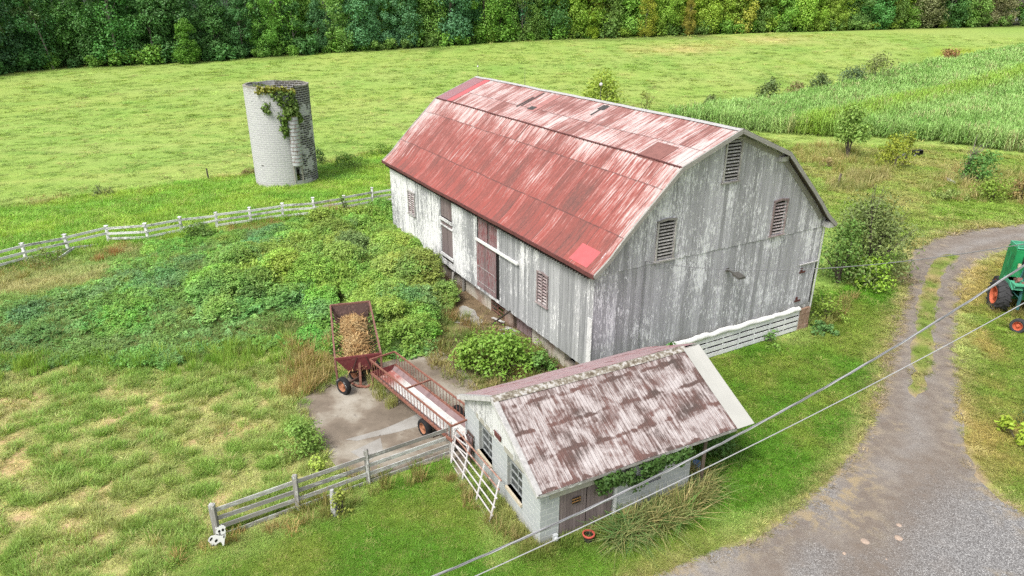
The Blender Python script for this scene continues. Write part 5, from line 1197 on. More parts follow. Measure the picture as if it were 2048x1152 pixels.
# little dark cart by the corn, old fence posts
ct = at(1831, 314); cart = thing('cart', ct, 'small black cart standing in the grass at the edge of the corn', 'cart')
mb = MB(); mb.box(ct + V(-.15, 0, .75), V(1.5, .3, .1), V(-.2, .8, 0), V(0, 0, .07)); mb.box(ct + V(-.15, 0, .4), V(.06, 0, 0), V(-.2, .8, 0), V(0, 0, .4)); mb.box(ct + V(1.3, .3, .4), V(.06, 0, 0), V(-.2, .8, 0), V(0, 0, .4)); mb.box(ct + V(-.1, .0, .35), V(1.4, .3, 0), V(-.2, .8, 0), V(0, 0, .05)); mb.build('box', M['black'], cart)
wheel(cart, ct + V(-.2, -.1, .25), V(-.3, -.9, 0), .25, .16, 'white_metal'); wheel(cart, ct + V(.2, .8, .25), V(.2, .9, 0), .25, .16, 'white_metal')
cart.scale = (.6, .6, .75)
for px, py, h, lab in ((1674, 376, 1.25, 'leaning old grey fence post in dry grass beyond the barn roof'), (1786, 338, 1.5, 'split old fence post leaning in front of the yellow-green bush'), (1808, 330, 1.1, 'short dark fence post right of the yellow-green bush'), (418, 363, 1.15, 'thin dark post standing alone on the old field line left of the silo')):
    p = at(px, py); mb = MB(); mb.bar(p, p + V(.18 if px != 418 else -.08, .1, h), .16 if px != 418 else .1, .14 if px != 418 else .1); tag(mb.build('old_post', M['dark_wood' if px in (418, 1808) else 'brown_wood'], None, loc=p), lab, 'post')
a, b = at(1786, 333), at(1806, 329); mb = MB(); mb.bar(a + V(0, 0, .75), b + V(0, 0, 1.05), .05, .15); tag(mb.build('old_rail', M['grey_wood'], None, loc=a), 'grey rail nailed between the two old posts by the bush', 'board')
a, b = at(1893, 363), at(1906, 370); mb = MB(); mb.bar(a + V(0, 0, .3), b + V(0, 0, .2), .3, .15); tag(mb.build('old_log', M['grey_wood'], None, loc=a), 'short grey log lying in the dry weeds by the dead tree', 'log')
# pale old trunk at the right edge, half hidden in leaves
# farmhouse beyond the wood
hp = ptat(2062, 12, 330); hz = float(H(hp[0], hp[1]))
house = thing('house', V(hp[0], hp[1], hz), 'distant house with a dark roof beyond the wood at upper right', 'house')
hb_ = V(hp[0], hp[1], hz); top = hp[2] - hz + 4
mb = MB(); mb.box(hb_ + V(-6, 0, -4), V(14, 0, 0), V(0, 8, 0), V(0, 0, max(4, top))); mb.build('wall', M['house_wall'], house)
mb = MB(); zt_ = max(4, top) - 4
mb.prism([hb_ + V(-7, -1, zt_), hb_ + V(-7, 9, zt_), hb_ + V(-7, 4, zt_ + 4)], V(1, 0, 0), 16); mb.build('roof', M['house_roof'], house)
for x in (-4, 0, 4): mb = MB(); mb.box(hb_ + V(x, -.06, zt_ - 2.4), V(1.1, 0, 0), V(0, .04, 0), V(0, 0, 1.5)); mb.build('window', M['glass'], house)
# ------------------------------------------------------------------ overhead lines
def wire(name, A, B, sag, r, mat, label, ext=(6, 4), strands=1):
    d = B - A; pts = []
    for t in np.linspace(-ext[0], 1 + ext[1], int(60 + 40 * (ext[0] + ext[1]))):
        pts.append(A + d * t + V(0, 0, -4 * sag * t * (1 - t)))
    mb = MB()
    if strands == 1: mb.tube(pts, r, 6, rnd=.1)
    else:
        L = np.linalg.norm(d)
        for s in range(strands):
            q = []
            for t in np.linspace(-ext[0], 1 + ext[1], 500):
                p = A + d * t + V(0, 0, -4 * sag * t * (1 - t)); a = 2 * math.pi * (t * L / .95 + s / strands)
                q.append(p + V(0, 0, 1) * math.sin(a) * r * 1.1 + nrm(np.cross(d, V(0, 0, 1))) * math.cos(a) * r * 1.1)
            mb.mi = s % 2; mb.tube(q, r, 6, rnd=.1)
    return tag(mb.build(name, mat, None, smooth=True, loc=A), label, 'cable')
wire('power_cable', ptat(870, 1152, 6.6), ptat(2048, 531, 9.4), .235, .0062, [M['cable_grey'], M['cable_pale']], 'thick twisted grey power cable crossing over the shed and the drive', (.6, .9), 3)
wire('power_line', ptat(952, 1152, 6.3), ptat(2048, 606, 9.0), .085, .0055, M['cable_pale'], 'thin single pale wire running just below the twisted cable', (.6, .9))
A_ = BP(2.42, -.06, 5.45); B_ = ptat(2021, 492.5, 21); wire('service_wire', A_, B_, .50, .012, M['cable_grey'], 'thin dark wire running from the barn gable out over the drive', (0, .8))
# ------------------------------------------------------------------ leaves: numpy quads
def leaf_mesh(name, pos, nor, size, asp, rnd, mat, fold=.0, dirs=None):
    n = len(pos); nor = nor / (np.linalg.norm(nor, axis=1, keepdims=True) + 1e-9)
    ref = RNG.normal(size=(n, 3)) if dirs is None else dirs
    t = ref - nor * np.sum(ref * nor, 1, keepdims=True); t /= np.linalg.norm(t, axis=1, keepdims=True) + 1e-9
    b = np.cross(nor, t); s = size[:, None]
    q = np.stack([pos - t * s * .5, pos + b * s * asp * .5 - t * s * .02 + nor * s * fold, pos + t * s * .55, pos - b * s * asp * .5 - t * s * .02 + nor * s * fold], 1)
    me = bpy.data.meshes.new(name); me.vertices.add(n * 4); me.vertices.foreach_set('co', q.reshape(-1).astype(np.float32))
    me.loops.add(n * 4); me.loops.foreach_set('vertex_index', np.arange(n * 4, dtype=np.int32)); me.polygons.add(n); me.polygons.foreach_set('loop_start', np.arange(0, n * 4, 4, dtype=np.int32))
    me.update(calc_edges=True)
    a = me.attributes.new('rnd', 'FLOAT', 'FACE'); a.data.foreach_set('value', rnd.astype(np.float32)); me.materials.append(mat)
    return me
def cloud(name, blobs, per, size, mat, asp=.6, up=.5, jit=.5, fill=.35, rlo=.0):
    P, N = [], []
    for (c, r) in blobs:
        m = max(3, int(per * (1 if not hasattr(per, '__len__') else 1)))
        d = RNG.normal(size=(m, 3)); d /= np.linalg.norm(d, axis=1, keepdims=True)
        rr = np.where(RNG.random(m) < fill, RNG.uniform(.25, .9, m), RNG.uniform(.82, 1.12, m))
        rad = np.asarray(r) if hasattr(r, '__len__') else np.array([r, r, r])
        P.append(np.asarray(c) + d * rr[:, None] * rad); N.append(d + V(0, 0, up) + RNG.normal(size=(m, 3)) * jit)
    P = np.concatenate(P); N = np.concatenate(N); n = len(P)
    return leaf_mesh(name, P, N, size * RNG.uniform(.6, 1.25, n), asp, np.clip(RNG.normal(.5, .24, n), 0, 1), mat, .08)
def tuft_mesh(name, nb, h, spread, w, droop, mat, seed=0, seg=3, lean=0):
    vs, fs, rn = [], [], []
    for i in range(nb):
        a = RNG.uniform(0, 2 * math.pi); r = spread * math.sqrt(RNG.random()) * .5; p = V(math.cos(a) * r, math.sin(a) * r, 0)
        b = a + RNG.normal(0, .9); o = V(math.cos(b), math.sin(b), 0); sd = V(-o[1], o[0], 0) * w * RNG.uniform(.6, 1.2) / 2
        hh = h * RNG.uniform(.5, 1.1); el = RNG.uniform(.15, 1) * droop; base = len(vs)
        for k in range(seg + 1):
            t = k / seg; q = p + o * (el * hh * (t ** 1.7)) + V(lean * t, 0, hh * (t - .35 * el * t * t)); ww = (1 - t ** 1.6) if k < seg else .05
            vs += [tuple(q - sd * ww), tuple(q + sd * ww)]
        for k in range(seg): fs.append((base + 2 * k, base + 2 * k + 1, base + 2 * k + 3, base + 2 * k + 2)); rn.append(min(1, max(0, RNG.normal(.5, .25))))
    me = bpy.data.meshes.new(name); me.from_pydata(vs, [], fs); a = me.attributes.new('rnd', 'FLOAT', 'FACE'); a.data.foreach_set('value', np.array(rn, np.float32)); me.materials.append(mat)
    return me
def scatter(name, protos, P, scl, rot, tnt, pid=None, label=None):
    """one object of uncountable plants: points carrying instances of a few small meshes"""
    col = bpy.data.collections.new(name + '_source')
    for i, me in enumerate(protos):
        o = bpy.data.objects.new('%s_source_%02d' % (name, i), me); col.objects.link(o)
    n = len(P); me = bpy.data.meshes.new(name); me.vertices.add(n); me.vertices.foreach_set('co', np.asarray(P, np.float32).ravel())
    for nm, typ, arr in (('scl', 'FLOAT_VECTOR', scl), ('rot', 'FLOAT_VECTOR', rot), ('tint', 'FLOAT_COLOR', np.concatenate([tnt, np.ones((n, 1))], 1))):
        a = me.attributes.new(nm, typ, 'POINT'); a.data.foreach_set('color' if typ == 'FLOAT_COLOR' else 'vector', np.asarray(arr, np.float32).ravel())
    a = me.attributes.new('pid', 'INT', 'POINT'); a.data.foreach_set('value', (RNG.integers(0, len(protos), n) if pid is None else pid).astype(np.int32))
    ob = bpy.data.objects.new(name, me); COL.objects.link(ob)
    g = bpy.data.node_groups.new(name, 'GeometryNodeTree'); g.interface.new_socket('Geometry', in_out='INPUT', socket_type='NodeSocketGeometry'); g.interface.new_socket('Geometry', in_out='OUTPUT', socket_type='NodeSocketGeometry')
    N = g.nodes.new; gi = N('NodeGroupInput'); go = N('NodeGroupOutput'); ci = N('GeometryNodeCollectionInfo'); ip = N('GeometryNodeInstanceOnPoints')
    ci.inputs['Collection'].default_value = col; ci.inputs['Separate Children'].default_value = True; ci.inputs['Reset Children'].default_value = True
    def na(nm, typ): x = N('GeometryNodeInputNamedAttribute'); x.data_type = typ; x.inputs[0].default_value = nm; return x.outputs[0]
    l = g.links.new; l(gi.outputs[0], ip.inputs['Points']); l(ci.outputs[0], ip.inputs['Instance']); ip.inputs['Pick Instance'].default_value = True
    l(na('pid', 'INT'), ip.inputs['Instance Index']); l(na('scl', 'FLOAT_VECTOR'), ip.inputs['Scale']); l(na('rot', 'FLOAT_VECTOR'), ip.inputs['Rotation']); l(ip.outputs[0], go.inputs[0])
    m = ob.modifiers.new('scatter', 'NODES'); m.node_group = g
    ob['kind'] = 'stuff'
    if label: ob['label'] = label
    return ob
def inview(x, y, z=0, mx=.16):
    P = np.stack([x, y, np.zeros_like(x) + z], -1) - CO; d = P @ _fw; a = np.abs(P @ _rt) / np.maximum(d, .1); b = (P @ _up) / np.maximum(d, .1)
    return (d > 1) & (a < 1024 / F_PX + mx) & (b > -576 / F_PX - mx) & (b < 576 / F_PX + .1)
def free(x, y, m=0.0):
    ok = np.ones(x.shape, bool)
    for p in (BARNF, SHEDF): ok &= ~inpoly(x, y, p)
    ok &= np.hypot(x - SILO_C[0], y - SILO_C[1]) > SILO_R + .05
    return ok

# ------------------------------------------------------------------ grass
NG = 260000
dist = np.exp(RNG.uniform(math.log(14.5), math.log(230), NG)); th = RNG.uniform(-.76, .76, NG)
gx_ = dist * np.sin(th); gy_ = dist * np.cos(th)
ok = inview(gx_, gy_) & free(gx_, gy_) & ~(inpoly(gx_, gy_, DRIVE) & ~inpoly(gx_, gy_, MEDIAN) & ((dseg(gx_, gy_, DRIVE, True) > .3) | (RNG.random(NG) < .6))) & ~inpoly(gx_, gy_, SLAB) & ~inpoly(gx_, gy_, CORN)
gx_, gy_, dist = gx_[ok], gy_[ok], dist[ok]
D3 = np.hypot(dist, 15)
tn = tint(gx_, gy_)
zL = inpoly(gx_, gy_, LUSH); zP = inpoly(gx_, gy_, PAST); zB = inpoly(gx_, gy_, BAND); zW = inpoly(gx_, gy_, WEEDS); zl = inpoly(gx_, gy_, LAWNL); zr = inpoly(gx_, gy_, LAWNR); zk = inpoly(gx_, gy_, BACKR)
hh = np.full(len(gx_), .11); hh[zL] = .34; hh[zB] = .26; hh[zW] = .35; hh[zl] = .085; hh[zr] = .08; hh[zk] = .15
pn = fbm(gx_ / .5 + 9, gy_ / .5 + 3, 3); hh[zP] = .045 + .21 * sm((pn[zP] - .49) * 10)
near_shed = np.exp(-(dseg(gx_, gy_, SHEDF, True) / .5) ** 2); hh += .32 * near_shed
hh += .2 * np.exp(-(dseg(gx_, gy_, [tuple(p[:2]) for p in fg]) / .35) ** 2) + .28 * np.exp(-(dseg(gx_, gy_, [tuple(p[:2]) for p in wp]) / .5) ** 2) * (RNG.random(len(gx_)) < .6)
hh = hh * RNG.uniform(.6, 1.4, len(hh)) * (1 + .004 * np.maximum(D3 - 30, 0))
rr = np.clip(.0070 * D3, .15, 1.0) * RNG.uniform(.7, 1.4, len(hh))
keep = ~(zP & (tn[:, 0] > .32) & (RNG.random(len(hh)) < .72)) & ~(zr & (tn[:, 0] > .27) & (RNG.random(len(hh)) < .45))
keep &= ~((~zL) & (~zB) & (~zP) & (~zl) & (~zr) & (~zk) & (~zW) & (RNG.random(len(hh)) < .91))
keep &= ~(zW & (RNG.random(len(hh)) < .7)) & ~(inpoly(gx_, gy_, LITTER) & (RNG.random(len(hh)) < .75)) & ~(inpoly(gx_, gy_, MEDIAN) & (RNG.random(len(hh)) < .3))
gx_, gy_, hh, rr, tn = gx_[keep], gy_[keep], hh[keep], rr[keep], tn[keep]
n = len(gx_); pv = RNG.random((n, 1))
dryf = (RNG.random((n, 1)) < .10); zPk = inpoly(gx_, gy_, PAST)[:, None]
cl = sm((fbm(gx_ / .5 + 9, gy_ / .5 + 3, 3) - .49) * 10) * (.55 + .45 * sm((fbm(gx_ / 3, gy_ / 3 + 20) - .35) * 5)); tn = np.where(zPk, tn * .25 + mixc(mixc((.39, .355, .17), (.28, .32, .095), pv[:, 0]), mixc((.13, .25, .045), (.21, .32, .06), pv[:, 0]), cl) * .75, tn)
tn = np.where(dryf, tn * .5 + V(.34, .27, .12) * .5, tn) * RNG.uniform(.74, 1.28, (n, 1)) * V(1, 1, 1)
P = np.stack([gx_, gy_, H(gx_, gy_) - .012], -1)
gp = [tuft_mesh('grass_tuft', 34, 1.0, 1.3, .075, 1.1, M['grass_inst'], i) for i in range(5)]
tn = tn * .93
scatter('grass', gp, P, np.stack([rr * 1.35, rr * 1.35, hh], -1), np.stack([RNG.normal(0, .1, n), RNG.normal(0, .1, n), RNG.uniform(0, 6.28, n)], -1), tn)

# tall grass: clumps of reeds by the shed, along the weeds, dry stands
def stand(name, polys, protos, label):
    Ps, Ss, Rs, Ts = [], [], [], []
    for poly, dens, h, hv, r, ca, cb in polys:
        q = np.array(poly); x0, y0 = q.min(0); x1, y1 = q.max(0); m = int((x1 - x0) * (y1 - y0) * dens) + 1
        x = RNG.uniform(x0, x1, m); y = RNG.uniform(y0, y1, m); k = inpoly(x, y, poly) & free(x, y) & (fbm(x / 1.1 + 3, y / 1.1, 3) > .27); x, y = x[k], y[k]; m = len(x)
        Ps.append(np.stack([x, y, H(x, y) - .02], -1)); s = RNG.uniform(1 - hv, 1 + hv, m); Ss.append(np.stack([r * s, r * s, h * s * (.6 + .8 * vnoise(x * .8, y * .8))], -1))
        Rs.append(np.stack([RNG.normal(0, .16, m), RNG.normal(0, .16, m), RNG.uniform(0, 6.28, m)], -1)); Ts.append(mixc(ca, cb, np.clip(RNG.normal(.5, .3, m) + (fbm(x / 1.5, y / 1.5) - .5) * 1.5, 0, 1)))
    return scatter(name, protos, np.concatenate(Ps), np.concatenate(Ss), np.concatenate(Rs), np.concatenate(Ts), None, label)
tg = [tuft_mesh('tall_tuft', 40, 1.0, .8, .045, .75, M['grass_inst'], i, 4) for i in range(4)]
GR, GR2, DRY, DRY2 = (.075, .15, .022), (.16, .25, .045), (.30, .21, .095), (.22, .135, .055)
stand('tall_grass', [
    (G([(1205, 1078), (1245, 1045), (1310, 1000), (1360, 965), (1400, 950), (1425, 985), (1380, 1040), (1320, 1060), (1260, 1090), (1215, 1095)]), 7, .7, .3, .6, (.12, .20, .045), (.27, .23, .10)),
    (G([(1400, 950), (1440, 905), (1480, 900), (1490, 930), (1440, 975)]), 8, .5, .3, .4, GR, (.12, .16, .05)),
    (G([(880, 950), (910, 960), (990, 1045), (1050, 1075), (1075, 1105), (1030, 1090), (960, 1045), (900, 985)]), 14, .45, .4, .4, (.26, .20, .09), (.16, .15, .05)),
    (G([(1110, 1098), (1150, 1075), (1170, 1090), (1150, 1120), (1110, 1125)]), 18, .35, .3, .35, GR, GR2),
    (G([(0, 720), (200, 705), (430, 705), (560, 680), (660, 700), (650, 745), (560, 735), (430, 755), (180, 745), (0, 765), (-200, 780), (-200, 740)]), 7, .62, .35, .5, (.125, .235, .03), (.23, .30, .06)),
    (G([(580, 690), (660, 690), (670, 760), (600, 800), (560, 790)]), 10, .75, .3, .55, (.21, .20, .07), DRY),
    (G([(745, 770), (790, 775), (800, 815), (770, 820), (745, 805)]), 14, .65, .3, .4, (.20, .25, .06), (.28, .27, .11)),
    (PAST, 1.5, .30, .45, .42, (.15, .27, .05), (.25, .33, .09)),
    (PAST, .5, .34, .4, .4, (.30, .31, .12), (.36, .32, .15)),
    (G([(570, 812), (600, 790), (650, 766), (690, 748), (694, 758), (650, 780), (612, 806), (622, 850), (655, 905), (640, 915), (600, 860)]), 14, .32, .4, .35, (.15, .24, .05), (.28, .26, .10)),
    (G([(640, 905), (660, 920), (735, 955), (880, 893), (895, 900), (740, 972), (650, 945)]), 6, .3, .4, .35, (.15, .22, .05), (.27, .24, .1)),
    (YARD, 9, .4, .5, .45, (.12, .18, .04), (.25, .19, .085)),
    (G([(830, 690), (905, 700), (925, 735), (880, 745), (845, 725)]), 9, .45, .4, .45, (.13, .2, .045), (.24, .19, .08)),
    (G([(700, 790), (735, 800), (780, 830), (760, 835), (700, 805)]), 4, .3, .4, .3, (.16, .2, .05), (.26, .22, .1)),
    (G([(860, 800), (900, 820), (920, 860), (890, 850)]), 6, .4, .3, .4, (.14, .2, .05), (.2, .2, .07)),
    (G([(600, 1010), (720, 965), (790, 960), (870, 930), (870, 950), (760, 1000), (660, 1040), (600, 1060)]), 9, .5, .4, .45, (.22, .17, .07), (.15, .17, .045)),
    (G([(340, 1110), (420, 1080), (470, 1065), (620, 1040), (600, 1070), (480, 1090), (360, 1130)]), 10, .32, .4, .4, (.34, .24, .1), (.24, .17, .07)),
    (G([(630, 440), (690, 420), (720, 425), (700, 450), (640, 455)]), 8, .9, .3, .5, (.34, .26, .12), (.27, .22, .1)),
    (G([(180, 520), (240, 488), (262, 492), (240, 515), (190, 530)]), 7, .5, .3, .5, DRY2, (.27, .15, .06)),
    (G([(400, 475), (500, 450), (620, 440), (600, 455), (480, 475)]), 3, .5, .3, .5, (.30, .17, .085), (.22, .2, .07)),
    (G([(1590, 300), (1640, 290), (1700, 300), (1780, 320), (1790, 345), (1720, 355), (1640, 340), (1600, 325)]), 1.6, .95, .3, 1.0, (.30, .24, .10), (.19, .23, .06)),
    (G([(1655, 370), (1700, 352), (1760, 348), (1780, 362), (1720, 385), (1665, 388)]), 2.4, 1.0, .3, .9, (.30, .26, .12), (.17, .19, .06)),
    (G([(1840, 375), (1900, 345), (2048, 345), (2200, 350), (2200, 420), (2000, 410), (1900, 405), (1850, 395)]), 1.6, .8, .4, .9, (.30, .25, .11), (.16, .21, .05)),
    (G([(1640, 640), (1690, 600), (1720, 585), (1700, 620), (1660, 660)]), 7, .55, .4, .5, DRY, (.14, .2, .045)),
    (G([(860, 620), (900, 600), (960, 650), (1000, 680), (960, 700), (900, 690)]), 5, .55, .3, .5, (.22, .15, .07), (.13, .19, .04)),
    (G([(0, 400), (60, 396), (250, 384), (420, 356), (520, 345), (520, 355), (420, 366), (250, 394), (60, 410)]), .8, .4, .4, .7, (.20, .14, .06), (.13, .2, .035)),
    (G([(-100, 560), (0, 545), (120, 520), (140, 530), (60, 560), (-100, 590)]), 4, .5, .4, .5, (.28, .2, .09), (.16, .2, .05)),
    (G([(1960, 618), (2048, 600), (2200, 590), (2200, 650), (2048, 640), (1985, 628)]), 6, .55, .4, .45, (.25, .19, .08), (.14, .17, .04)),
], tg, None)

rd = [tuft_mesh('reed_clump', 46, 1.0, 1.0, .05, 1.9, M['grass_inst'], i, 5, .25) for i in range(4)]
stand('reeds', [(G([(1212, 1080), (1250, 1046), (1310, 1002), (1360, 968), (1392, 955), (1405, 972), (1370, 1030), (1310, 1052), (1255, 1086), (1225, 1094)]), 13, .78, .35, .7, (.075, .145, .04), (.26, .215, .095)),
    (G([(1275, 1040), (1385, 965), (1425, 960), (1400, 1010), (1330, 1060)]), 5, .55, .4, .7, (.085, .17, .04), (.17, .20, .07))], rd, None)

# ------------------------------------------------------------------ broadleaf weeds
def weedproto(i):
    bl = [(V(RNG.uniform(-.5, .5), RNG.uniform(-.5, .5), RNG.uniform(.15, .75)), RNG.uniform(.16, .3)) for _ in range(9)]
    return cloud('weed_clump', bl, 26, .17, M['leaf_inst'], .55, 1.1, .55, .3)
wpz = [weedproto(i) for i in range(6)]
def bigleaf(i):
    bl = [(V(RNG.uniform(-.6, .6), RNG.uniform(-.6, .6), RNG.uniform(.15, .45)), RNG.uniform(.2, .34)) for _ in range(8)]
    return cloud('weed_clump', bl, 20, .23, M['leaf_inst'], .8, 1.8, .4, .3)
bpz = [bigleaf(i) for i in range(4)]
N = 14000
q = np.array(WEEDS); x = RNG.uniform(q[:, 0].min(), q[:, 0].max(), N * 3); y = RNG.uniform(q[:, 1].min(), q[:, 1].max(), N * 3)
jx = x + (fbm(x / 2, y / 2) - .5) * 4; jy = y + (fbm(x / 2 + 30, y / 2) - .5) * 4
k = inpoly(jx, jy, WEEDS) & free(x, y) & inview(x, y) & ~inpoly(x, y, SLAB) & ~inpoly(x, y, [tuple(P1(a, b, 0)[:2]) for a, b in ((-1.15, -.6), (1.15, -.6), (1.15, L1 - .2), (-1.15, L1 - .2))])
k &= ~inpoly(x, y, G([(520, 650), (600, 635), (625, 660), (560, 690), (530, 690)]))
x, y = x[k][:N], y[k][:N]; n = len(x)
g1 = fbm(x / 3.2 + 11, y / 3.2, 4); g2 = fbm(x / 1.1, y / 1.1 + 60, 3)
bushy = soft(x, y, G([(560, 470), (780, 425), (800, 470), (850, 520), (890, 575), (900, 650), (760, 720), (700, 590), (480, 620), (420, 640), (430, 560), (520, 520)]), 1.5)
hgt = (.40 + .55 * bushy) * (.35 + 1.25 * np.clip((g1 - .3) * 2.2, 0, 1)) * (.75 + .5 * g2) * RNG.uniform(.75, 1.25, n)
rad = (.55 + .25 * bushy) * RNG.uniform(.7, 1.25, n)
tb = mixc((.125, .235, .07), (.14, .28, .05), np.clip((g1 - .5) * 4 + .5, 0, 1)); tb = mixc(tb, (.20, .26, .05), np.clip(bushy * .8 + (g2 - .55) * 2.2, 0, 1) * .8)
tb = mixc(tb, (.115, .215, .085), sm((fbm(x / 2.4 + 5, y / 2.4 + 88) - .58) * 9) * .8) * RNG.uniform(.8, 1.22, (n, 1))
pid = np.where((bushy < .4) & (RNG.random(n) < .75), RNG.integers(6, 10, n), RNG.integers(0, 6, n))
nm = 120; mi = RNG.choice(n, nm); mr_ = RNG.uniform(.7, 1.7, nm); mh = (.35 + .85 * bushy[mi]) * RNG.uniform(.5, 1.25, nm) * np.where(RNG.random(nm) < .15, 1.4, 1)
hm = np.zeros(n); mid_ = np.zeros(n, int)
for j in range(nm):
    q2 = 1 - ((x - x[mi[j]]) ** 2 + (y - y[mi[j]]) ** 2) / mr_[j] ** 2; v_ = mh[j] * np.sqrt(np.clip(q2, 0, 1)); up_ = v_ > hm; hm = np.where(up_, v_, hm); mid_ = np.where(up_, j + 1, mid_)
mt = np.concatenate([[1.0], RNG.uniform(.82, 1.2, nm)])[mid_][:, None] * np.concatenate([[[1, 1, 1]], 1 + RNG.normal(0, 1, (nm, 3)) * V(.09, .0, .07)])[mid_]
tb = tb * mt; top_ = hm > .2
hgt = np.where(top_, np.minimum(hgt, .5) * .9, hgt * .8); rad = np.where(top_, rad * .85, rad)
zoff = H(x, y) - .03 + np.maximum(hm - .25, 0) 
scatter('weeds', wpz + bpz, np.stack([x, y, zoff], -1), np.stack([rad, rad, hgt * 1.3], -1), np.stack([RNG.normal(0, .2, n), RNG.normal(0, .2, n), RNG.uniform(0, 6.28, n)], -1), tb, pid)

m = RNG.random(n) < .05; n2_ = int(m.sum())
scatter('weed_stalks', tg, np.stack([x, y, H(x, y) - .03], -1)[m], np.stack([rad * .6, rad * .6, hgt * 1.9], -1)[m], np.stack([RNG.normal(0, .15, n2_), RNG.normal(0, .15, n2_), RNG.uniform(0, 6.28, n2_)], -1), mixc((.17, .25, .05), (.30, .24, .10), RNG.random(n2_) ** 2))

# ------------------------------------------------------------------ bushes: each a thing of its own
def bush(px, py, w, h, leaf, tint_, label, n=26, per=46, cat='bush', stems=7, open_=0.0, loc=None, up=.7, group=None, d=None, name='bush', base=.12, asp=.55):
    p = at(px, py) if loc is None else loc
    t = thing(name, p, label, cat, group); dw = w if d is None else d
    bl = []
    for i in range(n):
        a = RNG.uniform(0, 2 * math.pi); r = math.sqrt(RNG.random()); z = RNG.uniform(base, 1); rad = 1 - .55 * max(0, z - .55) / .45
        bl.append((V(math.cos(a) * r * w / 2 * .82 * rad, math.sin(a) * r * dw / 2 * .82 * rad, z * h * .88), RNG.uniform(.75, 1.25) * (.16 + .05 * (1 - open_)) * min(w, h * 1.2)))
    ob = bpy.data.objects.new('foliage', cloud('foliage', bl, per, leaf, M['leaf_obj'], asp, up, .6, .4)); COL.objects.link(ob); ob.parent = t; ob.color = (*tint_, 1)
    mb = MB()
    for i in range(stems):
        c, r = bl[RNG.integers(0, len(bl))]; q = V(RNG.uniform(-.1, .1), RNG.uniform(-.1, .1), -.05) * min(1, w); m = c * V(.45, .45, .55) + V(*RNG.normal(0, .06, 2), 0) * w
        s = .012 * max(1, h * .8); mb.tube([q + p, m + p, c * 1.02 + p], [s * 1.5, s, s * .4], 5, False)
        if open_ > .2:
            for _ in range(3):
                e = c + V(*RNG.normal(0, .25, 2), abs(RNG.normal(.25, .2))) * min(w, h) * .5; mb.tube([m * .4 + c * .6 + p, e + p], [s * .6, s * .2], 4, False)
    mb.build('stem', M['bark'], t)
    return t
YG, MG, DG, OL, BR = (.165, .225, .025), (.105, .195, .032), (.055, .12, .028), (.135, .16, .045), (.20, .12, .05)
bush(1010, 722, 4.3, 1.75, .17, (.125, .215, .032), 'wide light green bush growing against the barn wall behind the shed', 56, 56, up=1.0, loc=at(990, 738), d=3.2)
bush(1075, 745, 1.8, 1.0, .15, (.095, .18, .04), 'lower green bush tucked between the barn corner and the shed roof', 20, 46, up=1.0)
bush(940, 735, 2.0, 1.3, .16, (.14, .225, .034), 'light green bush beside the bunk wagon in front of the barn', 22, 46, up=1.0)
bush(840, 585, 2.2, 1.9, .2, (.12, .20, .04), 'leafy sapling standing over the pale paving by the barn', 20, 40, up=.9, name='sapling')
bush(800, 700, 2.6, 1.3, .16, (.125, .205, .035), 'green bush right of the straw-filled wagon', 26, 46, up=1.0)
bush(790, 620, 3.0, 1.6, .17, (.125, .195, .038), 'broad bush between the straw-filled wagon and the barn', 30, 46, up=1.0)
bush(605, 905, 1.7, 1.25, .12, (.135, .22, .045), 'light green bush at the left edge of the concrete pad', 26, 60, up=.9)
bush(640, 950, .8, .7, .13, (.22, .29, .05), 'small yellow-green seedling behind the grey fence', 9, 26, up=.9)
bush(398, 483, 2.1, 1.5, .16, (.09, .15, .035), 'dark green bush growing through the white fence', 24, 46)
bush(100, 533, 2.6, 1.3, .14, (.13, .16, .05), 'straggly olive bush at the left end of the white fence', 20, 30, open_=.4)
bush(690, 432, .9, 1.7, .15, (.10, .16, .04), 'narrow vine-covered sapling beside the white fence', 11, 30)
bush(205, 393, 1.9, 1.2, .14, (.085, .11, .04), 'dark wiry shrub on the old field line at far left', 14, 26, open_=.6)
bush(640, 330, 1.3, 1.9, .17, (.075, .13, .032), 'dark upright shrub touching the right side of the silo', 14, 40)
bush(700, 335, 4.4, 1.5, .18, (.11, .19, .035), 'low rounded thicket right of the silo', 30, 40)
bush(762, 313, 3.4, 1.5, .18, (.125, .20, .035), 'low green thicket behind the left barn eave', 22, 40)
bush(498, 352, 1.6, .8, .14, (.14, .12, .045), 'small brownish shrub left of the silo base', 12, 30)
bush(565, 378, 1.5, .5, .14, (.13, .22, .05), 'pale low shrub at the foot of the silo', 14, 30, up=1.2)
bush(632, 362, 1.4, .55, .14, (.12, .23, .04), 'leafy low plant under the silo door', 12, 30, up=1.2, loc=at(606, 370))
bush(1205, 215, 5.8, 5.4, .42, (.20, .26, .04), 'tall yellow-green bush showing over the barn ridge', 36, 60, loc=at(1205, 212) + V(0, -.5, 0), open_=.1)
bush(1290, 235, 3.0, 3.2, .26, (.15, .17, .04), 'thin brushy shrub behind the barn ridge right of the white ball', 12, 22, open_=.7, loc=at(1290, 226))
bush(1715, 590, 5.6, 4.9, .19, (.115, .15, .05), 'big open twiggy shrub at the right corner of the barn', 76, 74, open_=.55, stems=22, loc=at(1727, 552))
bush(1660, 570, 3.0, 3.9, .18, (.09, .16, .035), 'dense dark green shrub against the right barn corner', 40, 50, loc=at(1676, 566))
bush(1735, 572, 3.6, 1.8, .22, (.18, .29, .035), 'bright light green leafy bush below the twiggy shrub', 22, 44, up=1.1, loc=at(1730, 566))
bush(1650, 640, 2.4, 1.6, .14, (.15, .22, .035), 'soft yellow-green weed bush beside the stone pier', 20, 44)
bush(1645, 665, 1.6, .55, .18, (.075, .15, .045), 'low dark broad-leaved plant at the foot of the stone pier', 14, 30, up=1.4)
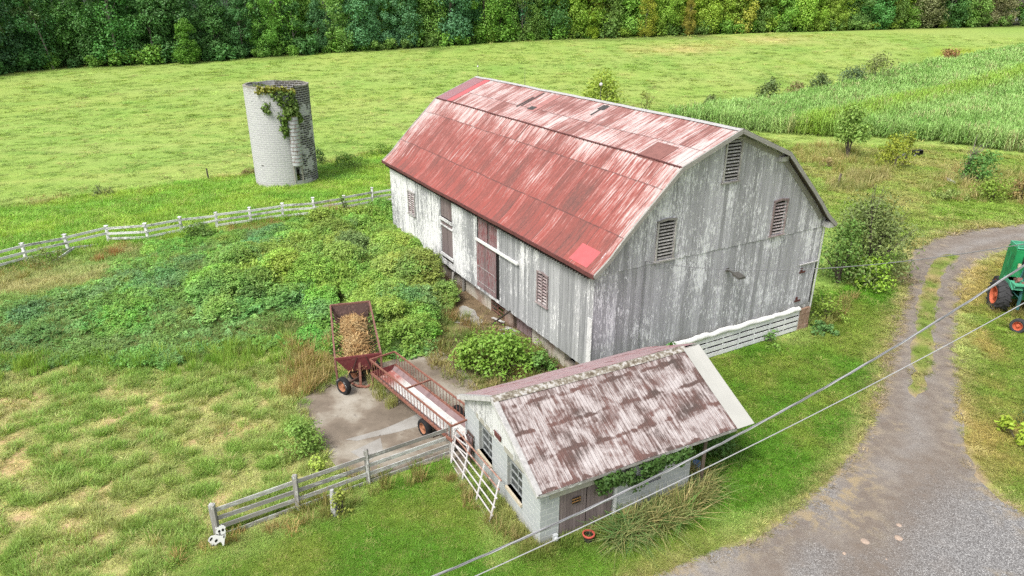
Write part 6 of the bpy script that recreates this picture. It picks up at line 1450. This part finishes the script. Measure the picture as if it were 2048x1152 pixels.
bush(1540, 685, .8, .8, .16, (.10, .19, .05), 'single leafy weed growing up the white slats', 7, 20)
bush(1545, 700, .9, .3, .2, (.13, .22, .04), 'flat broad-leaved weed on the lawn before the white slats', 7, 18, up=1.6)
bush(1324, 690, .7, .9, .16, (.06, .14, .03), 'dark vine sprig climbing the barn boards above the shed ridge', 8, 26, loc=BP(3.9, -.35, .75))
bush(1695, 318, 3.6, 5.6, .33, (.15, .235, .05), 'small tree with bare forked trunk at the near edge of the corn', 34, 60, cat='tree', name='small_tree', base=.42, open_=.1, stems=6)
bush(1785, 335, 3.6, 3.0, .24, (.18, .21, .025), 'yellow-green bush behind the two old posts', 30, 46)
bush(1775, 300, 2.4, 2.4, .26, (.17, .21, .03), 'loose yellowish bush at the corn edge behind the old posts', 12, 30, open_=.4, loc=at(1812, 308))
bush(1955, 365, 3.4, 2.7, .24, (.075, .16, .035), 'round dark green bush beside the dead tree', 34, 50)
bush(1985, 402, 3.4, 2.1, .2, (.135, .20, .03), 'lighter green bush in front of the round dark bush', 30, 46)
bush(2040, 402, 2.2, 2.0, .2, (.20, .15, .06), 'brownish dry shrub at the right edge beyond the drive', 18, 36, open_=.4)
bush(1900, 400, 3.2, .9, .18, (.16, .21, .06), 'low straggly weeds left of the lighter green bush', 18, 30)
bush(1640, 372, 1.6, 1.0, .16, (.24, .19, .09), 'dry tan weed clump beside the barn roof edge', 12, 30, open_=.3, loc=at(1652, 335))
for i, (px, py, w, h, c, lab) in enumerate(((1535, 205, 3.4, 3.4, (.085, .12, .04), 'small dark bush on the field edge left of the corn'), (1640, 190, 3.4, 3.0, (.075, .11, .04), 'dark round bush on the corn edge, second from the twin pale-topped one'), (1700, 180, 4.2, 3.6, (.08, .12, .055), 'greyish round bush in the middle of the corn edge'), (1750, 172, 5.6, 5.0, (.12, .14, .05), 'tallest olive bush on the far edge of the corn'), (1590, 198, 2.6, 2.2, (.15, .14, .055), 'small brownish bush between dark ones on the corn edge'), (1895, 136, 4.4, 3.2, (.22, .12, .06), 'reddish brown bush far along the corn edge'), (1415, 222, 2.0, 2.0, (.10, .13, .045), 'small bush just above the barn ridge at the near corn edge'))):
    bush(px, py, w * 1.15, h * 1.1, .42, c, lab, 18, 46, open_=.0)
bush(2032, 878, 1.5, .85, .2, (.20, .27, .03), 'yellow-green broad-leaved bush at the right edge of the lawn', 13, 24, up=1.1)
bush(2062, 850, 1.3, 1.2, .14, (.05, .08, .025), 'dark twiggy bush at the right edge behind the yellow-green one', 14, 36)
bush(662, 1020, .9, 1.0, .11, (.17, .20, .04), 'yellowish weed wrapped round the banded stump', 12, 26, open_=.5, loc=at(684, 1028))
bush(1385, 985, .8, .7, .12, (.09, .15, .05), 'bluish reedy weed beside the blue drum', 8, 24, loc=at(1380, 978))
bush(1440, 930, 1.8, 1.0, .15, (.06, .12, .028), 'dark green weeds under the far end of the shed roof', 20, 40, loc=at(1425, 905))

# dead tree by the far bushes
dp = at(1922, 362); dt = thing('dead_tree', dp, 'bare dead tree leaning beside the round dark green bush', 'tree'); mb = MB()
mb.tube([dp, dp + V(.15, 0, 1.0), dp + V(.5, .1, 2.2)], [.16, .12, .07], 7); mb.build('trunk', M['bark'], dt); mb = MB()
for i in range(26):
    a = dp + V(.15, 0, .8) + V(.35, .1, 1.4) * RNG.random(); e = a + V(RNG.normal(.3, .5), RNG.normal(0, .4), RNG.uniform(.6, 2.0)); mb.tube([a, (a + e) / 2 + V(*RNG.normal(0, .1, 3)), e], [.035, .02, .006], 4, False)
mb.build('branch', M['pale_bark'], dt)

# vines: on the silo and along the shed eave
def vine(name, pts, size, tints, label, r=.2, per=14):
    t = thing(name, pts[0], label, 'vine'); bl = [(p - pts[0], r * RNG.uniform(.7, 1.3)) for p in pts]
    o = bpy.data.objects.new('foliage', cloud('foliage', bl, per, size, M['leaf_obj'], .75, .3, .5, .5)); COL.objects.link(o); o.parent = t; o.color = (*tints, 1)
    return t
pts = []
for i in range(60): a = CH + RNG.uniform(-.95, .12); pts.append(SI(a, SILO_R + RNG.uniform(-.15, .15), SILO_H - .15 + RNG.uniform(-.3, .15)))
vine('silo_vine', pts, .24, (.17, .17, .03), 'yellowing vine crest along the top rim of the silo', .2, 12); pts = []
for i in range(70):
    z = RNG.uniform(0, 1.9); a = CH + RNG.uniform(-.62 * (1 - z / 2.3), .12 + .04 * z); pts.append(SI(a, SILO_R + .12, SILO_H - .25 - z))
for i in range(46): z = RNG.uniform(1.7, 3.9); a = CH + (RNG.normal(-.10, .10) if z < 2.6 else (RNG.normal(-.26, .05))); pts.append(SI(a, SILO_R + (.22 if z < 2.6 else .1), SILO_H - z))
for i in range(16): z = RNG.uniform(2.2, 2.9); pts.append(SI(CH + RNG.normal(.2, .04), SILO_R + .15, SILO_H - z))
for i in range(10): pts.append(SI(CH - .72 + RNG.normal(0, .04), SILO_R + .1, SILO_H - 1.3 - RNG.uniform(0, .8)))
vine('silo_vine', pts, .24, (.085, .135, .026), 'dark green vine spilling over the silo top down to the chute', .24, 13)
pts = [SI(CH + RNG.uniform(-2.2, .0), SILO_R - .5 - RNG.uniform(0, .8), SILO_H - .55 + RNG.uniform(-.4, .35)) for i in range(46)]
vine('silo_vine', pts, .28, (.10, .13, .035), 'darker vine tops crowding inside the left rim of the silo', .32, 12)
pts = []
for i in range(150):
    v = RNG.uniform(1.9, 5.3); lo = 1.15 + .45 * abs(math.sin(v * 1.9)) + (.35 if v > 4.2 else 0); pts.append(SP(-.12 - RNG.uniform(0, .12), v, RNG.uniform(min(lo, 1.8), 1.98)))
vine('shed_vine', pts, .13, (.04, .08, .018), 'dark green vine hanging along the shed eave above the doors', .13, 18)

# ------------------------------------------------------------------ maize
def maize(i):
    vs, fs, rn = [], [], []
    for s in range(5):
        bx_, by_ = RNG.uniform(-.45, .45, 2); hh_ = RNG.uniform(.85, 1.1)
        def strip_(pts, w, r_):
            b0 = len(vs); pts = [V(*p) for p in pts]
            for j, p in enumerate(pts):
                d = nrm(pts[min(j + 1, len(pts) - 1)] - pts[max(0, j - 1)]); sd = nrm(np.cross(d, V(0, 0, 1)) + V(1e-4, 0, 0)); ww = w * (1 - (j / (len(pts) - 1)) ** 2 * .95)
                vs.extend([tuple(p - sd * ww / 2), tuple(p + sd * ww / 2)])
            for j in range(len(pts) - 1): fs.append((b0 + 2 * j, b0 + 2 * j + 1, b0 + 2 * j + 3, b0 + 2 * j + 2)); rn.append(r_)
        for m in range(9):
            z = hh_ * (.15 + .085 * m) ; a = (m % 2) * math.pi + RNG.normal(0, .5) + s; l = RNG.uniform(.30, .46) * (1 - .04 * m); o = V(math.cos(a), math.sin(a), 0); q = V(bx_, by_, z)
            strip_([q, q + o * l * .35 + V(0, 0, .14), q + o * l * .75 + V(0, 0, .13), q + o * l * 1.1 + V(0, 0, RNG.uniform(-.12, .05))], .055, min(1, max(0, RNG.normal(.5, .28))))
        strip_([(bx_, by_, 0), (bx_ + .01, by_, hh_ * .95)], .03, .2); strip_([(bx_, by_, hh_ * .92), (bx_ + .03, by_, hh_ * 1.08)], .035, .95)
    me = bpy.data.meshes.new('maize_plants'); me.from_pydata(vs, [], fs); a = me.attributes.new('rnd', 'FLOAT', 'FACE'); a.data.foreach_set('value', np.array(rn, np.float32)); me.materials.append(M['corn_inst']); return me
q = np.array(CORN); N = 140000; x = RNG.uniform(20, 240, N); y = RNG.uniform(60, 300, N)
dirc = nrm(np.append(np.array(CORN[5]) - np.array(CORN[1]), 0)); nn = V(-dirc[1], dirc[0], 0); rowc = (x * nn[0] + y * nn[1]); rowq = np.round(rowc / .9) * .9; x = x + (rowq - rowc) * nn[0] * .8; y = y + (rowq - rowc) * nn[1] * .8
k = inpoly(x, y, CORN) & inview(x, y, 2) & (RNG.random(N) < np.clip((85 / np.hypot(x, y)) ** 1.3, 0, 1)); x, y, rowq = x[k], y[k], rowq[k]; n = len(x)
edge_d = dseg(x, y, CORN, True); g1 = fbm(x / 7, y / 7)
r0 = rowq - rowq.min(); band = np.exp(-((((x - 34) * nn[0] + (y - 71) * nn[1]) - 9 - 0 * x) / 2.2) ** 2)
tc = mixc((.115, .215, .042), (.24, .345, .115), np.clip(RNG.normal(.5, .28, n) + (g1 - .5) * 1.2, 0, 1)); tc = mixc(tc, (.19, .28, .03), band * .8); tc = mixc(tc, (.26, .24, .12), (RNG.random(n) < .08) * .7)
hs = RNG.uniform(1.75, 2.45, n) * (1 + .22 * band) * (.8 + .35 * g1); sp = np.clip(np.hypot(x, y) / 85, 1, 1.9)
scatter('maize', [maize(i) for i in range(5)], np.stack([x, y, H(x, y) - .03], -1), np.stack([sp * 1.35, sp * 1.35, hs], -1), np.stack([RNG.normal(0, .08, n), RNG.normal(0, .08, n), RNG.uniform(0, 6.28, n)], -1), tc)

# ------------------------------------------------------------------ the wood behind the field
def crown(seed, h, w, kind):
    bl = []; nb = 54
    for i in range(nb):
        z = RNG.uniform(.0, 1.0) if i % 4 else RNG.uniform(0, .35); a = RNG.uniform(0, 2 * math.pi)
        rad = (math.sin(math.pi * min(1, (z + .12) / 1.12) ** .85) ** .6) * (.9 if kind != 1 else 1.0)
        if kind == 2: rad = (1 - z) ** .6 * .95 + .08
        r = rad * RNG.uniform(.45, 1.0); bl.append((V(math.cos(a) * r * w / 2, math.sin(a) * r * w / 2, h * (.05 + .91 * z)), RNG.uniform(.7, 1.6) * w * .148 * (1.15 - .35 * z)))
    return cloud('crown', bl, 160, .46 if kind != 1 else .42, M['leaf_obj'], .75, .75, .55, .25)
kinds = [crown(i, 19 + 2 * (i % 3), 8.6 + .7 * (i % 3), i % 2) for i in range(7)] + [crown(9, 15, 7, 2)]
def trunkmesh(h, mat):
    mb = MB(); mb.tube([V(0, 0, -.5), V(.1, 0, h * .3), V(-.1, .1, h * .6), V(0, 0, h * .85)], [.26, .2, .13, .05], 7, False)
    for i in range(6): a = RNG.uniform(0, 6.28); z = h * RNG.uniform(.3, .65); mb.tube([V(0, 0, z), V(math.cos(a) * 1.3, math.sin(a) * 1.3, z + 1.6), V(math.cos(a) * 2.4, math.sin(a) * 2.4, z + 3.6)], [.1, .07, .03], 5, False)
    o = mb.build('trunk', mat); me = o.data; bpy.data.objects.remove(o); return me
trunks = [trunkmesh(18, M['bark']), trunkmesh(19, M['pale_bark'])]
basel = [(-260, 182), (-120, 166), (0, 149), (120, 136), (240, 132), (347, 127), (520, 116), (700, 104), (863, 94), (995, 84), (1108, 79), (1221, 75), (1350, 71), (1500, 66), (1662, 62), (1790, 58), (1871, 56), (1960, 54), (2048, 52), (2140, 50), (2260, 48)]
bw = np.array([at(a, b)[:2] for a, b in basel]); bpx = np.array([k[0] for k in basel], float)
seg = np.concatenate([[0], np.cumsum(np.linalg.norm(np.diff(bw, axis=0), axis=1))]); tot = seg[-1]
TK = {'dark': ((.040, .098, .026), 'dark green broadleaf tree packed into the left half of the wood'),
      'blue': ((.050, .115, .048), 'blue-green broadleaf tree in the wood behind the field'),
      'olive': ((.078, .135, .03), 'olive green tree among the dark ones of the wood'),
      'yellow': ((.118, .178, .024), 'yellow-green tree in the right half of the wood'),
      'mid': ((.085, .165, .026), 'mid green broadleaf tree in the wood behind the field'),
      'gold': ((.17, .17, .03), 'golden autumn-yellow tree among the yellow-green ones of the wood'),
      'brown': ((.10, .10, .045), 'brownish thinning tree at the right end of the wood')}
protos = {}
def add_tree(p, me, tm, sc, col, label, group, cat='tree', name='tree', rz=None):
    t = thing(name, p, label, cat, group); t.scale = sc; t.rotation_euler = (0, 0, RNG.uniform(0, 6.28) if rz is None else rz)
    c = bpy.data.objects.new('crown', me); COL.objects.link(c); c.parent = t; c.color = (*col, 1)
    if tm is not None: k = bpy.data.objects.new('trunk', tm); COL.objects.link(k); k.parent = t
    return t
nt = 0
for row_i, (off, sp_, sc0) in enumerate(((2.5, 5.6, .86), (8, 6.4, 1.0), (14, 7.2, 1.1), (21, 8.5, 1.16))):
    s = RNG.uniform(0, 3)
    while s < tot:
        fx = float(np.interp(s, seg, bpx)); bx_ = np.array([np.interp(s, seg, bw[:, 0]), np.interp(s, seg, bw[:, 1])])
        d = bx_ / np.linalg.norm(bx_); p = bx_ + d * (off + RNG.uniform(-1.5, 1.5)); s += sp_ * RNG.uniform(.75, 1.3)
        if 1985 < fx < 2120 and row_i < 9 and abs(fx - 2030) < 22: continue
        r = RNG.random(); zz_ = fx + RNG.normal(0, 60)
        if zz_ < 640: kd = 'dark' if r < .55 else 'blue' if r < .8 else 'olive' if r < .93 else 'mid'
        elif zz_ < 1060: kd = 'blue' if r < .32 else 'mid' if r < .68 else 'dark' if r < .88 else 'olive'
        elif zz_ < 1830: kd = 'yellow' if r < .52 else 'mid' if r < .80 else 'olive' if r < .97 else 'gold'
        else: kd = 'dark' if r < .4 else 'mid' if r < .6 else 'brown' if r < .8 else 'olive'
        col = np.array(TK[kd][0]) * 1.5 * RNG.uniform(.75, 1.3) * V(RNG.uniform(.9, 1.1), 1, RNG.uniform(.85, 1.15))
        k = sc0 * RNG.uniform(.72, 1.2) * (1.0 if fx < 900 else 1.12)
        add_tree(V(p[0], p[1], float(H(p[0], p[1]))), kinds[RNG.integers(0, 7)], trunks[RNG.integers(0, 2)] if (row_i < 2 and RNG.random() < .3) else None, (k * RNG.uniform(.85, 1.15), k * RNG.uniform(.85, 1.15), k), col, TK[kd][1], kd + ' trees of the wood'); nt += 1
# scrub along the front of the wood
under = [cloud('crown', [(V(RNG.uniform(-1.2, 1.2), RNG.uniform(-1.2, 1.2), RNG.uniform(.4, 2.6)), RNG.uniform(.6, 1.0)) for _ in range(16)], 60, .42, M['leaf_obj'], .7, .8, .5, .3) for i in range(4)]
s = 0
while s < tot:
    fx = float(np.interp(s, seg, bpx)); b_ = np.array([np.interp(s, seg, bw[:, 0]), np.interp(s, seg, bw[:, 1])]); d = b_ / np.linalg.norm(b_); p = b_ + d * RNG.uniform(-.8, 1.5); s += RNG.uniform(2.0, 4.8)
    if abs(fx - 2030) < 18: continue
    r = RNG.random(); kd = ('dark' if r < .6 else 'mid') if fx < 640 else ('mid' if r < .5 else 'olive' if r < .75 else 'yellow'); col = np.array(TK[kd][0]) * 1.3 * RNG.uniform(.8, 1.3)
    k = RNG.uniform(.6, 1.5); add_tree(V(p[0], p[1], float(H(p[0], p[1])) - .2), under[RNG.integers(0, 4)], None, (k * 1.1, k * 1.1, k * RNG.uniform(.8, 1.3)), col, {'dark': 'dark scrubby bush at the foot of the left wood', 'mid': 'mid green bush along the front of the wood', 'olive': 'olive bush along the front of the wood', 'yellow': 'yellow-green bush along the front of the wood'}[kd], kd + ' bushes along the wood', 'bush', 'bush')
# trees that stand out
def lone(px, py, h, col, label, trunk=True, kind=0, w=1.0, lean=0):
    p = at(px, py); k = h / 20; t = add_tree(p, kinds[kind], trunks[1] if trunk else None, (k * w, k * w, k), col, label, None); t.rotation_euler = (0, lean, 0)
lone(1183, 77, 8.5, (.17, .245, .02), 'bright green conical young tree standing before the wood', False, 7, 1.2)
lone(1290, 74, 11, (.22, .24, .03), 'yellow rounded tree at the front of the wood right of the conical one', True, 2)
lone(1376, 71, 11, (.19, .175, .03), 'orange-yellow slender tree at the wood front', True, 3, .7)
lone(380, 127, 8.5, (.085, .185, .025), 'bright low spreading tree at the front of the dark wood', False, 4, 1.5)
sp0 = at(108, 139); tl = thing('leaning_tree', sp0, 'pale leaning trunk with a thin grey-green crown before the dark wood', 'tree'); mb = MB(); mb.tube([sp0, sp0 + V(-.6, 0, 4), sp0 + V(-1.5, 0, 8.5), sp0 + V(-1.9, 0, 12)], [.2, .17, .13, .07], 7); mb.build('trunk', M['pale_bark'], tl)
o = bpy.data.objects.new('crown', cloud('crown', [(V(-2.2 + RNG.normal(0, 1.0), RNG.normal(0, .8), RNG.uniform(7.5, 14)), RNG.uniform(.6, 1.0)) for i in range(22)], 46, .5, M['leaf_obj'], .7, .8, .5, .3)); COL.objects.link(o); o.parent = tl; o.color = (.10, .16, .06, 1)
dp = at(1938, 53); dt = thing('dead_tree', dp, 'grey leafless tree at the right end of the wood', 'tree'); mb = MB(); mb.tube([dp, dp + V(.3, 0, 5), dp + V(.8, 0, 10)], [.2, .15, .06], 6); mb.build('trunk', M['pale_bark'], dt); mb = MB()
for i in range(40):
    a = dp + V(.3, 0, 3.5) + V(.5, 0, 6) * RNG.random(); e = a + V(RNG.normal(0, 1.6), RNG.normal(0, 1.2), RNG.uniform(1.5, 4.5)); mb.tube([a, (a + e) / 2, e], [.06, .04, .012], 4, False)
mb.build('branch', M['pale_bark'], dt)
EXPO = .95
# ------------------------------------------------------------------ daylight under a bright, thinly overcast sky
SUN_EL, SUN_AZ = math.radians(56), math.radians(222)       # azimuth clockwise from +Y (north): the light comes from behind-left
w = bpy.data.worlds.new('World'); S.world = w; w.use_nodes = True; t = w.node_tree; t.nodes.clear()
sky = t.nodes.new('ShaderNodeTexSky'); sky.sky_type = 'NISHITA'; sky.sun_disc = False; sky.sun_elevation = SUN_EL; sky.sun_rotation = SUN_AZ; sky.air_density = 1.0; sky.dust_density = 4.0; sky.ozone_density = 1.0
hs_ = t.nodes.new('ShaderNodeHueSaturation'); hs_.inputs['Saturation'].default_value = .30
bg = t.nodes.new('ShaderNodeBackground'); bg.inputs[1].default_value = .135; ou = t.nodes.new('ShaderNodeOutputWorld')
t.links.new(sky.outputs[0], hs_.inputs['Color']); t.links.new(hs_.outputs[0], bg.inputs[0]); t.links.new(bg.outputs[0], ou.inputs[0])
sd = bpy.data.lights.new('sun', 'SUN'); sd.energy = 1.9; sd.angle = math.radians(16); sd.color = (1, .965, .91)
so = bpy.data.objects.new('sun', sd); COL.objects.link(so)
dv = Vector((math.sin(SUN_AZ) * math.cos(SUN_EL), math.cos(SUN_AZ) * math.cos(SUN_EL), math.sin(SUN_EL)))
so.rotation_euler = dv.to_track_quat('Z', 'Y').to_euler(); so.location = dv * 120
S.view_settings.view_transform = 'Standard'; S.view_settings.look = 'None'; S.view_settings.exposure = EXPO; S.view_settings.gamma = 1; S.view_settings.use_curve_mapping = False
S.render.engine = 'CYCLES'
S.cycles.use_denoising = False; S.cycles.max_bounces = 6; S.cycles.diffuse_bounces = 3; S.cycles.glossy_bounces = 2; S.cycles.transmission_bounces = 3; S.cycles.transparent_max_bounces = 4
S.cycles.use_adaptive_sampling = False; S.cycles.adaptive_threshold = .015; S.cycles.sample_clamp_indirect = 4
S.render.film_transparent = False
for o in bpy.data.objects:
    if '_o' in o: del o['_o']
